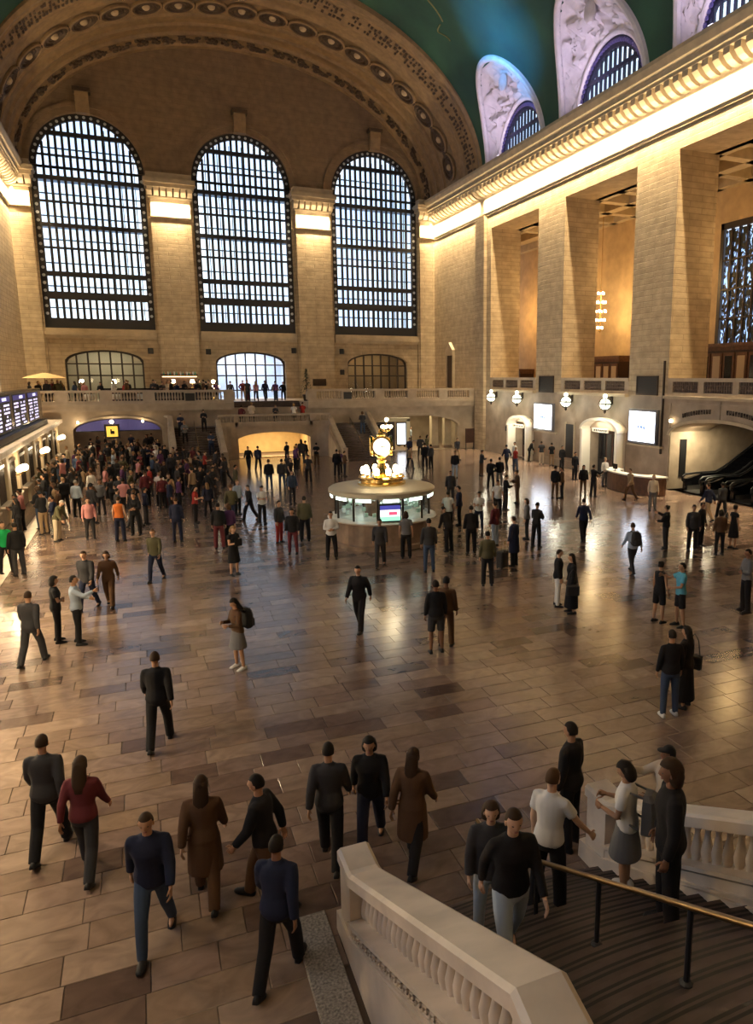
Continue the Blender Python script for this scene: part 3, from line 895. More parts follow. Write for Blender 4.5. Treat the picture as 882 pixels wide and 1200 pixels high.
# lunettes on the north side
LUNFR = mat('lunette_frame', (0.02, 0.022, 0.05), 0.5)
LORN = mat('lunette_ornament', (0.13, 0.11, 0.30), 0.5)
for k, c in enumerate(LUN):
    XA, RA, HA = XN + 0.55, 3.75, 4.15
    def A(t): return Vector((XA, c + RA * math.cos(t), 23.3 + HA * math.sin(t)))
    def Bp(t):
        z = 23.2 + LH * math.sin(t)
        return Vector((vx(z), c + LW * math.cos(t), z))
    NTT, NS = 90, 44
    G = []
    for i in range(NTT + 1):
        t = PI * i / NTT; a, b = A(t), Bp(t); row = []
        for j in range(NS + 1):
            s = j / NS
            p = a.lerp(b, s); p.x += 0.45 * math.sin(PI * s) * math.sin(t)
            w_ = max(0, math.sin(t)) ** 0.5 * min(1, s * 8) * min(1, (1 - s) * 8)
            nn = noise.ridged_multi_fractal(Vector((p.y * 0.75 + k * 9, p.z * 0.75, p.x * 0.5)), 0.9, 2.1, 4, 1.0, 2.0)
            cell = noise.turbulence(Vector((p.y * 1.5, p.z * 1.5, k * 4.0)), 3, False)
            p += Vector((-1, 0, -0.15)) * w_ * (0.40 * (nn - 1.0) + 0.55 * (cell - 0.45) - 0.22 * (1.0 if abs(noise.noise(Vector((p.y * 1.1 + 3 * k, p.z * 1.1, 2.0)))) < 0.07 else 0.0))
            row.append(tuple(p))
        G.append(row)
    ln = struct('trim_%d' % (10 + k), MB().grid(G), PLAST, sm=True)
    # mouldings along both edges
    obj('outer_moulding', MB().tube([Bp(PI * i / 60) + Vector((-0.03, 0, 0)) for i in range(61)], 0.24, 8), PLAST, ln, sm=True)
    obj('inner_moulding', MB().tube([A(PI * i / 60) for i in range(61)], 0.17, 8), PLAST, ln, sm=True)
    # eagle-like boss left out: plain shield boss at the crown
    obj('crown_boss', MB().ellipsoid(tuple(A(PI / 2).lerp(Bp(PI / 2), 0.45) + Vector((-0.15, 0, 0))), (0.3, 0.55, 0.65), 12, 8), PLAST, ln, sm=True)
    # window
    X2 = XN + 0.75; fr = MB(); o_, i_ = [], []
    for i in range(41):
        a = PI * i / 40
        o_.append((c + 3.8 * math.cos(a), 23.2 + 4.2 * math.sin(a))); i_.append((c + 3.35 * math.cos(a), 23.2 + 3.45 * math.sin(a)))
    fr.grid([[(X2 - 0.1, y_, z_) for y_, z_ in o_], [(X2 - 0.1, y_, z_) for y_, z_ in i_], [(X2 + 0.15, y_, z_) for y_, z_ in i_]])
    fr.box(X2 - 0.12, X2 + 0.15, c - 3.7, c + 3.7, 23.1, 23.42)
    lw_ = struct('window_%d' % (8 + k), fr, LUNFR)
    om = MB()
    for i in range(3, 38):
        a = PI * i / 40
        om.ellipsoid((X2 - 0.16, c + 3.58 * math.cos(a), 23.2 + 3.82 * math.sin(a)), (0.08, 0.16, 0.16), 6, 4)
    obj('foliage_band', om, LORN, lw_)
    zt_ = 25.45
    obj('transom', MB().box(X2 - 0.1, X2 + 0.1, c - 2.6, c + 2.6, zt_ - 0.12, zt_ + 0.12), LUNFR, lw_)
    n = 13; cw = 6.6 / n
    for i in range(n):
        yl = c - 3.3 + cw * i; yr = yl + cw
        zt = 23.2 + 3.45 * math.sqrt(max(0, 1 - (max(abs(yl - c), abs(yr - c)) / 3.36) ** 2))
        if i:
            zb_ = 23.2 + 3.45 * math.sqrt(max(0, 1 - ((yl - c) / 3.36) ** 2))
            obj('mullion', MB().box(X2 - 0.07, X2 + 0.07, yl - 0.075, yl + 0.075, 23.4, zb_), LUNFR, lw_)
        if zt > 24.0:
            if zt > zt_ + 0.3:
                pane(cw - 0.14, zt_ - 23.5, lw_, X2, (yl + yr) / 2, (zt_ + 23.42) / 2, 'x'); pane(cw - 0.14, zt - zt_ - 0.12, lw_, X2, (yl + yr) / 2, (zt + zt_ + 0.12) / 2, 'x')
            else:
                pane(cw - 0.14, zt - 23.45, lw_, X2, (yl + yr) / 2, (zt + 23.42) / 2, 'x')
    light('lunette_portal', 'AREA', (X2 + 0.6, c, 25.2), 1, (1, 1, 1), 4.2, 7.6, (0, PI / 2, 0), True)
    fl = thing('floodlight', ['small floodlight on the cornice below the lunette nearest the end arch', 'small floodlight on the cornice below the middle lunette', 'small floodlight on the cornice below the lunette at the upper right', 'small floodlight on the cornice out to the right'][k], 'floodlight', (XN - 0.75, c + 1.2, 23.3))
    obj('housing', MB().bbox(-0.15, 0.15, -0.2, 0.2, 0.05, 0.3, 0.04), IRON, fl, world=False)
    obj('lens', MB().box(-0.12, 0.12, -0.16, 0.16, 0.3, 0.315), mat('flood_lens', (0.9, 0.85, 1), 0.2, emit=(0.85, 0.75, 1.0), estr=6.0), fl, world=False)
    obj('foot', MB().box(-0.05, 0.05, -0.12, 0.12, 0.0, 0.06), IRON, fl, world=False)
    light('floodlight_beam', 'AREA', (XN - 0.75, c + 1.2, 23.68), 170, (0.82, 0.70, 1.0), 0.3, 0.4, (PI, -0.25, 0))
# blue spotlight on the south cornice, aimed across at the vault above the first lunette
_p = Vector((-17.2, 46.0, 23.8)); _q = Vector((15.2, 50.6, 30.0))
sp_ = light('vault_spot', 'AREA', _p, 300, (0.10, 0.42, 1.0), 0.3, 0.3, None, spread=0.26)
sp_.rotation_euler = (_q - _p).to_track_quat('-Z', 'Y').to_euler()
fs = thing('floodlight', 'small blue floodlight on the south cornice, out of the picture', 'floodlight', (-17.4, 46.0, 23.3))
obj('housing', MB().bbox(-0.14, 0.14, -0.14, 0.14, 0.05, 0.36, 0.05), IRON, fs, world=False)
obj('foot', MB().box(-0.1, 0.1, -0.1, 0.1, 0.0, 0.05), IRON, fs, world=False)

# ================================================================== STAIRCASES
SLOPE = 0.5
RIS, TRD, NST = 0.153, 0.306, 17
ZLAND = RIS * NST
SL = TRD * (NST - 1)
def rail_path(s1):
    return [(-0.82, 1.16), (-0.16, 1.16), (0.0, 1.13), (SL, 1.13 + SLOPE * SL), (s1, 1.13 + SLOPE * SL)]
def zrail(s):
    if s < 0: return 1.10
    return 1.08 + SLOPE * min(s, SL)
bal_prof = [(0.050, 0.0), (0.058, 0.03), (0.040, 0.06), (0.062, 0.14), (0.066, 0.19), (0.045, 0.30), (0.030, 0.40), (0.034, 0.44), (0.052, 0.47), (0.052, 0.53)]
def staircase(y0, d, label, near, MARBLE):
    def T(x, s, z): return (x, y0 + d * s, z)
    st = thing('marble_staircase', label, 'staircase', (0, y0, 0))
    def bx(m, x0, x1, s0, s1, z0, z1, mi=0):
        ya, yb = y0 + d * s0, y0 + d * s1
        return m.box(min(x0, x1), max(x0, x1), min(ya, yb), max(ya, yb), z0, z1, mi)
    for sx in (-1, 1):
        xa, xb = 4.5, 7.62
        for i in range(NST):
            z1 = RIS * (i + 1); z0 = max(0.0, z1 - RIS - 0.05)
            m = MB(); NX = 10; f, bk, f2 = [], [], []
            bow = 0.16
            s_f = TRD * i
            s_b = TRD * (i + 1) + 0.12 if i < NST - 1 else s_f + 1.6
            for k in range(NX + 1):
                x = xa + (xb - xa) * k / NX; q = (2 * k / NX - 1)
                sf = s_f - bow * (1 - q * q)
                f.append((sx * x, sf)); bk.append((sx * x, s_b))
            top_f = [T(x, s - 0.02, z1) for x, s in f]; lip = [T(x, s - 0.02, z1 - 0.035) for x, s in f]; low = [T(x, s, z1 - 0.04) for x, s in f]; low2 = [T(x, s, z0) for x, s in f]
            top_b = [T(x, s, z1) for x, s in bk]
            m.grid([top_b, top_f, lip, low, low2])
            so = obj('step', m, STEPST, st)
            # twin dark grip strips at the nosing
            g = MB()
            for o1, o2 in ((0.03, 0.06), (0.085, 0.115)):
                g.grid([[T(x, s + o1, z1 + 0.003) for x, s in f], [T(x, s + o2, z1 + 0.003) for x, s in f]])
            obj('grip_strip', g, BLACK, so)
        # side walls with pierced balustrades
        for xr, inner in ((7.78, False), (4.40, True)):
            wside = MB(); s1 = SL + (1.05 if not inner else 0.0)
            if near and not inner: s1 = 3.9
            if inner: s1 = SL - 0.6
            pts = [(-0.40, 0.0), (-0.40, 0.42), (0.02, 0.42)] + [(s1 * k / 6, zrail(s1 * k / 6) - 0.70) for k in range(1, 7)] + [(s1, 0.0)]
            wside.prism([(y0 + d * s, z) for s, z in pts], 'x', sx * xr - 0.16, sx * xr + 0.16)
            wo = obj('side_wall', wside, MARBLE, st)
            bm2 = MB().prism([(y0 + d * s, z) for s, z in [(-0.52, 0), (-0.50, 0.26), (0.0, 0.30), (s1, SLOPE * min(s1, SL) + 0.06), (s1, 0)]], 'x', sx * xr - 0.2, sx * xr + 0.2)
            obj('plinth', bm2, MARBLE, wo)
            ml = MB()
            for off, w, h in ((-0.66, 0.205, 0.05), (-0.86, 0.195, 0.035)):
                P = []
                path = [(0.0, 0.44 + off + 0.66)] + [(s1 * k / 6, zrail(s1 * k / 6) + off) for k in range(1, 7)]
                ml.rings([[T(sx * xr - w, s, z), T(sx * xr + w, s, z), T(sx * xr + w, s, z + h), T(sx * xr - w, s, z + h)] for s, z in path])
            obj('moulding', ml, MARBLE, wo)
            # coping
            path = [(-0.42, 1.12), (0.0, 1.11), (0.1, 1.13), (SL if s1 > SL else s1, zrail(s1))] + ([(s1, zrail(s1))] if s1 > SL else []) + ([(5.6, zrail(s1))] if near and not inner else [])
            W_ = 0.19; cp = []
            for s, z in path:
                xc = sx * (xr + (0.22 if s > 5.2 else 0.0))
                cp.append([T(xc - W_, s, z - 0.15), T(xc + W_, s, z - 0.15), T(xc + W_, s, z - 0.03), T(xc + W_ - 0.04, s, z), T(xc - W_ + 0.04, s, z), T(xc - W_, s, z - 0.03)])
            obj('coping', MB().rings(cp), MARBLE, wo)
            nb = MB(); bx(nb, sx * xr - 0.17, sx * xr + 0.17, -0.38, 0.04, 0.0, 0.99)
            obj('newel', nb, MARBLE, wo)
            if near and not inner:
                pd = MB(); pz = zrail(3.9)
                pd.rings([[T(sx * (xr + xo) - 0.16, s_, 0), T(sx * (xr + xo) + 0.16, s_, 0), T(sx * (xr + xo) + 0.16, s_, pz - 0.15), T(sx * (xr + xo) - 0.16, s_, pz - 0.15)] for s_, xo in ((3.88, 0.0), (5.6, 0.22))])
                obj('pedestal', pd, MARBLE, wo)
            # balusters
            s = 0.12; BL = MB(); me = None
            while s < s1 - 0.02:
                zt = zrail(s)
                if near and sx < 0:
                    if me is None:
                        me = MB().lathe(bal_prof, 10).mesh('baluster'); me.materials.append(MARBLE)
                        me.polygons.foreach_set('use_smooth', [True] * len(me.polygons))
                    o = obj('baluster', me, MARBLE, wo); o.location = Vector(T(sx * xr, s, zt - 0.67)) - wloc(wo)
                else:
                    BL.lathe(bal_prof, 6, sx * xr, y0 + d * s, zt - 0.67)
                s += 0.155
            if BL.v: tag(obj('baluster_row', BL, MARBLE, wo), kind='stuff')
            # Greek key band on the outer faces
            if near and sx < 0:
                km = MB(); s = 0.15
                key = [(0, 0, 0.14, 0.015), (0, 0, 0.015, 0.09), (0, 0.075, 0.11, 0.09), (0.095, 0.03, 0.11, 0.09), (0.045, 0.03, 0.11, 0.045)]
                while s < s1 - 0.2:
                    for (a0, b0, a1, b1) in key:
                        for face in ((-1,) if not inner else (1,)):
                            x0 = sx * xr + face * 0.16; x1 = sx * xr + face * 0.185
                            sA, sB = s + a0, s + a1
                            zA, zB = zrail(sA) - 0.80 + b0, zrail(sB) - 0.80 + b0
                            h = b1 - b0
                            km.rings([[T(x0, sA, zA), T(x1, sA, zA), T(x1, sA, zA + h), T(x0, sA, zA + h)], [T(x0, sB, zB), T(x1, sB, zB), T(x1, sB, zB + h), T(x0, sB, zB + h)]])
                    s += 0.16
                obj('greek_key_band', km, MARBLE, wo)
        # centre handrail of this flight
        hr = thing('handrail', ('dark handrail on slim posts down the middle of the near staircase' if sx < 0 else 'dark handrail in the far flight of the near staircase') if near else ('dark handrail in the left flight of the far staircase' if sx < 0 else 'dark handrail in the right flight of the far staircase'), 'handrail', T(sx * 6.1, -0.6, 0))
        ss = [-0.6, 0.95, 2.1, 3.3, 4.5]
        zz_ = [0.0] + [RIS * (math.floor((s + 0.14) / TRD) + 1) for s in ss[1:]]
        for s, z in zip(ss, zz_):
            obj('post', MB().tube([T(sx * 6.1, s, z), T(sx * 6.1, s, zrail(s) - 0.22)], 0.024, 8), IRON, hr)
            obj('post_foot', MB().lathe([(0.055, 0), (0.055, 0.012), (0.03, 0.03)], 10, sx * 6.1, y0 + d * s, z), IRON, hr)
        obj('rail', MB().tube([T(sx * 6.1, -0.6, 0.88)] + [T(sx * 6.1, s, zrail(s) - 0.22) for s in (0.0, 1, 2, 3, 4, 4.6)], 0.027, 10), HANDR, hr, sm=True)
    # landing, central block with arched opening
    m = MB(); bx(m, -7.62, 7.62, SL + 0.3, SL + 1.2, ZLAND - 0.3, ZLAND - 0.001)
    obj('landing', m, STEPST, st)
    sf = SL + 0.1
    fr = MB()
    yA = y0 + d * sf; yB = y0 + d * (sf + 0.5)
    wall_holes(fr, 'y', yA, yB, -3.05, 3.05, 0.0, ZLAND, [(-2.85, 2.85, 0.0, lambda u: 1.42 + 0.66 * math.sqrt(max(0, 1 - (u / 2.95) ** 2)))], 0)
    # canted shoulders between the front and the side walls
    for sx in (-1, 1):
        A0 = (sx * 3.05, sf); pts = [(sx * 3.05, sf)] + [(sx * (3.05 + 1.35 * math.sin(PI / 2 * k / 6)), sf - 0.75 * (1 - math.cos(PI / 2 * k / 6))) for k in range(1, 7)]
        fr.grid([[T(x, s, 0) for x, s in pts], [T(x, s, ZLAND) for x, s in pts]])
    fo = obj('front_wall', fr, LOWST, st)
    ft = MB()
    path = [(-4.4, sf - 0.75, zrail(SL - 0.6))]
    for k in range(5, -1, -1):
        path.append((-(3.05 + 1.35 * math.sin(PI / 2 * k / 6)), sf - 0.75 * (1 - math.cos(PI / 2 * k / 6)), zrail(SL)))
    path += [(-x, s, z) for x, s, z in reversed(path)]
    cp = []
    for x, s, z in path:
        cp.append([T(x, s - 0.2, z - 0.15), T(x, s + 0.2, z - 0.15), T(x, s + 0.2, z), T(x, s - 0.2, z)])
    obj('front_coping', MB().rings(cp), MARBLE, st)
    br = MB(); s_ = MB()
    for k in range(34):
        x = -2.9 + 5.8 * k / 33
        br.lathe(bal_prof, 6, x, y0 + d * sf, ZLAND + 0.30)
    for sx in (-1, 1):
        for k in range(1, 7):
            a = PI / 2 * k / 6
            br.lathe(bal_prof, 6, sx * (3.05 + 1.35 * math.sin(a)), y0 + d * (sf - 0.75 * (1 - math.cos(a))), ZLAND + 0.30)
    bs = MB()
    bs.rings([[T(x, s - 0.17, ZLAND - 0.02), T(x, s + 0.17, ZLAND - 0.02), T(x, s + 0.17, ZLAND + 0.33), T(x, s - 0.17, ZLAND + 0.33)] for x, s, z in path])
    for x in (-3.0, 3.0):
        bx(bs, x - 0.16, x + 0.16, sf - 0.17, sf + 0.17, ZLAND, zrail(SL) - 0.1)
    obj('front_base', bs, LOWST, st)
    tag(obj('baluster_row', br, MARBLE, st), kind='stuff')
    # lit ramp room under the landing
    rm_ = MB()
    bx(rm_, -3.0, 3.0, sf + 5.2, sf + 5.4, -0.3, 2.4); bx(rm_, -3.2, -3.0, sf + 0.45, sf + 5.4, -0.3, 2.4); bx(rm_, 3.0, 3.2, sf + 0.45, sf + 5.4, -0.3, 2.4); bx(rm_, -3.0, 3.0, sf + 0.5, sf + 5.4, 2.25, 2.4)
    obj('ramp_room', rm_, mat('warm_ramp_stone', (0.62, 0.46, 0.25), 0.6, noise_s=1.5, noise_a=0.12), st)
    # upper flight to the balcony
    for i in range(12):
        z1 = ZLAND + 0.15 * (i + 1); s0 = SL + 1.2 + 0.3 * i
        m = MB(); bx(m, -2.9, 2.9, s0, s0 + 0.45 if i < 11 else s0 + 0.6, z1 - 0.2, z1)
        obj('step', m, STEPST, st)
    return st
staircase(7.1, -1, 'pale marble staircase with carved balustrade in the foreground', True, MARBLE)
staircase(55.1, 1, 'double marble staircase around a lit arch at the far end', False, RAILM)
light('ramp_lamp', 'AREA', (0, 62.3, 2.2), 450, (1.0, 0.72, 0.34), 4.0, 2.0, (0, 0, 0))

# candelabrum on the right-hand newel of the far stair
def candelabrum(x, y, z, h, lab, n=6, glow=60):
    t = thing('candelabrum', lab, 'lamp', (x, y, z))
    obj('base', MB().lathe([(0.24, 0), (0.24, 0.06), (0.16, 0.1), (0.1, 0.25), (0.14, 0.32), (0.06, 0.4)], 12), BRASS, t, world=False, sm=True)
    obj('stem', MB().lathe([(0.05, 0.38), (0.04, h * 0.5), (0.07, h * 0.55), (0.035, h * 0.62), (0.03, h)], 10), BRASS, t, world=False, sm=True)
    for i in range(n):
        a = 2 * PI * i / n; r = 0.36
        ar = obj('arm', MB().tube([(0.03 * math.cos(a), 0.03 * math.sin(a), h * 0.62), (r * 0.6 * math.cos(a), r * 0.6 * math.sin(a), h * 0.6), (r * math.cos(a), r * math.sin(a), h * 0.72)], 0.018, 6), BRASS, t, world=False)
        obj('globe', MB().ellipsoid((r * math.cos(a), r * math.sin(a), h * 0.72 + 0.14), (0.13, 0.13, 0.13), 10, 8), LAMPW, ar, world=False, sm=True)
    obj('globe', MB().ellipsoid((0, 0, h + 0.15), (0.16, 0.16, 0.16), 10, 8), LAMPW, t, world=False, sm=True)
    light('candelabrum_light', 'POINT', (x, y, z + h + 0.5), glow, WARM2, 0.25)
candelabrum(7.78, 54.9, 1.12, 1.9, 'tall brass candelabrum with glowing globes on the right newel of the far staircase', glow=90)

# ================================================================== WEST BALCONY
bal = MB()
for x0, x1 in ((-XN, -2.95), (2.95, XN)):
    bal.box(x0, x1, 61.0, 71.75, 3.98, 4.4)
bal.box(-2.95, 2.95, 64.7, 71.75, 4.2, 4.4)
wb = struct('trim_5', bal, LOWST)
for x0, x1, lab in ((-XN, -2.95, 0), (2.95, XN, 1)):
    obj('fascia', MB().box(x0, x1, 60.78, 61.05, 4.30, 4.46).box(x0, x1, 60.88, 61.05, 3.9, 4.30), RAILM, wb)
    obj('rail', MB().box(x0, x1, 60.86, 61.3, 5.28, 5.45), RAILM, wb)
    obj('rail_base', MB().box(x0, x1, 60.9, 61.26, 4.46, 4.66), RAILM, wb)
    n = int((x1 - x0) / 3.05); piers = []
    for i in range(n + 1):
        xp = x0 + 0.3 + (x1 - x0 - 0.6) * i / n; piers.append(xp)
        po = obj('pier', MB().box(xp - 0.42, xp + 0.42, 60.92, 61.24, 4.6, 5.3), RAILM, wb)
    for xp in (-6.2, 6.3):
        if x0 < xp < x1:
            obj('vent', MB().box(xp - 0.34, xp + 0.34, 60.86, 60.93, 4.62, 5.2), BLACK, wb)
    bl = MB()
    x = x0 + 0.3
    while x < x1:
        if min(abs(x - p) for p in piers) > 0.46:
            bl.lathe([(0.07, 0), (0.04, 0.08), (0.085, 0.2), (0.04, 0.5), (0.07, 0.64)], 6, x, 61.08, 4.65)
        x += 0.21
    tag(obj('baluster_row', bl, RAILM, wb), kind='stuff')
# near balcony under the viewer
nb_ = MB()
for x0, x1 in ((-XN, -2.95), (2.95, XN)):
    nb_.box(x0, x1, YE, 0.55, 3.98, 4.4).box(x0, x1, 0.0, 0.3, 0.0, 3.98)
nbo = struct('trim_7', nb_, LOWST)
for x0, x1 in ((-XN, -2.95), (2.95, XN)):
    obj('rail', MB().box(x0, x1, 0.32, 0.6, 5.28, 5.42), RAILM, nbo)
    obj('rail_base', MB().box(x0, x1, 0.34, 0.58, 4.4, 4.66), RAILM, nbo)
    bl = MB(); x = x0 + 0.2
    while x < x1 - 0.1:
        bl.lathe([(0.07, 0), (0.04, 0.08), (0.085, 0.2), (0.04, 0.5), (0.07, 0.64)], 6, x, 0.46, 4.65); x += 0.21
    tag(obj('baluster_row', bl, RAILM, nbo), kind='stuff')
lw = MB()
hl = [(-14.5, -8.35, 0.0, seg_arch(-11.42, 6.2, 2.45, 0.92)), (8.45, 16.6, 0.0, seg_arch(12.52, 8.2, 2.1, 1.0)), (-2.95, 2.95, 0.0, 2.25)]
wall_holes(lw, 'y', 61.35, 61.95, -XN, XN, 0.0, 4.0, hl, 0)
# rooms behind both arches
for xa, xb in ((-15.6, -7.9), (7.9, 18.2)):
    lw.quad((xa, 61.95, -0.01), (xb, 61.95, -0.01), (xb, 71, -0.01), (xa, 71, -0.01), 1)
    lw.quad((xa, 61.95, 3.7), (xb, 61.95, 3.7), (xb, 71, 3.7), (xa, 71, 3.7), 0)
    lw.quad((xa, 71, 0), (xb, 71, 0), (xb, 71, 3.7), (xa, 71, 3.7), 0)
    lw.quad((xa, 61.95, 0), (xa, 71, 0), (xa, 71, 3.7), (xa, 61.95, 3.7), 0)
    lw.quad((xb, 61.95, 0), (xb, 71, 0), (xb, 71, 3.7), (xb, 61.95, 3.7), 0)
wl2 = struct('wall_balcony_front', lw, [LOWST, MARBLE2])
for c, w, zs, rise in ((-11.42, 6.15, 2.45, 0.92), (12.52, 8.15, 2.1, 1.0)):
    m = MB(); P = [[], [], [], []]
    for i in range(33):
        a = PI * i / 32
        for q, (k, yy) in enumerate(((1.0, 61.4), (1.0, 61.22), (1.06, 61.22), (1.06, 61.4))):
            P[q].append((c + w / 2 * k * math.cos(a), yy, zs + (rise + (k - 1) * 3) * math.sin(a)))
    m.grid(P); obj('archivolt', m, RAILM, wl2)
light('arch_room_lamp', 'AREA', (-11.5, 65.5, 3.6), 70, (1.0, 0.72, 0.5), 4, 4, (0, 0, 0))
light('arch_room_lamp', 'AREA', (13.4, 65.0, 3.6), 420, (1.0, 0.84, 0.5), 5, 4, (0, 0, 0))
# violet banner across the head of the left arch
bn = thing('arch_banner', 'blue violet banner filling the head of the left arch', 'banner', (-11.42, 61.6, 2.3))
m = MB(); P = [[], []]
for i in range(25):
    u = -14.3 + 5.8 * i / 24
    P[0].append((u, 61.62 + 0.03 * math.sin(i * 1.3), 2.42)); P[1].append((u, 61.62, 2.43 + 0.86 * math.sqrt(max(0, 1 - ((u + 11.42) / 2.95) ** 2))))
m.grid(P); m.grid([[(x, y_ + 0.03, z) for x, y_, z in r] for r in P])
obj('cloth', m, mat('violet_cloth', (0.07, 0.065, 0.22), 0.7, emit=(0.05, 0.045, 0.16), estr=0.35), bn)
obj('hem', MB().box(-14.35, -8.5, 61.58, 61.68, 2.36, 2.43), BLACK, bn)
for i, (lx, lab) in enumerate(((-14.1, 'bright bulb at the left end of the violet arch banner'), (-11.85, 'brightest bulb above the hanging yellow sign'), (-9.7, 'bright bulb at the right of the violet arch banner'))):
    t = thing('bulb_lamp', lab, 'lamp', (lx, 61.2, 3.12))
    obj('bulb', MB().ellipsoid((0, -0.12, 0), (0.14, 0.14, 0.14) if i == 1 else (0.09, 0.09, 0.09), 10, 8), LAMPW, t, world=False, sm=True)
    obj('bracket', MB().box(-0.03, 0.03, -0.1, 0.2, -0.03, 0.03), BRASS, t, world=False)
    light('bulb_light', 'POINT', (lx, 60.9, 3.1), 45 if i == 1 else 18, WARM2, 0.12)
# hanging yellow sign
t = thing('hanging_sign', 'square yellow lit sign in a black frame hanging in the left arch', 'sign', (-11.85, 60.9, 2.0))
obj('frame', MB().box(-0.52, 0.52, -0.1, 0.1, -0.12, 0.95), BLACK, t, world=False)
pn = obj('face', MB().box(-0.38, 0.38, -0.12, -0.1, 0.02, 0.80), mat('yellow_sign', (0.9, 0.65, 0.12), 0.4, emit=(1.0, 0.62, 0.08), estr=0.9), t, world=False)
obj('mark', MB().bbox(-0.12, 0.16, -0.13, -0.12, 0.22, 0.46, 0.05).box(-0.12, -0.02, -0.13, -0.12, 0.4, 0.6), BLACK, pn, world=False)
obj('hanger', MB().tube([(0, 0, 0.95), (0, 0, 1.2)], 0.03, 6), BLACK, t, world=False)

# portal frame, poster and doors in the right arch
t = thing('portal', 'pale lit doorway frame with dark doors in the right arch', 'doorway', (10.2, 62.4, 0))
obj('frame', MB().box(8.75, 9.05, 62.2, 62.6, 0, 2.75).box(12.0, 12.3, 62.2, 62.6, 0, 2.75).box(8.75, 12.3, 62.2, 62.6, 2.55, 2.85), mat('pale_frame', (0.75, 0.7, 0.5), 0.5), t)
for xa in (9.1, 10.05):
    d_ = obj('door', MB().box(xa, xa + 0.85, 62.35, 62.45, 0.02, 2.5), WOODD, t)
    obj('glass', MB().box(xa + 0.14, xa + 0.71, 62.32, 62.35, 0.9, 2.3), BLACKG, d_)
t = thing('poster_panel', 'tall white lit poster beside the dark doors in the right arch', 'poster', (11.5, 62.3, 0.3))
obj('frame', MB().box(11.05, 11.95, 62.3, 62.4, 0.4, 2.45), BLACK, t)
obj('sheet', MB().box(11.12, 11.88, 62.27, 62.3, 0.5, 2.35), SCREENW, t)
for cx_, lab in ((14.9, 'pale square column in the right arch nearer the doorway'), (16.2, 'pale square column in the right arch nearest the north wall')):
    t = thing('column', lab, 'column', (cx_, 63.0, 0))
    obj('shaft', MB().bbox(-0.32, 0.32, -0.32, 0.32, 0.2, 3.5, 0.04), PLAIN, t, world=False)
    obj('base', MB().bbox(-0.4, 0.4, -0.4, 0.4, 0.0, 0.22, 0.04), MARBLE2, t, world=False)
    obj('cap', MB().bbox(-0.4, 0.4, -0.4, 0.4, 3.45, 3.69, 0.04), PLAIN, t, world=False)
t = thing('notice_board', 'small dark brown notice board standing at the corner of the north wall', 'board', (17.3, 60.2, 0))
obj('panel', MB().bbox(-0.45, 0.45, -0.04, 0.04, 0.6, 1.9, 0.03), WOODD, t, world=False)
for sx in (-1, 1):
    obj('leg', MB().box(sx * 0.38 - 0.03, sx * 0.38 + 0.03, -0.25, 0.25, 0, 0.05).box(sx * 0.38 - 0.03, sx * 0.38 + 0.03, -0.03, 0.03, 0, 0.65), IRON, t, world=False)
# tall niche on the north wall over the balcony
nm = MB().box(XN - 0.12, XN + 0.02, 66.1, 67.5, 5.4, 8.6)
ni = obj('niche', nm, WOODD, wall_n)
obj('niche_hood', MB().prism([(65.95, 8.5), (67.65, 8.5), (67.65, 9.0), (66.8, 9.75), (65.95, 9.0)], 'x', XN - 0.3, XN + 0.02), PLAIN, ni)
for yy in (66.0, 67.6):
    obj('niche_jamb', MB().box(XN - 0.25, XN + 0.02, yy - 0.1, yy + 0.1, 5.3, 8.5), PLAIN, ni)

# restaurant bar on the west balcony
t = thing('bar_counter', 'long dark bar counter with glowing shelves on the left balcony', 'bar', (-8.5, 66.5, 4.4))
obj('body', MB().bbox(-12.6, -5.0, 66.2, 67.0, 4.4, 5.45, 0.03), WOODD, t)
obj('worktop', MB().box(-12.7, -4.9, 66.1, 67.1, 5.45, 5.52), BLACKG, t)
obj('back_shelf', MB().box(-8.0, -5.0, 68.6, 68.9, 4.4, 6.7).box(-8.0, -5.0, 68.2, 68.9, 6.5, 6.58), WOODM, t)
obj('shelf_light', MB().box(-7.9, -5.1, 68.3, 68.5, 6.42, 6.49), mat('shelf_glow', (1, .8, .5), 0.4, emit=(1, 0.72, 0.35), estr=3.0), t)
rb = random.Random(11)
bcol = [mat('bottle_green', (0.03, 0.18, 0.08), 0.15), mat('bottle_amber', (0.25, 0.1, 0.02), 0.15), mat('bottle_clear', (0.5, 0.55, 0.5), 0.15)]
for i in range(16):
    x = -7.75 + 0.17 * i
    o = obj('bottle', MB().lathe([(0.05, 0), (0.05, 0.2), (0.02, 0.26), (0.018, 0.34)], 8), bcol[i % 3], sm=True)
    o.location = (x, 68.55, 6.58)
    tag(o, 'small bottle standing on the lit back shelf of the balcony bar', 'bottle', 'bottles on the balcony bar shelf')
def table_lamp(x, y, z, lab, e=25, shade=True):
    t = thing('table_lamp', lab, 'lamp', (x, y, z))
    obj('base', MB().lathe([(0.12, 0), (0.12, 0.03), (0.03, 0.06), (0.025, 0.5)], 10), BRASS, t, world=False, sm=True)
    obj('shade', MB().lathe([(0.20, 0.42), (0.12, 0.70)], 12), LAMPW, t, world=False, sm=True)
    light('table_lamp_light', 'POINT', (x, y - 0.3, z + 0.6), e, WARM2, 0.15)
table_lamp(-13.9, 66.0, 5.55, 'glowing lamp on the balcony bar at its left end', 30)
obj('stand', MB().bbox(-14.2, -13.6, 65.7, 66.3, 4.4, 5.55, 0.03), WOODD, bpy.data.objects['table_lamp'])
table_lamp(-11.6, 66.6, 5.52, 'glowing lamp on the balcony bar left of the tall lamp', 30)
table_lamp(-7.1, 66.6, 5.52, 'glowing lamp on the balcony bar in front of the pilaster', 30)
table_lamp(-5.6, 66.6, 5.52, 'glowing lamp at the right end of the balcony bar', 24)
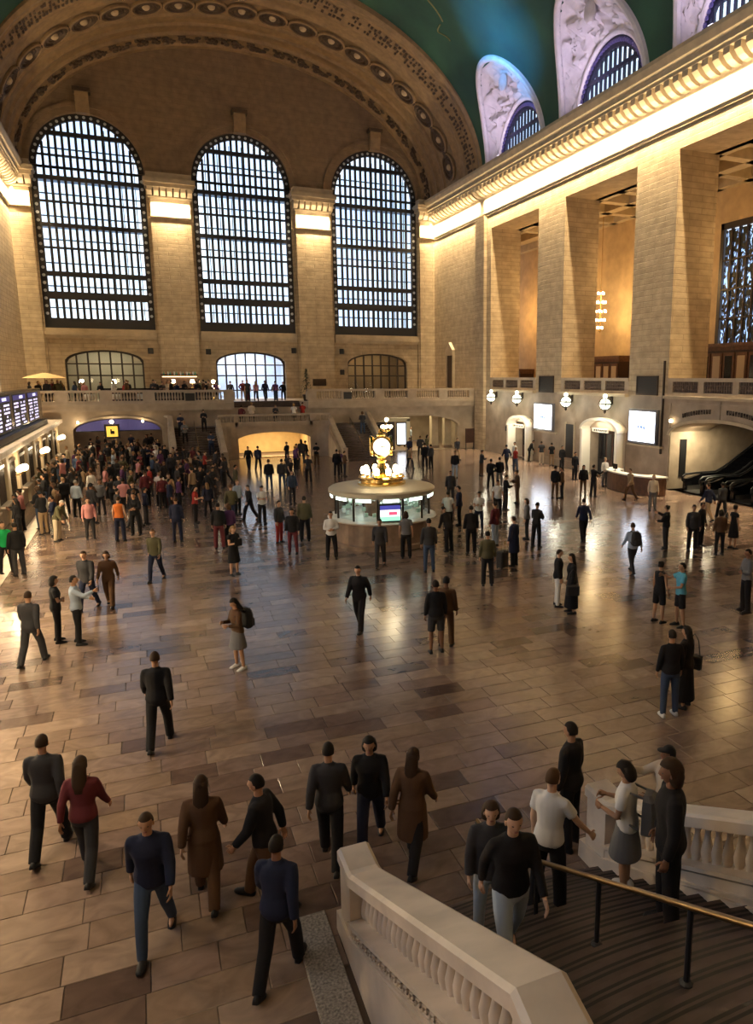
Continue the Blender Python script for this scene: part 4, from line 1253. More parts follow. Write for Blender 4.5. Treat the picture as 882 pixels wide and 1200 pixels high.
candelabrum(-4.1, 64.5, 4.4, 1.5, 'bright candelabrum on the balcony left of the central doors', n=4, glow=40)
t = thing('parasol', 'tan parasol over a table at the left end of the balcony', 'parasol', (-16.2, 63.4, 4.4))
obj('canopy', MB().lathe([(1.5, 1.95), (0.9, 2.15), (0.05, 2.35)], 10), mat('tan_canvas', (0.55, 0.38, 0.18), 0.8), t, world=False)
obj('pole', MB().tube([(0, 0, 0), (0, 0, 2.4)], 0.03, 8), WOODM, t, world=False)
obj('base', MB().lathe([(0.3, 0), (0.3, 0.06), (0.06, 0.1)], 12), IRON, t, world=False)
for i, x in enumerate((-16.9, -15.0, -13.2, -11.4, -9.6)):
    t = thing('cafe_table', ['small white clothed table under the tan parasol', 'small white clothed table second from the left on the balcony', 'small white clothed table in the middle of the left balcony', 'small white clothed table second from the right on the left balcony', 'small white clothed table nearest the far staircase on the balcony'][i], 'table', (x, 62.3, 4.4), 'cafe tables on the balcony')
    obj('cloth', MB().lathe([(0.42, 0.35), (0.38, 0.72), (0.36, 0.75), (0.01, 0.755)], 14), mat('white_cloth', (0.7, 0.66, 0.6), 0.8), t, world=False)
    obj('leg', MB().tube([(0, 0, 0), (0, 0, 0.5)], 0.04, 8), IRON, t, world=False)
# potted conifer on the balcony
t = thing('potted_tree', 'dark potted conifer standing on the balcony right of the central doors', 'plant', (3.55, 64.2, 4.4))
obj('pot', MB().lathe([(0.28, 0), (0.38, 0.5), (0.42, 0.52), (0.36, 0.55)], 12), BRONZE, t, world=False)
obj('trunk', MB().tube([(0, 0, 0.4), (0, 0, 2.6)], [0.06, 0.02], 6), WOODD, t, world=False)
fm = MB(); rr = random.Random(2)
for i in range(420):
    z = 0.75 + 2.0 * rr.random(); r = (2.85 - z) * 0.30 * math.sqrt(rr.random()); a = rr.random() * 2 * PI
    c = Vector((r * math.cos(a), r * math.sin(a), z)); u = Vector((math.cos(a), math.sin(a), -0.5)) * 0.12; w = Vector((-math.sin(a), math.cos(a), 0)) * 0.05
    fm.add([c - w, c + w, c + u], [(0, 1, 2)])
tag(obj('foliage', fm, mat('dark_needles', (0.02, 0.035, 0.018), 0.8), t, world=False), kind='stuff')

# ================================================================== TICKET WALL, BOARD (SOUTH)
tk = MB()
XT = -15.5
tk.box(-XN + 0.02, XT, 12.0, 60.9, 0, 3.15)
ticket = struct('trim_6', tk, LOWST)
obj('ledge', MB().box(-XN + 0.02, XT + 0.42, 12.0, 61.0, 3.15, 3.38).box(-XN + 0.02, XT + 0.2, 12.0, 61.0, 2.98, 3.15), MARBLE, ticket)
for i in range(15):
    y = 14.5 + 3.13 * i
    w_ = obj('ticket_window', MB().box(XT - 0.02, XT + 0.05, y - 0.85, y + 0.85, 1.05, 2.6), mat('ticket_glass', (0.05, 0.04, 0.03), 0.2), ticket)
    obj('counter', MB().box(XT - 0.02, XT + 0.32, y - 0.95, y + 0.95, 0.98, 1.06), MARBLE, w_)
    g = MB()
    for k in range(9):
        yy = y - 0.8 + 0.2 * k
        g.box(XT + 0.05, XT + 0.075, yy - 0.012, yy + 0.012, 1.06, 2.6)
    g.box(XT + 0.04, XT + 0.1, y - 0.9, y + 0.9, 2.56, 2.7)
    obj('grille', g, BRONZE, w_)
    obj('pilaster', MB().box(XT - 0.02, XT + 0.14, y + 1.565 - 0.3, y + 1.565 + 0.3, 0, 2.98), PLAIN, ticket)
names_l = ['ticket hall lamp at the near end of the left wall', 'ticket hall lamp nearest the viewer on the left wall', 'second ticket hall lamp on the left wall', 'glowing globe lamp at the left edge below the departures board', 'glowing globe lamp below the middle of the departures board', 'glowing globe lamp below the far end of the departures board']
for i, y in enumerate((13.6, 21.4, 30.6, 40.0, 49.2, 59.2)):
    t = thing('ticket_lamp', names_l[i], 'lamp', (XT + 0.1, y, 2.15), 'globe lamps along the ticket windows')
    obj('bracket', MB().tube([(0, 0, -0.3), (0.25, 0, -0.25), (0.4, 0, -0.05)], 0.03, 6).tube([(0.2, -0.35, -0.1), (0.4, 0, -0.12), (0.2, 0.35, -0.1)], 0.025, 6), BRASS, t, world=False)
    for (gx, gy, gz, r) in ((0.4, 0, 0.08, 0.17), (0.22, -0.38, 0.02, 0.14), (0.22, 0.38, 0.02, 0.14)):
        obj('globe', MB().ellipsoid((gx, gy, gz), (r, r, r), 12, 8), LAMPW, t, world=False, sm=True)
    light('ticket_lamp_light', 'POINT', (XT + 0.95, y, 2.25), (800, 800, 520, 160, 100, 70)[i], WARM2, 0.2)
bd = thing('departures_board', 'long black departures board with rows of pale violet text on the left', 'board', (XT - 0.3, 40, 3.4))
obj('casing', MB().bbox(XT - 0.75, XT - 0.25, 22.0, 55.9, 3.4, 5.72, 0.04), BLACKG, bd)
obj('lower_rim', MB().box(XT - 0.28, XT + 0.0, 22.0, 55.9, 3.4, 3.72), BLACK, bd)
rr = random.Random(9)
for i, ya in enumerate((49.5, 44.0, 38.5, 33.0, 27.5)):
    p = obj('panel', MB().box(XT - 0.26, XT - 0.235, ya, ya + 4.6, 3.85, 5.55), BLACK, bd)
    h = MB().box(XT - 0.235, XT - 0.22, ya + 0.1, ya + 4.5, 5.25, 5.5)
    obj('header', h, BOARDB, p)
    tx = MB()
    tx.box(XT - 0.222, XT - 0.212, ya + 2.2, ya + 3.4, 5.31, 5.45)
    for r in range(7):
        z = 5.08 - 0.185 * r
        y = ya + 0.35
        for (a, b) in ((0.3, 1.7), (2.6, 4.2)):
            y = ya + a
            while y < ya + b - 0.1:
                l = rr.uniform(0.12, 0.42)
                if rr.random() < 0.75: tx.box(XT - 0.235, XT - 0.22, y, min(y + l, ya + b), z - 0.042, z + 0.042)
                y += l + rr.uniform(0.03, 0.1)
    tag(obj('text_rows', tx, BOARDT, p), kind='stuff')

# ================================================================== NORTH WALL FITTINGS
for ya, yb, lab in ((47.06, 49.72, 'white lit advertising screen on the farther stone pier'), (35.06, 37.61, 'white lit advertising screen on the nearer stone pier')):
    t = thing('wall_screen', lab, 'screen', (XN, (ya + yb) / 2, 2.5))
    obj('frame', MB().box(XN - 0.22, XN + 0.0, ya - 0.08, yb + 0.08, 2.48, 4.55), mat('grey_frame', (0.1, 0.1, 0.12), 0.4), t)
    f = obj('screen', MB().box(XN - 0.24, XN - 0.22, ya + 0.02, yb - 0.02, 2.6, 4.42), SCREENW, t)
    yc = (ya + yb) / 2; m = MB()
    for k in (-1, 0, 1):
        m.tube([(XN - 0.245, yc + k * 0.26 - 0.08, 3.40 + 0.05 * k), (XN - 0.245, yc + k * 0.26, 3.62 - 0.06 * abs(k)), (XN - 0.245, yc + k * 0.26 + 0.07, 3.44)], 0.05, 5)
    m.tube([(XN - 0.245, yc - 0.3, 3.3), (XN - 0.245, yc + 0.05, 3.24), (XN - 0.245, yc + 0.3, 3.34)], 0.025, 5)
    obj('mark', m, SCREENB, f)
    obj('shelf', MB().box(XN - 0.28, XN, ya - 0.6, yb + 0.1, 2.32, 2.42), PLAIN, t)
    light('screen_glow', 'AREA', (XN - 0.4, yc, 3.5), 40, (0.8, 0.87, 1.0), 1.8, 2.4, (0, PI / 2, 0))
for ya, yb, za, zb in ((47.3, 49.27, 5.42, 6.45), (35.3, 37.15, 5.5, 6.45)):
    v = obj('vent', MB().box(XN - 0.05, XN + 0.02, ya, yb, za, zb), BLACK, wall_n)
    m = MB()
    m.box(XN - 0.08, XN, ya - 0.1, ya, za - 0.1, zb + 0.1).box(XN - 0.08, XN, yb, yb + 0.1, za - 0.1, zb + 0.1).box(XN - 0.08, XN, ya, yb, zb, zb + 0.1).box(XN - 0.08, XN, ya, yb, za - 0.1, za)
    for k in range(6):
        z = za + (zb - za) * (k + 0.5) / 6
        m.box(XN - 0.065, XN - 0.04, ya, yb, z - 0.015, z + 0.015)
    obj('vent_frame', m, BRONZE, v)
obj('conduit', MB().box(XN - 0.1, XN, 34.62, 34.72, 2.0, 7.4), BRONZE, wall_n)
for ya, yb, za, zb in ((44.3, 45.3, 0.75, 3.15),):
    obj('dark_panel', MB().box(XN - 0.06, XN + 0.02, ya, yb, za, zb), BLACK, wall_n)
    obj('dark_panel_frame', MB().box(XN - 0.05, XN + 0.01, ya - 0.18, ya, za - 0.1, zb + 0.15).box(XN - 0.05, XN + 0.01, yb, yb + 0.18, za - 0.1, zb + 0.15), PLAIN, wall_n)
obj('small_vent', MB().bbox(XN - 0.05, XN + 0.02, 54.6, 55.0, 2.0, 2.4, 0.02), BLACK, wall_n)
lab4 = ['round glass wall lantern farthest along the north wall', 'round glass wall lantern above the smaller lit gate', 'round glass wall lantern between the two lit screens', 'round glass wall lantern above the larger lit gate']
for i, y in enumerate((56.7, 52.0, 44.6, 39.8)):
    t = thing('wall_lantern', lab4[i], 'lamp', (XN - 0.55, y, 4.75), 'round lanterns on the north wall')
    obj('globe', MB().ellipsoid((0, 0, 0.0), (0.36, 0.40, 0.34), 16, 10), LAMPG, t, world=False, sm=True)
    obj('band', MB().lathe([(0.44, -0.05), (0.47, 0), (0.44, 0.05)], 16), BRONZE, t, world=False)
    m = MB()
    for k in range(6):
        a = 2 * PI * k / 6
        m.tube([(0.43 * math.cos(a) * math.cos(b), 0.45 * math.sin(a) * math.cos(b), 0.4 * math.sin(b)) for b in [-1.4 + 2.8 * j / 8 for j in range(9)]], 0.03, 5)
    obj('ribs', m, BRONZE, t, world=False)
    obj('finial', MB().lathe([(0.02, -0.62), (0.10, -0.52), (0.06, -0.45), (0.22, -0.36)], 10), BRONZE, t, world=False)
    obj('upper_globe', MB().ellipsoid((0, 0, 0.5), (0.15, 0.15, 0.15), 10, 8), LAMPG, t, world=False, sm=True)
    obj('bracket', MB().tube([(0.5, 0, 0.25), (0.25, 0, 0.45), (0, 0, 0.36)], 0.035, 6).bbox(0.45, 0.53, -0.12, 0.12, 0.0, 0.5, 0.02), BRONZE, t, world=False)
    light('lantern_light', 'POINT', (XN - 1.25, y, 4.6), 110, (1.0, 0.93, 0.72), 0.3)
# lit track gates with arched hoods
for k, (ya, yb, zt, lab) in enumerate(((50.2, 53.3, 3.55, 'smaller lit gate with a pale arched hood on the north wall'), (38.3, 42.3, 3.95, 'larger lit gate with a pale arched hood on the north wall'))):
    t = thing('track_gate', lab, 'gate', (XN, (ya + yb) / 2, 0))
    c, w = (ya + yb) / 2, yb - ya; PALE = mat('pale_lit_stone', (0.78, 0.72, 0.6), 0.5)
    hd = MB(); P = [[], [], [], []]
    for i in range(21):
        a = PI * i / 20
        yy = c + (w / 2 + 0.18) * math.cos(a); z = zt - 0.95 + 0.85 * math.sin(a)
        y2 = c + (w / 2 - 0.02) * math.cos(a); z2 = zt - 0.95 + 0.68 * math.sin(a)
        P[0].append((XN + 0.1, yy, z)); P[1].append((XN - 0.75, yy, z)); P[2].append((XN - 0.75, y2, z2)); P[3].append((XN + 0.1, y2, z2))
    hd.grid(P)
    obj('hood', hd, PALE, t)
    for yy in (ya, yb):
        obj('jamb', MB().bbox(XN - 0.7, XN + 0.0, yy - 0.14, yy + 0.14, 0, zt - 0.9, 0.03), PALE, t)
    n = 3 if k == 0 else 4
    for i in range(n):
        y0_ = ya + 0.2 + (w - 0.4) * i / n; y1_ = y0_ + (w - 0.4) / n - 0.1
        bdp = obj('leaf', MB().box(XN + 0.55, XN + 0.65, y0_, y1_, 0.02, zt - 1.0), BLACK if i % 2 else WOODD, t)
        obj('leaf_glass', MB().box(XN + 0.53, XN + 0.55, y0_ + 0.15, y1_ - 0.15, 1.0, zt - 1.25), BLACKG, bdp)
    obj('back_wall', MB().box(XN + 2.4, XN + 2.5, ya, yb, 0, 3.4), PLAIN, t)
    sg = obj('sign_strip', MB().box(XN - 0.55, XN - 0.45, c - 0.9, c + 0.9, zt - 1.05, zt - 0.8), PALE, t)
    m = MB()
    for i in range(7):
        m.box(XN - 0.565, XN - 0.55, c - 0.78 + 0.22 * i, c - 0.66 + 0.22 * i, zt - 1.0, zt - 0.86)
    obj('lettering', m, BLACK, sg)
    light('gate_lamp', 'AREA', (XN - 0.35, c, zt - 0.4), 60, (1.0, 0.92, 0.72), 0.5, w * 0.7, (0, 0, 0))
    light('gate_wash', 'POINT', (XN - 1.6, c, 2.4), 130, (1.0, 0.9, 0.7), 0.2)

# escalators in the arched recess
em = MB()
em.quad((XN, ESC0, 0.0), (XB + 2, ESC0, 0.0), (XB + 2, ESC1, 0.0), (XN, ESC1, 0.0))
em.quad((XN + TH, ESC1, 0), (XB, ESC1, 0), (XB, ESC1, 5.3), (XN + TH, ESC1, 5.3))
em.quad((XN + TH, ESC0, 0), (XB, ESC0, 0), (XB, ESC0, 5.3), (XN + TH, ESC0, 5.3))
em.quad((XB - 0.2, ESC0, 0), (XB - 0.2, ESC1, 0), (XB - 0.2, ESC1, 5.3), (XB - 0.2, ESC0, 5.3))
em.quad((XN + TH, ESC0, 5.25), (XB, ESC0, 5.25), (XB, ESC1, 5.25), (XN + TH, ESC1, 5.25))
er = struct('wall_escalator_recess', em, LOWST)
obj('dark_panel', MB().box(19.0, 19.45, ESC1 - 0.06, ESC1, 0.7, 2.9), BLACK, er)
m = MB(); P = [[], [], [], []]; cE = (ESC0 + ESC1) / 2
for i in range(33):
    a = PI * i / 32
    for q, (kk, xx) in enumerate(((1.0, XN + 0.02), (1.0, XN - 0.1), (1.05, XN - 0.1), (1.05, XN + 0.02))):
        P[q].append((xx, cE + 3.85 * kk * math.cos(a), 3.15 + (0.92 + (kk - 1) * 3.6) * math.sin(a)))
m.grid(P); obj('archivolt', m, PLAIN, wall_n)
m = MB(); rr = random.Random(4)
for (a0, a1) in ((1.75, 2.35), (0.85, 1.42)):
    n = 12
    for i in range(n):
        a = a1 + (a0 - a1) * i / (n - 1); yy = cE + 4.0 * math.cos(PI - a); z = 3.42 + 1.12 * math.sin(a)
        for s_ in range(2):
            m.box(XN - 0.03, XN, yy - 0.08 + 0.09 * s_, yy - 0.05 + 0.09 * s_, z, z + 0.24)
        m.box(XN - 0.03, XN, yy - 0.08, yy + 0.03, z + rr.choice([0, 0.1, 0.21]), z + 0.03 + rr.choice([0, 0.1, 0.21]))
obj('inscription', m, BRONZE, wall_n)
obj('panel_moulding', MB().box(XN - 0.05, XN, 30.0, 30.1, 4.1, 5.2).box(XN - 0.05, XN, 26.4, 34.0, 5.0, 5.06).box(XN - 0.05, XN, 33.95, 34.03, 0.5, 5.06), RAILM, wall_n)
t = thing('bulb_lamp', 'small round bulb beside the escalator arch', 'lamp', (XN - 0.15, 33.75, 4.0))
obj('bulb', MB().ellipsoid((0, 0, 0), (0.11, 0.11, 0.11), 10, 8), LAMPW, t, world=False, sm=True)
obj('socket', MB().lathe([(0.05, -0.16), (0.07, -0.08)], 8), BRASS, t, world=False)
light('escalator_lamp', 'AREA', (19.5, 32.6, 3.7), 300, (1.0, 0.85, 0.55), 0.6, 1.6, (0, 0, 0))
def escalator(yc, lab):
    t = thing('escalator', lab, 'escalator', (19.0, yc, 0), 'escalators rising into the arched recess')
    hw = 0.62
    def prof(x):   # incline line
        return 0.0 if x < 21.2 else (x - 21.2) * 0.577
    xs = [18.75, 19.0, 20.0, 21.0, 21.6, 22.4, 24.0, 26.6]
    for sy in (-1, 1):
        y0_, y1_ = yc + sy * hw, yc + sy * (hw + 0.22)
        lo = [(x, prof(x) - 0.35 if x > 21.4 else 0.0) for x in xs]; hi = [(x, prof(x) + (0.95 if x > 19 else 0.72)) for x in xs]
        b = obj('balustrade', MB().prism(lo + list(reversed(hi)), 'y', min(y0_, y1_), max(y0_, y1_)), BLACKG, t)
        rail = [(18.85, (y0_ + y1_) / 2, 0.45), (18.62, (y0_ + y1_) / 2, 0.62), (18.62, (y0_ + y1_) / 2, 0.82), (18.8, (y0_ + y1_) / 2, 0.96)] + [(x, (y0_ + y1_) / 2, prof(x) + 1.0) for x in xs[2:]]
        obj('hand_belt', MB().tube(rail, 0.06, 8), BLACK, b, sm=True)
        obj('skirt_trim', MB().box(18.9, 20.3, min(y0_, y1_) - 0.01, max(y0_, y1_) + 0.01, 0.02, 0.3), STEEL, b)
        obj('deck_trim', MB().tube([(x, (y0_ + y1_) / 2 - sy * 0.06, prof(x) + 0.955) for x in xs[2:]], 0.03, 6), STEEL, b)
    obj('comb_plate', MB().box(18.6, 20.2, yc - hw, yc + hw, 0.0, 0.03), STEEL, t)
    for i in range(13):
        x = 20.2 + 0.4 * i; z = max(0.0, prof(x + 0.2))
        obj('step', MB().box(x, x + 0.41, yc - hw + 0.01, yc + hw - 0.01, z - 0.25 if z > 0.3 else 0.0, z + 0.04), IRON, t)
escalator(32.35, 'escalator nearest the lit recess wall, next to the dark slot panel')
escalator(30.45, 'middle escalator of the recess, second from the dark slot panel')
escalator(28.55, 'third escalator of the recess, toward the right edge')

# information desk by the north wall
t = thing('service_desk', 'curved brown service desk with a white top near the north wall', 'desk', (16.1, 34.2, 0))
def desk_path(r):
    return [(16.2 + 1.15 * r * math.cos(a), 34.2 + 2.4 * r * math.sin(a)) for a in [PI * 0.45 + PI * 1.12 * i / 20 for i in range(21)]]
o_, i_ = desk_path(1.0), desk_path(0.62)
obj('body', MB().grid([[(x, y, 1.02) for x, y in i_], [(x, y, 0) for x, y in i_]]).grid([[(x, y, 1.02) for x, y in o_], [(x, y, 0) for x, y in o_]]).grid([[(x, y, 0) for x, y in (o_[0], i_[0])], [(x, y, 1.02) for x, y in (o_[0], i_[0])]]).grid([[(x, y, 0) for x, y in (o_[-1], i_[-1])], [(x, y, 1.02) for x, y in (o_[-1], i_[-1])]]), WOODM, t)
o_, i_ = desk_path(1.06), desk_path(0.56)
obj('top', MB().grid([[(x, y, 1.02) for x, y in o_], [(x, y, 1.09) for x, y in o_], [(x, y, 1.09) for x, y in i_], [(x, y, 1.02) for x, y in i_], [(x, y, 1.02) for x, y in o_]]), mat('white_counter', (0.8, 0.78, 0.72), 0.3), t)
t2 = thing('desk_monitor', 'small monitor standing on the white service desk', 'monitor', (15.35, 35.1, 1.09))
obj('screen', MB().bbox(-0.02, 0.02, -0.22, 0.22, 0.12, 0.42, 0.008), BLACKG, t2, world=False)
obj('stand', MB().box(-0.08, 0.08, -0.1, 0.1, 0, 0.015).box(-0.015, 0.015, -0.02, 0.02, 0, 0.16), IRON, t2, world=False)

# chandelier in the passage
t = thing('chandelier', 'slim chandelier of glowing bulbs in the passage behind the second opening', 'chandelier', (25.0, 51.5, 13.3))
obj('rod', MB().tube([(0, 0, 0), (0, 0, 6.0)], 0.03, 6), BRASS, t, world=False)
obj('stem', MB().lathe([(0.03, -3.3), (0.08, -3.2), (0.05, -2.6), (0.1, -2.0), (0.05, -1.4), (0.1, -0.8), (0.04, 0.1)], 8), BRASS, t, world=False, sm=True)
for j, (z, r, n) in enumerate(((-0.3, 0.25, 4), (-1.0, 0.38, 6), (-1.7, 0.45, 6), (-2.4, 0.38, 6), (-3.0, 0.22, 4))):
    for i in range(n):
        a = 2 * PI * i / n + j * 0.4
        ar = obj('arm', MB().tube([(0, 0, z), (r * math.cos(a), r * math.sin(a), z)], 0.02, 5), BRASS, t, world=False)
        obj('bulb', MB().ellipsoid((r * math.cos(a), r * math.sin(a), z + 0.12), (0.09, 0.09, 0.12), 8, 6), LAMPW, ar, world=False, sm=True)
light('chandelier_light', 'POINT', (24.4, 51.0, 11.6), 500, (1.0, 0.66, 0.28), 0.4)

# ================================================================== INFORMATION BOOTH
BX, BY = -1.17, 27.5
t = thing('information_booth', 'round information booth with brown marble base and brightly lit windows', 'booth', (BX, BY, 0))
NB = 12
def ringpts(r, z, n=48): return [(r * math.cos(2 * PI * i / n), r * math.sin(2 * PI * i / n), z) for i in range(n)]
obj('base', MB().lathe([(2.0, 0), (2.0, 0.15), (1.92, 0.2), (1.9, 0.98), (1.98, 1.02)], 48), MARBLE2, t, world=False)
obj('counter', MB().lathe([(2.12, 1.02), (2.16, 1.05), (2.16, 1.08), (2.1, 1.1), (1.4, 1.1)], 48), MARBLE, t, world=False)
can = obj('canopy', MB().lathe([(1.3, 2.0), (2.04, 2.0), (2.10, 2.06), (2.10, 2.18), (2.02, 2.24), (1.4, 2.30), (1.0, 2.32)], 48), mat('pale_bronze_roof', (0.42, 0.37, 0.27), 0.45, 0.3), t, world=False)
obj('core', MB().lathe([(0.7, 1.0), (0.7, 2.05)], 24), WOODM, t, world=False)
rr = random.Random(8)
for i in range(NB):
    a = 2 * PI * i / NB + 0.13; a2 = a + 2 * PI / NB; am = (a + a2) / 2
    obj('post', MB().box(-0.05, 0.05, -0.05, 0.05, 1.1, 2.02).__class__().tube([(1.86 * math.cos(a), 1.86 * math.sin(a), 1.1), (1.86 * math.cos(a), 1.86 * math.sin(a), 2.02)], 0.045, 6), BRONZE, t, world=False)
    c0, c1 = (1.84 * math.cos(a), 1.84 * math.sin(a)), (1.84 * math.cos(a2), 1.84 * math.sin(a2))
    def lerp(q): return (c0[0] + (c1[0] - c0[0]) * q, c0[1] + (c1[1] - c0[1]) * q)
    g0, g1 = lerp(0.07), lerp(0.93)
    obj('window_pane', MB().rings([[(g0[0], g0[1], z), (g1[0], g1[1], z), (g1[0] * 0.99, g1[1] * 0.99, z), (g0[0] * 0.99, g0[1] * 0.99, z)] for z in (1.12, 1.95)]), GLASS, t, world=False)
    # canopy edge light
    l0, l1 = lerp(0.22), lerp(0.78); k = 2.115 / 1.80
    obj('edge_light', MB().rings([[(l0[0] * q, l0[1] * q, z), (l1[0] * q, l1[1] * q, z), (l1[0] * (q - 0.03), l1[1] * (q - 0.03), z), (l0[0] * (q - 0.03), l0[1] * (q - 0.03), z)] for q, z in ((1.135, 1.88), (1.14, 1.99))]), LAMPC, t, world=False)
    # interior display rack
    def at(q, rad): 
        p = lerp(q); return (p[0] * rad, p[1] * rad)
    rk = MB()
    for s_ in range(3):
        for q in (0.2, 0.4, 0.6, 0.8):
            if rr.random() < 0.45: continue
            x, y = at(q, 0.72 + 0.07 * s_); z = 1.25 + 0.2 * (2 - s_)
            rk.box(x - 0.06, x + 0.06, y - 0.06, y + 0.06, z, z + 0.14)
    if rk.v: obj('leaflet_rack', rk, mat('leaflet_%d' % (i % 3), [(0.75, 0.85, 0.78), (0.6, 0.75, 0.6), (0.8, 0.8, 0.75)][i % 3], 0.5), t, world=False)
light('booth_light', 'POINT', (BX, BY - 0.0, 1.95), 12, (0.85, 1.0, 0.88), 0.4)
for i in range(6):
    a = 2 * PI * i / 6
    light('booth_light', 'POINT', (BX + 1.2 * math.cos(a), BY + 1.2 * math.sin(a), 1.88), 9, (0.85, 1.0, 0.88), 0.1)
# screen facing the viewer
va = math.atan2(-BY, CAM.x - BX)   # direction of the hall's near end
va = -1.72
sc = thing('booth_screen', 'small coloured screen in the front window of the information booth', 'screen', (BX + 1.9 * math.cos(va), BY + 1.9 * math.sin(va), 1.1), rotz=va + PI / 2)
obj('bezel', MB().bbox(-0.42, 0.42, -0.04, 0.06, 0.02, 0.72, 0.01), BLACK, sc, world=False)
obj('top_band', MB().box(-0.38, 0.38, -0.05, -0.04, 0.5, 0.66), mat('scr_navy', (0.05, 0.05, 0.3), 0.4, emit=(0.08, 0.08, 0.45), estr=0.8), sc, world=False)
obj('middle_band', MB().box(-0.38, 0.38, -0.05, -0.04, 0.24, 0.5), mat('scr_white', (0.9, 0.9, 0.9), 0.4, emit=(0.95, 0.9, 0.92), estr=1.2), sc, world=False)
obj('low_band', MB().box(-0.38, 0.38, -0.05, -0.04, 0.08, 0.24), mat('scr_green', (0.3, 0.8, 0.6), 0.4, emit=(0.4, 0.85, 0.65), estr=1.0), sc, world=False)
obj('red_mark', MB().box(-0.05, 0.26, -0.055, -0.05, 0.30, 0.42), mat('scr_red', (0.8, 0.1, 0.2), 0.4, emit=(0.85, 0.12, 0.25), estr=0.9), sc, world=False)
# clock
ck = thing('brass_clock', 'four-faced brass clock on top of the information booth', 'clock', (BX, BY, 2.3), rotz=math.radians(-14))
obj('plinth', MB().lathe([(0.95, 0.0), (0.95, 0.10), (0.85, 0.14), (0.85, 0.26), (0.92, 0.30), (0.88, 0.36), (0.4, 0.42)], 32), GOLD, ck, world=False, sm=True)
obj('stem', MB().lathe([(0.3, 0.4), (0.36, 0.5), (0.22, 0.66), (0.14, 0.85), (0.2, 0.95), (0.16, 1.05), (0.26, 1.15)], 20), GOLD, ck, world=False, sm=True)
for i in range(10):
    a = 2 * PI * i / 10
    lp = obj('plinth_lamp', MB().ellipsoid((0.72 * math.cos(a), 0.72 * math.sin(a), 0.56), (0.11, 0.11, 0.17), 10, 8), LAMPW, ck, world=False, sm=True)
    obj('lamp_cup', MB().lathe([(0.05, 0.36), (0.09, 0.42), (0.07, 0.45)], 8, 0.72 * math.cos(a), 0.72 * math.sin(a)), GOLD, lp, world=False)
obj('body', MB().ellipsoid((0, 0, 1.52), (0.36, 0.36, 0.40), 20, 12), GOLD, ck, world=False, sm=True)
obj('acorn', MB().lathe([(0.16, 1.88), (0.2, 1.95), (0.1, 2.02), (0.11, 2.08), (0.02, 2.22)], 12), GOLD, ck, world=False, sm=True)
face = MB().lathe([(0.01, 0.0), (0.33, 0.0), (0.33, -0.03)], 28); fme = face.mesh('dial'); fme.materials.append(CLOCKF)
rim = MB().lathe([(0.33, -0.12), (0.40, -0.06), (0.40, 0.02), (0.33, 0.03)], 28, caps=False); rme = rim.mesh('rim'); rme.materials.append(GOLD)
hands = MB().box(-0.012, 0.012, -0.04, 0.24, 0.01, 0.015).box(-0.04, 0.16, -0.014, 0.014, 0.012, 0.018)
for k in range(12):
    a = 2 * PI * k / 12
    hands.box(0.285 * math.cos(a) - 0.018, 0.285 * math.cos(a) + 0.018, 0.285 * math.sin(a) - 0.018, 0.285 * math.sin(a) + 0.018, 0.008, 0.012)
hme = hands.mesh('hands'); hme.materials.append(BLACK)
for i in range(4):
    a = PI / 2 * i
    M = Matrix.Translation((0.40 * math.sin(a), -0.40 * math.cos(a), 1.52)) @ Matrix.Rotation(a, 4, 'Z') @ Matrix.Rotation(PI / 2, 4, 'X')
    o = obj('dial', fme, CLOCKF, ck); o.matrix_local = M
    obj('rim', rme, GOLD, o); obj('hands', hme, BLACK, o)
light('clock_light', 'POINT', (BX, BY - 1.3, 3.3), 45, (1.0, 0.82, 0.5), 0.25)

# ================================================================== PEOPLE
def dirv(s, ab, fl):
    return Vector((s * math.sin(ab), math.sin(fl) * math.cos(ab), -math.cos(fl) * math.cos(ab)))
D = math.radians
# pose: lean, head pitch, (R arm: abduct, flex, fore_ab, fore_fl), (L arm), (R leg: thigh flex, shin flex, abduct), (L leg)
POSES = {
 'stand': (0.02, 0.05, (12, 2, 4, 16), (12, 2, 4, 16), (2, -2, 4), (-1, -4, 4)),
 'wide':  (0.0, 0.0, (16, -4, 8, 14), (16, -4, 8, 14), (3, 0, 9), (-2, -3, 9)),
 'phone': (0.05, 0.38, (10, 18, -24, 108), (10, 14, -24, 100), (2, -2, 4), (0, -5, 5)),
 'photo': (-0.03, -0.08, (16, 62, -8, 112), (10, 20, -24, 80), (3, -1, 5), (-3, -6, 5)),
 'cross': (0.0, 0.05, (14, 12, -62, 80), (14, 10, -60, 74), (1, -3, 5), (1, -4, 6)),
 'walk':  (0.07, 0.05, (10, -26, 6, -4), (10, 22, 4, 44), (26, 12, 2), (-16, -34, 2)),
 'walk2': (0.07, 0.05, (10, 22, 4, 44), (10, -26, 6, -4), (-16, -34, 2), (26, 12, 2)),
 'hips':  (0.02, 0.0, (34, -14, -34, 22), (12, 2, 4, 14), (4, 2, 6), (-2, -5, 6)),
 'lean':  (0.42, 0.25, (8, 36, 0, 58), (8, 30, 0, 50), (3, -4, 5), (0, -8, 5)),
 'rail':  (0.06, 0.12, (24, 28, 20, 42), (10, 2, 4, 14), (4, 0, 5), (-2, -8, 5)),
}
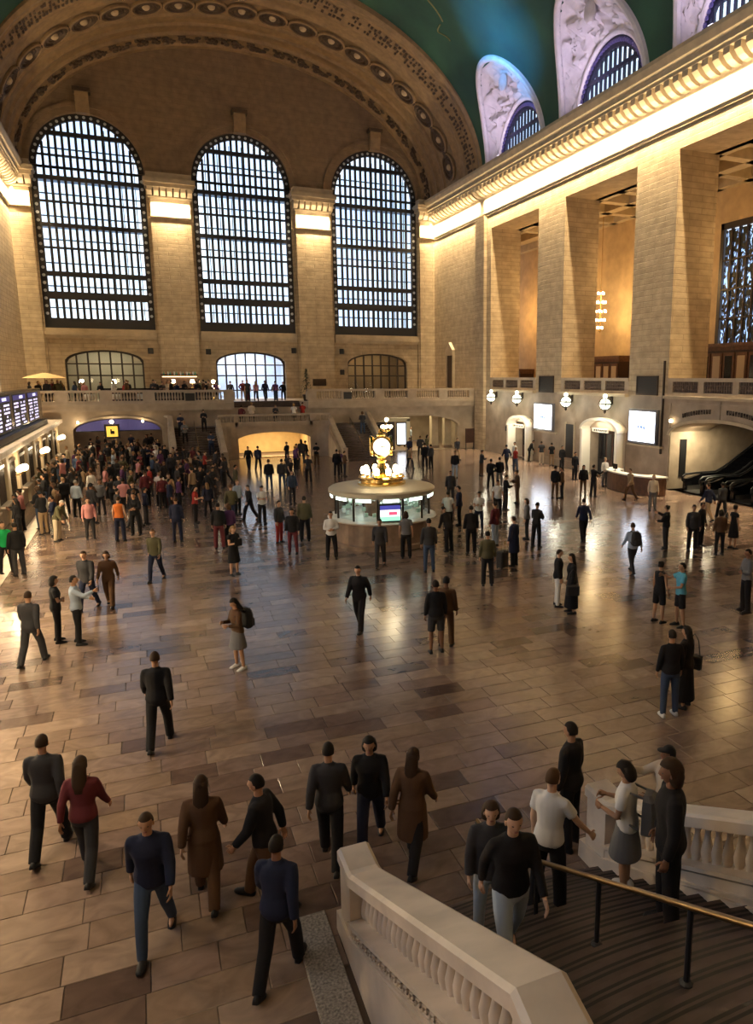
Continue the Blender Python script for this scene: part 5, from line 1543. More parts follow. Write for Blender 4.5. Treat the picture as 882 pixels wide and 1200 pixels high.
def skeleton(pose):
    lean, hp, ra, la, rl, ll = POSES[pose]
    J = {}
    hip = Vector((0, 0, 0.0))
    for s, leg, k in ((1, rl, 'R'), (-1, ll, 'L')):
        h = Vector((s * 0.092, 0, -0.02)); kn = h + dirv(s, D(leg[2]), D(leg[0])) * 0.43; an = kn + dirv(s, D(leg[2] * 0.5), D(leg[1])) * 0.42
        J['hip' + k], J['knee' + k], J['ank' + k] = h, kn, an
    rot = Matrix.Rotation(-lean, 3, 'X')
    up = lambda v: rot @ Vector(v)
    J['up'] = up; J['rot'] = rot; J['lean'] = lean
    for s, arm, k in ((1, ra, 'R'), (-1, la, 'L')):
        sh = up((s * 0.172, -0.005, 0.462)); el = sh + rot @ dirv(s, D(arm[0]), D(arm[1])) * 0.285; wr = el + rot @ dirv(s, D(arm[2]), D(arm[3])) * 0.245
        J['sh' + k], J['el' + k], J['wr' + k] = sh, el, wr
    J['neck'] = up((0, 0.0, 0.555)); J['head'] = up((0, 0.015, 0.70)); J['hp'] = hp
    low = min(J['ankR'].z, J['ankL'].z) - 0.085
    J['z0'] = -low
    return J
SK = {p: skeleton(p) for p in POSES}
def ringE(c, rx, ry, rot, n=16):
    return [tuple(c + rot @ Vector((rx * math.cos(2 * PI * i / n), ry * math.sin(2 * PI * i / n), 0))) for i in range(n)]
TORSO = [(-0.10, 0.115, 0.10, 0), (-0.06, 0.155, 0.115, -0.005), (0.0, 0.172, 0.122, -0.012), (0.08, 0.158, 0.112, -0.005), (0.16, 0.138, 0.098, 0.0), (0.25, 0.148, 0.104, 0.004), (0.34, 0.168, 0.118, 0.008), (0.42, 0.172, 0.110, 0.0), (0.475, 0.150, 0.090, -0.008), (0.515, 0.11, 0.072, -0.008), (0.54, 0.062, 0.058, 0.0)]
def torso(mb, J, inf, z0, z1, flare=0.0):
    rs = []
    T_ = [t for t in TORSO if z0 <= t[0] <= z1]
    if not T_ or T_[0][0] > z0 + 0.01:
        T_ = [(z0, 0.165 + flare, 0.118 + flare, -0.008)] + T_
    for z, rx, ry, oy in T_:
        f = flare * max(0, (0.1 - z)) / max(0.01, 0.1 - z0) if flare else 0
        m = J['rot'] if z > 0.1 else Matrix.Rotation(-J['lean'] * max(0, (z + 0.1) / 0.2), 3, 'X')
        rs.append(ringE(m @ Vector((0, oy, z)), rx + inf + f, ry + inf + f, m))
    mb.rings(rs)
def limb(mb, pts, rad, sub=3, n=10):
    P = []; R_ = []
    for i in range(len(pts) - 1):
        for k in range(sub):
            q = k / sub; P.append(pts[i].lerp(pts[i + 1], q)); R_.append(rad[i] + (rad[i + 1] - rad[i]) * q)
    P.append(pts[-1]); R_.append(rad[-1])
    mb.tube(P, R_, n)
def remesh(mb, voxel, z0, name, smooth_it=2):
    mb.v = [(p[0], p[1], p[2] + z0) for p in mb.v]
    me = mb.mesh(name)
    o = bpy.data.objects.new('tmp', me); COL.objects.link(o)
    m = o.modifiers.new('r', 'REMESH'); m.mode = 'VOXEL'; m.voxel_size = voxel; m.use_smooth_shade = True
    s_ = o.modifiers.new('s', 'SMOOTH'); s_.iterations = smooth_it; s_.factor = 0.5
    dg = bpy.context.evaluated_depsgraph_get()
    out = bpy.data.meshes.new_from_object(o.evaluated_get(dg), depsgraph=dg)
    bpy.data.objects.remove(o); bpy.data.meshes.remove(me)
    out.name = name; out.materials.clear()
    out.polygons.foreach_set('use_smooth', [True] * len(out.polygons))
    return out
def head_mb(J):
    """head with brow, nose, lips, chin, ears; returns MB with material indices (0 skin, 1 eye, 2 lip)"""
    mb = MB(); c = J['head']; R_ = J['rot'] @ Matrix.Rotation(-J['hp'], 3, 'X')
    n, m = 28, 22; rows = []
    for k in range(m + 1):
        ph = PI * k / m; zz = -math.cos(ph); r = math.sin(ph); row = []
        for i in range(n):
            th = 2 * PI * i / n; x = r * math.cos(th); y = r * math.sin(th); z = zz
            px, py, pz = 0.074 * x, 0.094 * y, 0.116 * z
            if z < 0: px *= 1 - 0.30 * (-z) ** 1.3; py *= 1 - 0.12 * (-z)
            if y > 0:
                fx = math.exp(-(px / 0.016) ** 2)
                py += 0.024 * fx * math.exp(-((pz + 0.018) / 0.020) ** 2) + 0.010 * fx * math.exp(-((pz - 0.008) / 0.016) ** 2)     # nose
                py += 0.006 * math.exp(-((pz - 0.024) / 0.012) ** 2) * math.exp(-(px / 0.05) ** 2)        # brow
                py -= 0.010 * math.exp(-((pz - 0.006) / 0.011) ** 2) * math.exp(-((abs(px) - 0.031) / 0.014) ** 2)  # sockets
                py += 0.007 * math.exp(-((pz + 0.060) / 0.010) ** 2) * math.exp(-(px / 0.022) ** 2)        # lips
                py += 0.012 * math.exp(-((pz + 0.098) / 0.016) ** 2) * math.exp(-(px / 0.028) ** 2)        # chin
            row.append(tuple(c + R_ @ Vector((px, py, pz))))
        rows.append(row)
    mb.rings(rows[1:-1])
    for s in (-1, 1):
        e = MB().ellipsoid((s * 0.076, -0.005, -0.012), (0.012, 0.02, 0.032), 8, 6); mb.add([c + R_ @ Vector(p) for p in e.v], e.f, 0)
        e = MB().ellipsoid((s * 0.030, 0.074, 0.006), (0.014, 0.012, 0.008), 8, 6); mb.add([c + R_ @ Vector(p) for p in e.v], e.f, 1)
    e = MB().ellipsoid((0, 0.083, -0.060), (0.022, 0.010, 0.007), 8, 6); mb.add([c + R_ @ Vector(p) for p in e.v], e.f, 2)
    return mb, c, R_
def hand_mb(J, k, curl):
    s = 1 if k == 'R' else -1
    el, wr = J['el' + k], J['wr' + k]
    f = (wr - el).normalized()
    side = Vector((s, 0, 0)) - f * f.dot(Vector((s, 0, 0)))
    side = side.normalized() if side.length > 0.2 else Vector((0, 1, 0))
    fw = f.cross(side).normalized()
    if fw.y < 0: fw = -fw                     # thumb side forward
    pn = f.cross(fw).normalized()             # palm normal axis
    inward = -side
    if pn.dot(inward) < 0: pn = -pn
    mb = MB()
    rs = []
    for q, w, t in ((-0.01, 0.026, 0.022), (0.02, 0.034, 0.018), (0.055, 0.042, 0.017), (0.09, 0.041, 0.014)):
        c = wr + f * q
        rs.append([tuple(c + fw * (w * math.cos(2 * PI * i / 10)) + pn * (t * math.sin(2 * PI * i / 10))) for i in range(10)])
    mb.rings(rs)
    for i, L in enumerate((0.070, 0.080, 0.074, 0.056)):
        b = wr + f * 0.082 + fw * (0.030 - 0.020 * i); d = f.copy(); p = [b]
        for j in range(3):
            d = (d * math.cos(curl) + pn * math.sin(curl)).normalized(); p.append(p[-1] + d * (L * (0.42, 0.32, 0.26)[j]))
        mb.tube(p, [0.0092, 0.0088, 0.0078, 0.0055], 6)
    b = wr + f * 0.022 + fw * 0.030; d = (f * 0.6 + fw * 0.75 + pn * 0.25).normalized(); p = [b, b + d * 0.035]
    d = (f * 0.9 + fw * 0.25 + pn * 0.4).normalized(); p += [p[-1] + d * 0.028, p[-1] + d * 0.052]
    mb.tube(p, [0.013, 0.0115, 0.0095, 0.006], 6)
    return mb
MC = {}
def body_mesh(pose):
    key = ('body', pose)
    if key in MC: return MC[key]
    J = SK[pose]; mb = MB()
    torso(mb, J, -0.012, -0.1, 0.515)
    nb, nh = J['up']((0, 0.0, 0.48)), J['head'] + Vector((0, -0.015, -0.04))
    mb.tube([nb, nb.lerp(nh, 0.5), nh], [0.056, 0.054, 0.054], 12)
    for k in 'RL':
        limb(mb, [J['up'](((0.11 if k == 'R' else -0.11), -0.005, 0.465)), J['sh' + k], J['el' + k], J['wr' + k]], [0.046, 0.048, 0.040, 0.026])
        kn, an = J['knee' + k], J['ank' + k]
        limb(mb, [J['hip' + k], J['hip' + k].lerp(kn, 0.4), kn, kn.lerp(an, 0.35), an, an + Vector((0, 0, -0.04))], [0.082, 0.080, 0.054, 0.056, 0.036, 0.036])
        mb.tube([an + Vector((0, -0.05, -0.055)), an + Vector((0, 0.06, -0.055)), an + Vector((0, 0.16, -0.066))], [0.03, 0.036, 0.018], 8)
    z0 = J['z0']
    me = remesh(mb, 0.015, z0, 'person')
    # join head and hands as finer islands of the same mesh
    ex = MB(); h, c, R_ = head_mb(J)
    vs = [(p[0], p[1], p[2] + z0) for p in h.v]; 
    curl = 0.75 if pose in ('phone', 'photo', 'rail') else 0.38
    bm = bmesh.new(); bm.from_mesh(me)
    def addm(m_):
        t = bpy.data.meshes.new('t'); t.from_pydata([(p[0], p[1], p[2] + z0) for p in m_.v], [], m_.f)
        t.polygons.foreach_set('material_index', m_.m); t.polygons.foreach_set('use_smooth', [True] * len(m_.f))
        bm.from_mesh(t); bpy.data.meshes.remove(t)
    addm(h); addm(hand_mb(J, 'R', curl)); addm(hand_mb(J, 'L', 0.38 if pose != 'phone' else 0.75))
    bmesh.ops.recalc_face_normals(bm, faces=bm.faces)
    bm.to_mesh(me); bm.free()
    for i in range(3): me.materials.append(None)
    MC[key] = me
    return me
def garment(kind, pose):
    key = (kind, pose)
    if key in MC: return MC[key]
    J = SK[pose]; mb = MB(); vox = 0.017
    if kind in ('tee', 'shirt', 'jacket', 'coat', 'vest'):
        inf = {'tee': 0.018, 'shirt': 0.020, 'jacket': 0.027, 'coat': 0.03, 'vest': 0.016}[kind]
        if kind == 'coat':
            torso(mb, J, inf, -0.1, 0.515)
            mb.rings([ringE(Vector((0, 0, z)), rx, ry, Matrix.Identity(3)) for z, rx, ry in ((-0.46, 0.225, 0.195), (-0.3, 0.22, 0.185), (-0.1, 0.21, 0.165), (0.04, 0.2, 0.15))])
        else:
            torso(mb, J, inf, -0.06 if kind != 'jacket' else -0.1, 0.515)
        # collar
        nb = J['up']((0, -0.004, 0.50)); mb.tube([nb, J['up']((0, -0.002, 0.555))], [0.088, 0.074], 14)
        for k in 'RL':
            sh, el, wr = J['sh' + k], J['el' + k], J['wr' + k]
            ri = J['up'](((0.10 if k == 'R' else -0.10), -0.005, 0.47))
            if kind == 'vest':
                mb.tube([ri, sh], [0.07, 0.06], 10)
            elif kind == 'tee':
                limb(mb, [ri, sh, sh.lerp(el, 0.62)], [0.062, 0.066, 0.068])
            else:
                a = 0.010 if kind == 'jacket' or kind == 'coat' else 0.0
                limb(mb, [ri, sh, sh.lerp(el, 0.3), el, wr.lerp(el, 0.06)], [0.062, 0.064 + a, 0.066 + a, 0.056 + a, 0.043 + a])
    elif kind in ('trousers', 'jeans', 'shorts'):
        mb.rings([ringE(Vector((0, oy, z)), rx, ry, Matrix.Identity(3)) for z, rx, ry, oy in ((-0.13, 0.13, 0.11, 0), (-0.08, 0.168, 0.130, -0.005), (0.0, 0.186, 0.138, -0.012), (0.09, 0.170, 0.124, -0.004), (0.12, 0.160, 0.116, 0))])
        w = 0.012 if kind == 'trousers' else 0.002
        for k in 'RL':
            h, kn, an = J['hip' + k], J['knee' + k], J['ank' + k]
            if kind == 'shorts':
                limb(mb, [h, h.lerp(kn, 0.4), h.lerp(kn, 0.92)], [0.098, 0.100, 0.092])
            else:
                limb(mb, [h, h.lerp(kn, 0.4), kn, kn.lerp(an, 0.4), an + Vector((0, -0.005, -0.03))], [0.096, 0.097, 0.072 + w, 0.068 + w, 0.056 + w * 1.5])
    elif kind in ('skirt', 'dress', 'longdress'):
        L = {'skirt': -0.42, 'dress': -0.48, 'longdress': -0.78}[kind]
        mk, ml = J['kneeR'], J['kneeL']; cy = (mk.y + ml.y) / 2; sp = abs(mk.y - ml.y) / 2
        rs = [ringE(Vector((0, cy * q, z)), rx, ry + sp * q, Matrix.Identity(3)) for z, rx, ry, q in ((L, 0.235 if kind != 'longdress' else 0.27, 0.20, 1.0), (L * 0.6, 0.215, 0.178, 0.6), (-0.12, 0.195, 0.15, 0.15), (0.0, 0.184, 0.134, 0), (0.1, 0.165, 0.12, 0), (0.15, 0.152, 0.112, 0))]
        mb.rings(rs)
        if kind != 'skirt':
            torso(mb, J, 0.016, 0.08, 0.515)
            mb.tube([J['up']((0, -0.004, 0.50)), J['up']((0, -0.002, 0.545))], [0.088, 0.074], 14)
            for k in 'RL':
                sh, el = J['sh' + k], J['el' + k]
                ri = J['up'](((0.10 if k == 'R' else -0.10), -0.005, 0.47))
                limb(mb, [ri, sh, sh.lerp(el, 0.4)], [0.068, 0.074, 0.068])
    me = remesh(mb, vox, J['z0'], kind, 3)
    me.materials.append(None)
    MC[key] = me
    return me
def shoe_mesh(pose, k):
    key = ('shoe' + k, pose)
    if key in MC: return MC[key]
    J = SK[pose]; an, kn = J['ank' + k], J['knee' + k]
    d = (an - kn).normalized(); fwd = Vector((0, -d.z, d.y)); upv = -d
    if fwd.y < 0: fwd = -fwd
    fwd = (fwd + Vector((0, 0.4, 0)) + (Vector((0, 0, 0)))).normalized(); 
    upv = Vector((1, 0, 0)).cross(fwd).normalized()
    lat = Vector((1, 0, 0)); rs = []
    for q, w, h in ((-0.085, 0.026, 0.05), (-0.06, 0.038, 0.085), (-0.01, 0.042, 0.10), (0.05, 0.046, 0.085), (0.11, 0.050, 0.06), (0.16, 0.042, 0.045), (0.19, 0.018, 0.028)):
        c = an + fwd * q - upv * 0.085
        rs.append([tuple(c + lat * (w * x) + upv * (h * z)) for x, z in ((-1, 0.0), (-1.02, 0.3), (-0.85, 0.7), (-0.4, 1), (0.4, 1), (0.85, 0.7), (1.02, 0.3), (1, 0.0))])
    mb = MB().rings(rs); mb.v = [(p[0], p[1], p[2] + J['z0']) for p in mb.v]
    me = mb.mesh('shoe'); me.materials.append(None)
    me.polygons.foreach_set('use_smooth', [True] * len(me.polygons))
    MC[key] = me
    return me
def hair_mesh(kind, pose):
    key = ('hair_' + kind, pose)
    if key in MC: return MC[key]
    J = SK[pose]; c = J['head']; R_ = J['rot'] @ Matrix.Rotation(-J['hp'], 3, 'X'); mb = MB()
    def E(cc, r, n=14, m=10):
        e = MB().ellipsoid((0, 0, 0), r, n, m); mb.add([Vector(cc) + Vector(p) for p in e.v], e.f)
    big = {'short': 0.0, 'long': 0.010, 'bun': 0.004, 'curly': 0.022, 'bob': 0.012, 'cap': 0.006}[kind]
    # cap of hair: upper/back half of an enlarged head
    n, m = 20, 12; rows = []
    for k in range(m + 1):
        ph = (PI * 0.60) * k / m; row = []
        for i in range(n):
            th = 2 * PI * i / n; x, y, z = math.sin(ph) * math.cos(th), math.sin(ph) * math.sin(th), math.cos(ph)
            # raise the hairline over the face
            if y > 0.15: 
                lim = 0.52 if kind != 'cap' else 0.30
                if z < lim: 
                    z2 = lim; f = math.sqrt(max(0.0, 1 - z2 * z2)) / max(1e-6, math.hypot(x, y)); x, y, z = x * f, y * f, z2
            w = big * (1 + (0.35 * noise.noise(Vector((x * 4, y * 4, z * 4))) if kind == 'curly' else 0))
            row.append(Vector(((0.083 + w) * x, (0.100 + w) * y - 0.006, (0.122 + w) * z + 0.003)))
        rows.append(row)
    bot = [p * 0.8 for p in rows[-1]]
    mb.rings(rows[1:] + [bot])
    if kind == 'long':
        rs = []
        for z, rx, ry, y in ((0.06, 0.085, 0.06, -0.05), (-0.05, 0.092, 0.062, -0.055), (-0.16, 0.098, 0.055, -0.075), (-0.27, 0.095, 0.045, -0.09), (-0.36, 0.07, 0.028, -0.10)):
            rs.append([(rx * math.cos(2 * PI * i / 14), y + ry * math.sin(2 * PI * i / 14), z) for i in range(14)])
        mb.rings(rs)
    if kind == 'bob' or kind == 'curly':
        rs = []
        for z, rx, ry, y in ((0.06, 0.088, 0.065, -0.045), (-0.04, 0.104 + big * 0.5, 0.072 + big * 0.5, -0.045), (-0.11, 0.095 + big * 0.6, 0.062, -0.05), (-0.14, 0.06, 0.04, -0.05)):
            rs.append([(rx * math.cos(2 * PI * i / 14), y + ry * math.sin(2 * PI * i / 14), z) for i in range(14)])
        mb.rings(rs)
    if kind == 'bun': E((0, -0.085, 0.085), (0.045, 0.04, 0.045))
    if kind == 'cap':
        mb.rings([[(0.075 * math.cos(a), 0.05 + (0.13 if rr_ else 0.125) * math.sin(a) * 0.9, 0.050 + rr_) for a in [PI * i / 12 for i in range(13)]] for rr_ in (0.0, 0.012)])
    mb.v = [tuple(c + R_ @ Vector(p) + Vector((0, 0, J['z0']))) for p in mb.v]
    me = mb.mesh('hair'); me.materials.append(None)
    me.polygons.foreach_set('use_smooth', [True] * len(me.polygons))
    MC[key] = me
    return me
CM = {}
def cmat(c, rough=0.85):
    k = (tuple(c), rough)
    if k not in CM:
        CM[k] = mat('cloth_%d' % len(CM), c, rough, spec=0.2)
    return CM[k]
EYE = mat('eye_dark', (0.02, 0.015, 0.012), 0.3); LIP = mat('lip', (0.28, 0.10, 0.08), 0.5)
SKIN = [(0.45, 0.27, 0.18), (0.36, 0.20, 0.12), (0.20, 0.10, 0.06), (0.50, 0.32, 0.22), (0.10, 0.05, 0.03)]
COLS = {'black': (0.010, 0.010, 0.012), 'charcoal': (0.030, 0.030, 0.034), 'navy': (0.012, 0.016, 0.038), 'grey': (0.13, 0.13, 0.135), 'blue': (0.05, 0.10, 0.22), 'white': (0.62, 0.60, 0.57),
        'cream': (0.50, 0.42, 0.32), 'brown': (0.08, 0.042, 0.022), 'tan': (0.28, 0.19, 0.11), 'green': (0.01, 0.30, 0.085), 'olive': (0.07, 0.065, 0.035), 'pink': (0.45, 0.20, 0.20),
        'red': (0.25, 0.025, 0.02), 'orange': (0.45, 0.12, 0.025), 'denim': (0.035, 0.055, 0.10), 'sky': (0.10, 0.36, 0.50), 'purple': (0.09, 0.035, 0.10), 'paleblue': (0.32, 0.38, 0.46), 'maroon': (0.10, 0.02, 0.025)}
HAIRC = [(0.010, 0.007, 0.005), (0.030, 0.016, 0.008), (0.07, 0.035, 0.015), (0.22, 0.13, 0.055), (0.22, 0.20, 0.18)]
def setm(o, mats):
    for i, m in enumerate(mats):
        o.material_slots[i].link = 'OBJECT'; o.material_slots[i].material = m
def person(x, y, z, head, pose, top, tc, bot, bc, hair, hc, skin, h, label, group='people on the concourse', shoe='black'):
    me = body_mesh(pose)
    p = bpy.data.objects.new('person', me); COL.objects.link(p)
    setm(p, [cmat(SKIN[skin], 0.55), EYE, LIP])
    p.location = (x, y, z); p.rotation_euler = (0, 0, -math.radians(head)); s = h / 1.75
    p.scale = (s, s, s)
    tag(p, label, 'person', group)
    def child(nm, m, c, r=0.85):
        o = bpy.data.objects.new(nm, m); COL.objects.link(o); o.parent = p; setm(o, [cmat(c, r)]); return o
    if top: child({'tee': 'shirt', 'vest': 'shirt'}.get(top, top), garment(top, pose), COLS[tc])
    if bot: child({'longdress': 'dress', 'jeans': 'trousers'}.get(bot, bot), garment(bot, pose), COLS[bc])
    child('cap' if hair == 'cap' else 'hair', hair_mesh(hair, pose), COLS['black'] if hair == 'cap' else HAIRC[hc], 0.7)
    for k in 'RL': child('shoe', shoe_mesh(pose, k), COLS[shoe], 0.5)
    return p

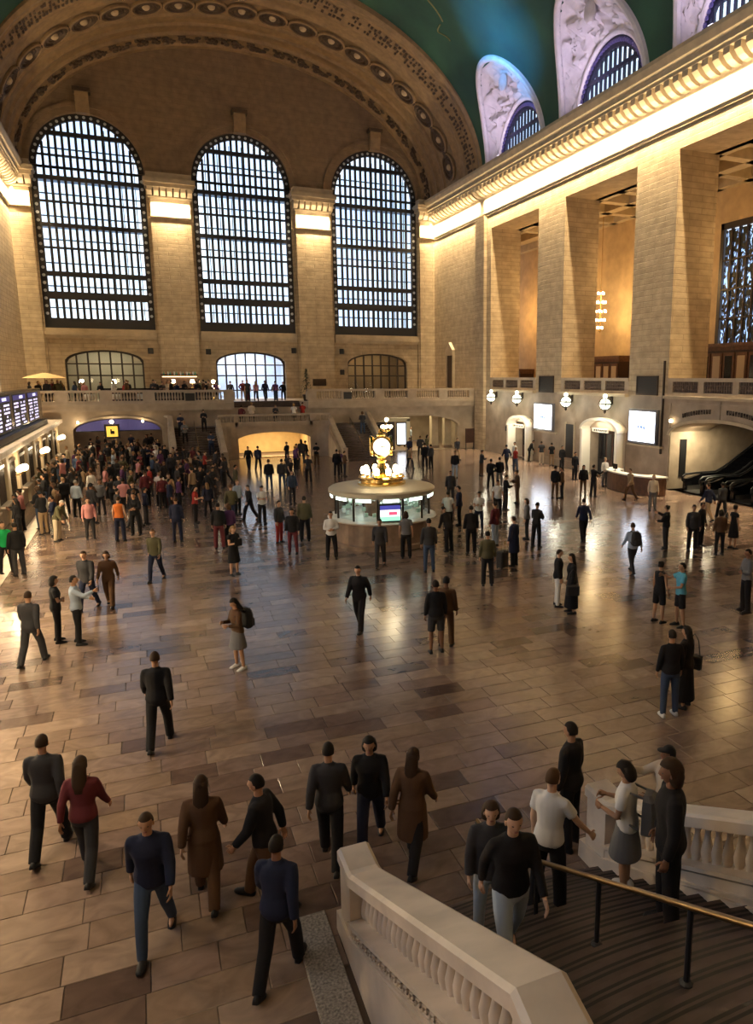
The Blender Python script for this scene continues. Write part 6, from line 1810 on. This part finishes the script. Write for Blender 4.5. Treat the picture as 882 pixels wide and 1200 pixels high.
# ---- people who can be told apart
PEOPLE = [
 (-14.21, 27.84, 0.0, 150, 'wide', 'tee', 'green', 'jeans', 'black', 'short', 1, 0, 1.74, 'man in a bright green shirt at the left edge'),
 (-13.77, 27.3, 0.0, 330, 'stand', 'jacket', 'black', 'trousers', 'charcoal', 'short', 0, 1, 1.76, 'man in a black jacket right beside the bright green shirt'),
 (-11.97, 19.8, 0.0, 80, 'cross', 'tee', 'black', 'jeans', 'black', 'curly', 0, 1, 1.66, 'curly haired woman in black beside the man taking a photo on the left'),
 (-11.49, 19.46, 0.0, 95, 'photo', 'shirt', 'paleblue', 'jeans', 'black', 'short', 0, 1, 1.72, 'man in a grey blue shirt raising a phone beside the curly haired woman'),
 (-12.36, 18.42, 0.0, 20, 'walk', 'jacket', 'charcoal', 'trousers', 'charcoal', 'short', 1, 1, 1.75, 'man in charcoal walking just left of the curly haired woman'),
 (-11.44, 22.36, 0.0, 200, 'walk', 'jacket', 'charcoal', 'jeans', 'navy', 'short', 1, 0, 1.75, 'man in charcoal jacket walking toward the viewer behind the phone photographer'),
 (-10.9, 22.47, 0.0, 190, 'walk2', 'shirt', 'brown', 'trousers', 'brown', 'bob', 1, 0, 1.66, 'person in brown walking beside the charcoal jacketed man'),
 (-9.63, 24.83, 0.0, 200, 'walk', 'shirt', 'olive', 'jeans', 'navy', 'short', 2, 0, 1.74, 'person in an olive shirt walking alone left of the woman in a black dress'),
 (-7.25, 24.47, 0.0, 150, 'phone', None, '', 'dress', 'black', 'bob', 3, 0, 1.66, 'woman in a black knee length dress holding a pale map'),
 (-8.07, 16.27, 0.0, 250, 'phone', 'shirt', 'brown', 'skirt', 'grey', 'long', 0, 1, 1.64, 'long haired woman in brown top and grey skirt wearing a black backpack', 'white'),
 (-4.88, 17.65, 0.0, 215, 'walk2', 'jacket', 'black', 'trousers', 'black', 'short', 0, 0, 1.78, 'man in a black jacket striding across the middle of the floor'),
 (-3.63, 15.41, 0.0, 10, 'stand', 'shirt', 'black', 'shorts', 'charcoal', 'short', 0, 2, 1.76, 'person in a black shirt seen from behind in the centre foreground'),
 (-3.24, 15.73, 0.0, 40, 'stand', 'jacket', 'brown', 'trousers', 'brown', 'cap', 0, 2, 1.72, 'person in brown with a cap right behind the central black shirt'),
 (0.88, 17.34, 0.0, 120, 'stand', 'jacket', 'black', 'jeans', 'white', 'short', 1, 0, 1.66, 'woman in black jacket and white trousers facing the long black dress'),
 (0.91, 16.65, 0.0, 290, 'stand', 'jacket', 'black', 'longdress', 'black', 'long', 0, 1, 1.68, 'long haired woman in a long black dress beside the white trousers'),
 (2.64, 15.04, 0.0, 80, 'stand', 'vest', 'black', 'shorts', 'black', 'bun', 0, 1, 1.66, 'person in black sleeveless top and shorts beside the sky blue shirt'),
 (2.92, 14.54, 0.0, 290, 'photo', 'tee', 'sky', 'shorts', 'black', 'short', 0, 1, 1.72, 'person in a bright sky blue shirt and black shorts'),
 (5.48, 14.83, 0.0, 290, 'cross', 'shirt', 'grey', 'trousers', 'black', 'short', 0, 2, 1.78, 'man in grey sweater with folded arms at the right edge'),
 (-0.69, 10.52, 0.0, 15, 'stand', 'shirt', 'black', 'jeans', 'denim', 'short', 0, 1, 1.72, 'man in black shirt and dark jeans with white shoes on the right foreground', 'white'),
 (-0.16, 10.7, 0.0, 335, 'stand', 'jacket', 'black', 'longdress', 'black', 'long', 0, 1, 1.66, 'long haired woman in black leaning close to the man with white shoes'),
 (5.05, 19.47, 0.0, 10, 'walk', 'shirt', 'paleblue', 'jeans', 'charcoal', 'short', 1, 0, 1.74, 'person in pale blue walking through the bright floor reflection'),
 (8.33, 21.82, 0.0, 330, 'photo', 'jacket', 'black', 'trousers', 'charcoal', 'bun', 0, 1, 1.68, 'woman in black raising an arm right of the bright floor reflection'),
 (9.08, 21.19, 0.0, 200, 'stand', 'jacket', 'charcoal', 'trousers', 'black', 'short', 0, 1, 1.75, 'man in charcoal in the pair below the escalators, left one'),
 (9.86, 21.62, 0.0, 160, 'stand', 'shirt', 'black', 'trousers', 'black', 'short', 0, 2, 1.72, 'man in black in the pair below the escalators, right one'),
 (9.55, 20.25, 0.0, 20, 'stand', 'shirt', 'brown', 'jeans', 'black', 'bob', 0, 1, 1.68, 'person in brown top near the woman in the sleeveless black dress'),
 (10.71, 20.78, 0.0, 100, 'stand', None, '', 'dress', 'black', 'bun', 0, 1, 1.68, 'woman in a sleeveless looking black dress near the right edge'),
 (13.75, 25.53, 0.0, 350, 'walk', 'jacket', 'navy', 'trousers', 'tan', 'short', 1, 0, 1.76, 'man in navy jacket and tan trousers walking to the escalators'),
 (14.77, 25.75, 0.0, 20, 'walk2', 'shirt', 'charcoal', 'trousers', 'black', 'short', 0, 2, 1.72, 'man in charcoal next to the navy jacket by the escalators'),
 (13.06, 28.66, 0.0, 200, 'stand', 'shirt', 'cream', 'trousers', 'grey', 'short', 3, 3, 1.76, 'man in a cream shirt standing in front of the service desk'),
 (13.89, 31.6, 0.0, 270, 'walk', 'jacket', 'tan', 'trousers', 'brown', 'short', 2, 0, 1.74, 'man in a tan jacket beside the service desk'),
 (12.72, 33.34, 0.0, 90, 'photo', 'jacket', 'black', 'trousers', 'black', 'short', 0, 1, 1.76, 'man in black with raised arm left of the service desk'),
 (12.52, 34.06, 0.0, 200, 'stand', 'jacket', 'black', 'jeans', 'brown', 'long', 0, 1, 1.66, 'long haired woman in black left of the service desk'),
 (15.46, 36.28, 0.0, 180, 'stand', 'shirt', 'white', 'trousers', 'grey', 'short', 3, 3, 1.72, 'person in white in front of the larger lit gate'),
 (10.48, 33.68, 0.0, 60, 'stand', 'jacket', 'black', 'jeans', 'brown', 'short', 0, 1, 1.76, 'man in black of the close pair under the nearer lit screen, left one'),
 (10.82, 33.53, 0.0, 300, 'stand', 'shirt', 'brown', 'jeans', 'black', 'short', 0, 1, 1.7, 'person in brown of the close pair under the nearer lit screen, right one'),
 (15.4, 39.52, 0.0, 170, 'stand', 'shirt', 'black', 'trousers', 'black', 'short', 0, 1, 1.76, 'person in black between the dark wall panel and the larger gate'),
 (17.13, 43.95, 0.0, 170, 'stand', 'jacket', 'black', 'trousers', 'black', 'short', 0, 1, 1.72, 'person in black rightmost of the row below the farther lit screen'),
 (17.73, 46.4, 0.0, 10, 'stand', 'tee', 'black', 'jeans', 'tan', 'short', 0, 1, 1.7, 'person in black top and tan trousers below the farther lit screen'),
 (17.57, 47.63, 0.0, 20, 'stand', 'tee', 'charcoal', 'jeans', 'cream', 'short', 0, 1, 1.72, 'person in charcoal top and cream trousers below the farther lit screen'),
 (17.55, 49.47, 0.0, 120, 'lean', 'jacket', 'black', 'trousers', 'black', 'short', 0, 1, 1.72, 'person in black bending forward by the smaller lit gate'),
 (15.24, 47.48, 0.0, 260, 'stand', 'shirt', 'white', 'trousers', 'black', 'short', 0, 1, 1.76, 'man in white shirt and black trousers by the smaller lit gate'),
 (6.17, 24.2, 0.0, 20, 'walk', 'shirt', 'navy', 'jeans', 'black', 'short', 0, 0, 1.76, 'man in navy and black walking right of the booth toward the north wall'),
 (3.93, 24.04, 0.0, 60, 'phone', 'shirt', 'black', 'trousers', 'black', 'short', 0, 1, 1.74, 'man in black reading beside the person with a pale bag'),
 (4.24, 25.38, 0.0, 300, 'stand', 'shirt', 'grey', 'jeans', 'charcoal', 'bob', 1, 0, 1.66, 'woman in grey standing left of the reading man in black'),
 (1.82, 21.86, 0.0, 330, 'stand', 'coat', 'navy', 'trousers', 'black', 'short', 1, 0, 1.74, 'person in a long navy coat with a black suitcase'),
 (-0.07, 20.03, 0.0, 20, 'stand', 'shirt', 'olive', 'trousers', 'black', 'short', 0, 1, 1.74, 'person in olive and black standing below the booth on its right'),
 (1.22, 24.16, 0.0, 10, 'stand', 'jacket', 'black', 'trousers', 'black', 'short', 0, 1, 1.78, 'tall man in black right of the booth near the white shirts'),
 (2.53, 24.8, 0.0, 330, 'stand', 'jacket', 'maroon', 'jeans', 'paleblue', 'short', 0, 1, 1.74, 'person in maroon jacket and pale jeans right of the booth'),
 (6.5, 31.75, 0.0, 100, 'phone', 'jacket', 'black', 'trousers', 'black', 'short', 0, 1, 1.72, 'left silhouette of the facing pair right of the booth'),
 (7.85, 33.05, 0.0, 290, 'phone', 'jacket', 'brown', 'trousers', 'brown', 'short', 0, 1, 1.72, 'right silhouette of the facing pair right of the booth'),
 (8.89, 38.38, 0.0, 40, 'hips', 'jacket', 'black', 'trousers', 'black', 'short', 0, 1, 1.72, 'person in black with hand on hip far right of the booth'),
 (9.51, 38.48, 0.0, 10, 'stand', 'jacket', 'black', 'jeans', 'grey', 'short', 0, 1, 1.78, 'person in black jacket and grey jeans next to the hand on hip'),
 (10.6, 43.36, 0.0, 90, 'phone', 'jacket', 'charcoal', 'trousers', 'brown', 'short', 0, 1, 1.72, 'person in charcoal alone far behind the booth on the right'),
 (3.16, 27.66, 0.0, 200, 'phone', 'tee', 'white', 'jeans', 'navy', 'short', 0, 1, 1.7, 'person in a white shirt and navy trousers right of the booth'),
 (5.26, 30.1, 0.0, 200, 'stand', 'tee', 'white', 'trousers', 'black', 'short', 0, 1, 1.74, 'man in white shirt with black straps right of the booth'),
 (1.82, 27.86, 0.0, 20, 'stand', 'tee', 'white', 'trousers', 'black', 'short', 0, 1, 1.76, 'man in a white shirt beside the right edge of the booth'),
 (2.82, 28.99, 0.0, 300, 'stand', 'jacket', 'navy', 'trousers', 'black', 'short', 0, 1, 1.76, 'man in navy jacket behind the white shirt at the booth'),
 (0.56, 24.74, 0.0, 340, 'lean', 'jacket', 'black', 'trousers', 'black', 'short', 0, 1, 1.74, 'person in black leaning at the right side of the booth'),
 (8.67, 43.29, 0.0, 190, 'stand', 'jacket', 'black', 'jeans', 'paleblue', 'short', 0, 1, 1.74, 'person in black and pale jeans far behind the booth'),
 (4.67, 34.43, 0.0, 200, 'stand', 'jacket', 'charcoal', 'trousers', 'charcoal', 'short', 0, 1, 1.7, 'person in charcoal behind the white shirt at the booth'),
 (-1.17, 22.29, 0.0, 10, 'stand', 'shirt', 'charcoal', 'jeans', 'denim', 'short', 0, 1, 1.82, 'tall person in charcoal and denim in front of the booth'),
 (-1.26, 24.39, 0.0, 20, 'stand', 'tee', 'grey', 'trousers', 'black', 'bob', 1, 0, 1.7, 'person in a grey shirt in front of the booth'),
 (-2.48, 23.6, 0.0, 200, 'walk', 'jacket', 'charcoal', 'trousers', 'charcoal', 'short', 0, 1, 1.74, 'person in charcoal walking in front of the booth screen'),
 (-3.77, 25.34, 0.0, 190, 'cross', 'shirt', 'white', 'trousers', 'black', 'short', 0, 1, 1.74, 'man in a white shirt with folded arms left of the booth'),
 (1.83, 47.13, 0.0, 20, 'stand', 'jacket', 'black', 'trousers', 'black', 'short', 0, 1, 1.76, 'person in black at the right foot of the far staircase'),
 (-0.54, 44.74, 0.0, 200, 'stand', 'tee', 'charcoal', 'trousers', 'black', 'short', 0, 1, 1.74, 'person in charcoal with a white badge near the lit stair arch'),
 (-4.05, 28.64, 0.0, 20, 'stand', 'jacket', 'olive', 'trousers', 'black', 'short', 0, 1, 1.8, 'tall person in olive and black between stair arch and booth'),
 (-4.9, 26.67, 0.0, 200, 'stand', 'jacket', 'black', 'jeans', 'maroon', 'bob', 0, 1, 1.7, 'person in black jacket and maroon trousers left of the booth'),
 (-5.04, 28.74, 0.0, 140, 'stand', 'jacket', 'charcoal', 'jeans', 'red', 'short', 0, 1, 1.68, 'person in charcoal with red trousers left of the booth'),
 (-5.1, 32.84, 0.0, 160, 'phone', 'tee', 'white', 'trousers', 'black', 'short', 0, 1, 1.72, 'person in white top and black trousers reading in front of the stair arch'),
 (-2.86, 37.69, 0.0, 160, 'stand', 'jacket', 'denim', 'jeans', 'charcoal', 'short', 1, 0, 1.72, 'person in a denim jacket in front of the stair arch'),
 (-2.47, 42.92, 0.0, 20, 'stand', 'jacket', 'charcoal', 'jeans', 'denim', 'short', 0, 1, 1.74, 'right person of the pair walking to the lit stair arch'),
 (-3.21, 42.88, 0.0, 10, 'stand', 'jacket', 'black', 'jeans', 'denim', 'short', 0, 1, 1.76, 'left person of the pair walking to the lit stair arch'),
 (-2.48, 52.39, 0.0, 20, 'walk', 'jacket', 'navy', 'trousers', 'black', 'short', 0, 1, 1.74, 'person in navy right at the mouth of the lit stair arch'),
 (-3.09, 52.65, 0.0, 200, 'walk2', 'jacket', 'black', 'trousers', 'charcoal', 'short', 0, 1, 1.72, 'person in black at the left of the lit stair arch mouth'),
 (-5.28, 41.11, 0.0, 90, 'stand', 'jacket', 'olive', 'trousers', 'black', 'short', 0, 1, 1.74, 'person in olive left of the lit stair arch'),
 (-7.32, 28.62, 0.0, 10, 'stand', 'shirt', 'black', 'trousers', 'maroon', 'short', 0, 1, 1.76, 'person in black top and maroon trousers behind the black dress'),
 (-6.91, 28.9, 0.0, 350, 'stand', 'shirt', 'purple', 'trousers', 'black', 'bob', 2, 0, 1.66, 'person in purple just behind the woman in the black dress'),
 (-8.73, 30.5, 0.0, 20, 'stand', 'shirt', 'navy', 'jeans', 'navy', 'short', 2, 1, 1.78, 'slender person all in navy at the front edge of the crowd'),
 (-10.26, 32.55, 0.0, 200, 'cross', 'jacket', 'black', 'trousers', 'black', 'short', 0, 1, 1.76, 'man in black with folded arms at the front of the left crowd'),
 (-10.82, 31.58, 0.0, 20, 'stand', 'vest', 'orange', 'trousers', 'navy', 'short', 1, 0, 1.78, 'person with an orange top at the front of the left crowd'),
 (-8.98, 54.67, 0.0, 190, 'walk', 'shirt', 'white', 'trousers', 'white', 'short', 2, 3, 1.76, 'person all in white at the left foot of the far staircase'),
 (-13.11, 32.57, 0.0, 120, 'lean', 'jacket', 'olive', 'trousers', 'cream', 'short', 4, 0, 1.72, 'person in olive coat and cream trousers bending near the ticket lamps'),
 (-11.94, 32.4, 0.0, 170, 'stand', 'shirt', 'pink', 'jeans', 'charcoal', 'short', 1, 0, 1.7, 'person in a pink patterned shirt at the left front of the crowd'),
 (-12.77, 37.91, 0.0, 30, 'stand', 'shirt', 'paleblue', 'jeans', 'black', 'short', 4, 3, 1.74, 'grey haired person in pale blue near the ticket windows'),
 (-13.36, 39.11, 0.0, 340, 'stand', 'jacket', 'black', 'trousers', 'black', 'short', 3, 3, 1.74, 'fair haired person in black near the ticket windows'),
 (-11.77, 38.18, 0.0, 200, 'stand', 'shirt', 'grey', 'jeans', 'charcoal', 'bob', 2, 0, 1.68, 'person in grey behind the pink patterned shirt'),
 (-8.71, 39.12, 0.0, 180, 'stand', 'shirt', 'tan', 'jeans', 'maroon', 'bob', 2, 3, 1.68, 'person in tan in the middle of the left crowd'),
 (-9.13, 39.84, 0.0, 200, 'stand', 'tee', 'white', 'trousers', 'black', 'short', 0, 1, 1.74, 'person in white and black in the middle of the left crowd'),
 (-13.56, 50.35, 0.0, 10, 'stand', 'jacket', 'denim', 'trousers', 'black', 'short', 1, 0, 1.8, 'tall person in a denim jacket at the left edge of the arch'),
 (8.79, 49.13, 0.0, 20, 'stand', 'jacket', 'black', 'trousers', 'black', 'short', 0, 1, 1.76, 'left of two people in black just behind the brass clock'),
 (9.01, 48.5, 0.0, 340, 'stand', 'jacket', 'charcoal', 'trousers', 'black', 'short', 0, 1, 1.72, 'right of two people just behind the brass clock'),
 (-8.67, 8.4, 0.0, 300, 'walk', 'jacket', 'black', 'trousers', 'brown', 'short', 0, 1, 1.78, 'man in black jacket and brown trousers walking past the near newel'),
 (-7.75, 8.85, 0.0, 20, 'walk2', 'jacket', 'charcoal', 'trousers', 'black', 'short', 0, 1, 1.75, 'person in charcoal at the newel of the near staircase, left of three'),
 (-7.15, 8.95, 0.0, 200, 'walk', 'jacket', 'black', 'trousers', 'navy', 'bob', 0, 1, 1.72, 'person in black at the foot of the near staircase, middle of three'),
 (-6.75, 8.35, 0.0, 40, 'walk2', 'coat', 'brown', 'trousers', 'black', 'long', 1, 1, 1.7, 'person in a brown coat at the foot of the near staircase, right of three'),
 (-11.25, 10.6, 0.0, 10, 'walk', 'jacket', 'charcoal', 'trousers', 'black', 'short', 1, 1, 1.76, 'person in charcoal walking in the left foreground, nearest the edge'),
 (-10.75, 9.9, 0.0, 15, 'walk2', 'shirt', 'maroon', 'trousers', 'charcoal', 'long', 1, 1, 1.68, 'person in maroon walking in the left foreground'),
 (-9.95, 8.2, 0.0, 190, 'walk', 'jacket', 'navy', 'jeans', 'denim', 'short', 1, 1, 1.76, 'man in navy jacket and jeans walking at the bottom left'),
 (-9.35, 8.75, 0.0, 10, 'walk2', 'coat', 'brown', 'trousers', 'brown', 'long', 1, 0, 1.7, 'person in a brown coat beside the navy jacket at the bottom left'),
 (-9.79, 13.2, 0.0, 10, 'walk', 'jacket', 'black', 'trousers', 'black', 'short', 1, 1, 1.78, 'man all in black walking away below the reflection of the windows'),
 (-8.72, 7.15, 0.0, 30, 'walk', 'jacket', 'navy', 'trousers', 'black', 'short', 0, 2, 1.72, 'person in navy right beside the outer wall of the near staircase'),
 (-6.62, 6.23, 0.459, 200, 'stand', 'jacket', 'charcoal', 'jeans', 'paleblue', 'bob', 1, 0, 1.66, 'left of two people coming down the bottom steps in pale jeans'),
 (-6.9, 5.23, 1.071, 190, 'walk', 'shirt', 'black', 'jeans', 'paleblue', 'short', 1, 0, 1.7, 'right of two people on the bottom steps beside the handrail'),
 (-5.82, 6.37, 0.459, 60, 'rail', 'tee', 'white', 'trousers', 'black', 'short', 2, 3, 1.74, 'man in a white shirt holding the handrail of the near staircase'),
 (-4.6, 7.85, 0, 330, 'stand', 'jacket', 'black', 'trousers', 'black', 'short', 0, 1, 1.84, 'tall man in black by the right newel of the near staircase'),
 (-4.95, 6.12, 0.612, 320, 'phone', 'tee', 'white', 'skirt', 'grey', 'bob', 0, 1, 1.62, 'woman in white shirt and grey skirt with a bag on the near staircase', 'white'),
 (-3.65, 7.02, 0.0, 280, 'photo', 'shirt', 'cream', 'trousers', 'black', 'cap', 0, 2, 1.7, 'person in cream shirt and black cap beyond the right stair balustrade'),
 (-5.25, 5.05, 1.071, 300, 'stand', 'jacket', 'black', 'trousers', 'black', 'curly', 1, 2, 1.8, 'large person all in black on the right of the near staircase')]
taken = []
for r in PEOPLE:
    person(*r[:14], group='people on the concourse', shoe=r[14] if len(r) > 14 else 'black')
    taken.append((r[0], r[1]))

# ---- the crowd
rc = random.Random(21)
used = set(o.get('label') for o in bpy.data.objects)
PPH = {'stand': 'standing', 'wide': 'feet apart', 'phone': 'looking down', 'photo': 'arm raised', 'cross': 'arms folded', 'walk': 'walking', 'walk2': 'striding', 'hips': 'hand on hip', 'rail': 'reaching forward'}
HPH = {'short': 'short haired', 'long': 'long haired', 'bun': 'bun haired', 'curly': 'curly haired', 'bob': 'bob haired', 'cap': 'capped'}
TOPC = ['black'] * 10 + ['charcoal'] * 7 + ['navy'] * 4 + ['brown', 'brown', 'olive', 'maroon', 'olive', 'grey', 'maroon', 'purple', 'white', 'cream', 'tan', 'pink', 'red', 'paleblue', 'denim']
BOTC = ['black'] * 9 + ['charcoal'] * 5 + ['navy', 'navy', 'denim', 'denim', 'brown', 'tan', 'maroon']
def crowd(n, box, z, where, group, heads=None, poses=('stand', 'phone', 'walk', 'walk2', 'hips', 'cross', 'wide'), gap=0.58, ok=None):
    x0, x1, y0, y1 = box; k = 0; tries = 0
    while k < n and tries < n * 60:
        tries += 1
        x, y = rc.uniform(x0, x1), rc.uniform(y0, y1)
        if ok and not ok(x, y): continue
        if any((x - a) ** 2 + (y - b) ** 2 < gap * gap for a, b in taken): continue
        for _ in range(60):
            pose = rc.choice(poses)
            top, tc, bot, bc = rc.choice(['jacket', 'jacket', 'shirt', 'tee']), rc.choice(TOPC), rc.choice(['trousers', 'jeans', 'jeans']), rc.choice(BOTC)
            hair = rc.choice(['short', 'short', 'short', 'long', 'bob', 'bun', 'cap'])
            nm = {'tee': 'T-shirt', 'trousers': 'trousers', 'jeans': 'trousers'}
            col = lambda c: {'paleblue': 'pale blue'}.get(c, c)
            who = HPH[hair] + ' person'
            lab = '%s, %s %s, %s trousers, %s %s' % (who, col(tc), nm.get(top, top), col(bc), PPH[pose], where)
            if lab not in used: break
        used.add(lab); taken.append((x, y)); k += 1
        person(x, y, z, rc.choice(heads) if heads else rc.uniform(0, 360), pose, top, tc, bot, bc, hair, rc.choice([0, 0, 0, 1, 1, 2, 3]), rc.choice([0, 0, 1, 1, 2, 3]), rc.uniform(1.60, 1.84), lab, group)
crowd(30, (-15.0, -13.3, 33.5, 59), 0, 'by the ticket windows', 'people queuing at the ticket windows', heads=(250, 270, 290, 310), poses=('stand', 'phone', 'cross', 'hips', 'stand'))
crowd(34, (-12.6, -4.6, 33.2, 44), 0, 'in the left crowd', 'crowd on the left of the concourse', ok=lambda x, y: x > -12.6 + (y - 33) * 0.02)
crowd(40, (-13.2, -4.8, 44, 54), 0, 'in the far left crowd', 'crowd in front of the far staircase')
crowd(26, (-14.0, -8.4, 54, 60.8), 0, 'before the left arch', 'crowd at the left arch')
crowd(12, (-14.0, -9.0, 62.6, 68), 0, 'inside the left arch', 'crowd inside the left arch')
crowd(10, (-3.6, 2.6, 44, 56), 0, 'near the lit stair arch', 'people near the stair arch')
crowd(6, (8.8, 15.5, 63.5, 67), 0, 'inside the right arch', 'people inside the right arch', ok=lambda x, y: abs(x - 14.9) > 0.7)
crowd(7, (7.0, 15.0, 44, 58), 0, 'far beyond the booth', 'people beyond the booth')
crowd(30, (-17.4, -4.0, 61.9, 65.6), 4.4, 'at the balcony restaurant', 'guests on the left balcony', heads=(150, 180, 210, 60, 300), poses=('stand', 'phone', 'cross', 'hips'), ok=lambda x, y: min(abs(x - t) for t in (-16.9, -15.0, -13.2, -11.4, -9.6)) > 0.75 or (y > 63.4 and abs(x + 16.2) > 0.5))
crowd(9, (-2.7, 2.9, 65.0, 68), 4.4, 'atop the far stairs', 'people at the top of the far stairs', heads=(0, 180, 200, 160))
crowd(5, (-2.6, 2.6, 60.4, 60.9), ZLAND, 'on the far stair landing', 'people on the far landing', heads=(0, 180, 20), gap=0.7)
for sx, wh in ((-1, 'on the far left stairs'), (1, 'on the far right stairs')):
    for s in ((1.5, 5.2), (2.9, 6.9), (4.3, 5.4), (3.8, 7.1)) if sx < 0 else ((3.4, 6.9),):
        i = math.floor(s[0] / TRD)
        crowd(1, (sx * s[1], sx * s[1] + 0.01, 55.1 + TRD * (i + 0.62), 55.1 + TRD * (i + 0.62) + 0.01), RIS * (i + 1), wh, 'people on the far stairs', heads=(0, 180), poses=('stand', 'phone'), gap=0.05)

# ---- bags and things in hand
CANVAS = mat('black_canvas', (0.012, 0.012, 0.013), 0.8)
def backpack(x, y, z, head, lab, m=CANVAS):
    t = thing('backpack', lab, 'backpack', (x, y, z), rotz=-math.radians(head))
    b = MB(); b.rings([[(0.16 * w * a, -0.02 - 0.16 * w * q, zz) for a, q in ((-1, 0), (-1, 0.7), (-0.7, 1), (0.7, 1), (1, 0.7), (1, 0))] for zz, w in ((0, 0.75), (0.04, 1), (0.3, 1), (0.42, 0.85), (0.47, 0.5))])
    obj('body', b, m, t, world=False)
    obj('pocket', MB().bbox(-0.11, 0.11, -0.23, -0.15, 0.04, 0.22, 0.03), m, t, world=False)
    for s in (-1, 1):
        obj('strap', MB().tube([(s * 0.10, -0.02, 0.44), (s * 0.11, 0.12, 0.47), (s * 0.12, 0.26, 0.36), (s * 0.13, 0.24, 0.15), (s * 0.13, 0.02, 0.06)], 0.014, 6), m, t, world=False)
def handbag(x, y, z, head, lab, w=0.34, h=0.26, m=CANVAS):
    t = thing('shoulder_bag', lab, 'bag', (x, y, z), rotz=-math.radians(head))
    obj('body', MB().bbox(-0.07, 0.07, -w / 2, w / 2, 0, h, 0.03), m, t, world=False)
    obj('flap', MB().bbox(0.055, 0.08, -w / 2 + 0.01, w / 2 - 0.01, h * 0.45, h + 0.005, 0.01), m, t, world=False)
    obj('strap', MB().tube([(0, -w / 2 + 0.03, h - 0.02), (0, -w / 4, h + 0.34), (0, 0, h + 0.46), (0, w / 4, h + 0.34), (0, w / 2 - 0.03, h - 0.02)], 0.012, 6), m, t, world=False)
def find(lab):
    return next(o for o in bpy.data.objects if o.get('label', '').startswith(lab))
def beside(lab, right, fwd):
    o = find(lab); a = -o.rotation_euler.z
    return o.location.x + right * math.cos(a) + fwd * math.sin(a), o.location.y - right * math.sin(a) + fwd * math.cos(a), o.location.z, math.degrees(a)
x, y, z, a = beside('long haired woman in brown top', 0, -0.16); backpack(x, y, z + 0.92, a, 'black backpack on the woman in the grey skirt')
x, y, z, a = beside('person in pale blue walking', 0, -0.16); backpack(x, y, z + 0.98, a, 'dark backpack on the person in the bright floor reflection')
x, y, z, a = beside('long haired woman in black leaning', 0.33, 0.0); handbag(x, y, z + 0.72, a, 'black shoulder bag beside the couple in the right foreground')
x, y, z, a = beside('long haired woman in a long black dress', -0.36, 0.05); handbag(x, y, z + 0.62, a, 'dark handbag between the white trousers and the long dress', 0.36, 0.28)
x, y, z, a = beside('woman in black jacket and white trousers', -0.34, 0.0); handbag(x, y, z + 0.62, a, 'cream bag behind the woman in white trousers', 0.3, 0.3, cmat(COLS['cream']))
x, y, z, a = beside('woman in white shirt and grey skirt', 0, -0.17); backpack(x, y, z + 0.86, a, 'grey backpack on the woman in the white shirt on the stairs', mat('grey_canvas', (0.06, 0.06, 0.065), 0.8))
x, y, z, a = beside('woman in a sleeveless looking', -0.34, -0.1); handbag(x, y, z + 0.7, a, 'tan bag on the arm of the woman in the sleeveless dress', 0.32, 0.24, cmat(COLS['tan']))
x, y, z, a = beside('person in a long navy coat', -0.5, 0.15)
t = thing('suitcase', 'black upright suitcase beside the person in the navy coat', 'suitcase', (x, y, 0), rotz=-math.radians(a))
obj('shell', MB().bbox(-0.22, 0.22, -0.13, 0.13, 0.05, 0.62, 0.04), CANVAS, t, world=False)
obj('handle', MB().tube([(-0.12, -0.1, 0.6), (-0.12, -0.1, 0.98), (0.12, -0.1, 0.98), (0.12, -0.1, 0.6)], 0.012, 6), STEEL, t, world=False)
for sx in (-1, 1):
    for sy in (-1, 1):
        obj('wheel', MB().ellipsoid((sx * 0.17, sy * 0.09, 0.03), (0.02, 0.03, 0.03), 8, 6), BLACK, t, world=False)
def in_hand(lab, pose, k, nm, label, size, m, extra=None):
    o = find(lab); J = SK[pose]; s = o.scale.x
    w = J['wr' + k]; f = (w - J['el' + k]).normalized(); p = w + f * 0.10 + Vector((0, 0.025, 0.02)); p = Vector((p.x, p.y, p.z + J['z0'])) * s
    q = Matrix.Rotation(o.rotation_euler.z, 3, 'Z') @ p
    t = thing(nm, label, nm.replace('_', ' '), o.location + q, rotz=o.rotation_euler.z)
    sx, sy, sz = size
    obj('body', MB().bbox(-sx / 2, sx / 2, -sy / 2, sy / 2, -sz / 2, sz / 2, min(size) * 0.3), BLACK, t, world=False)
    obj('display', MB().box(-sx * 0.45, sx * 0.45, -sy / 2 - 0.002, -sy / 2, -sz * 0.45, sz * 0.45), m, t, world=False)
PH = mat('phone_screen', (0.8, 0.85, 0.9), 0.3, emit=(0.8, 0.88, 1.0), estr=1.5)
in_hand('man in a grey blue shirt', 'photo', 'R', 'phone', 'phone raised by the man in the grey blue shirt', (0.075, 0.01, 0.15), BLACKG)
in_hand('person in cream shirt and black cap', 'photo', 'R', 'phone', 'glowing phone held by the person in the black cap', (0.075, 0.01, 0.15), PH)
in_hand('woman in a black knee length dress', 'phone', 'R', 'paper_map', 'pale folded map held by the woman in the black dress', (0.30, 0.008, 0.24), mat('map_paper', (0.75, 0.7, 0.6), 0.8))
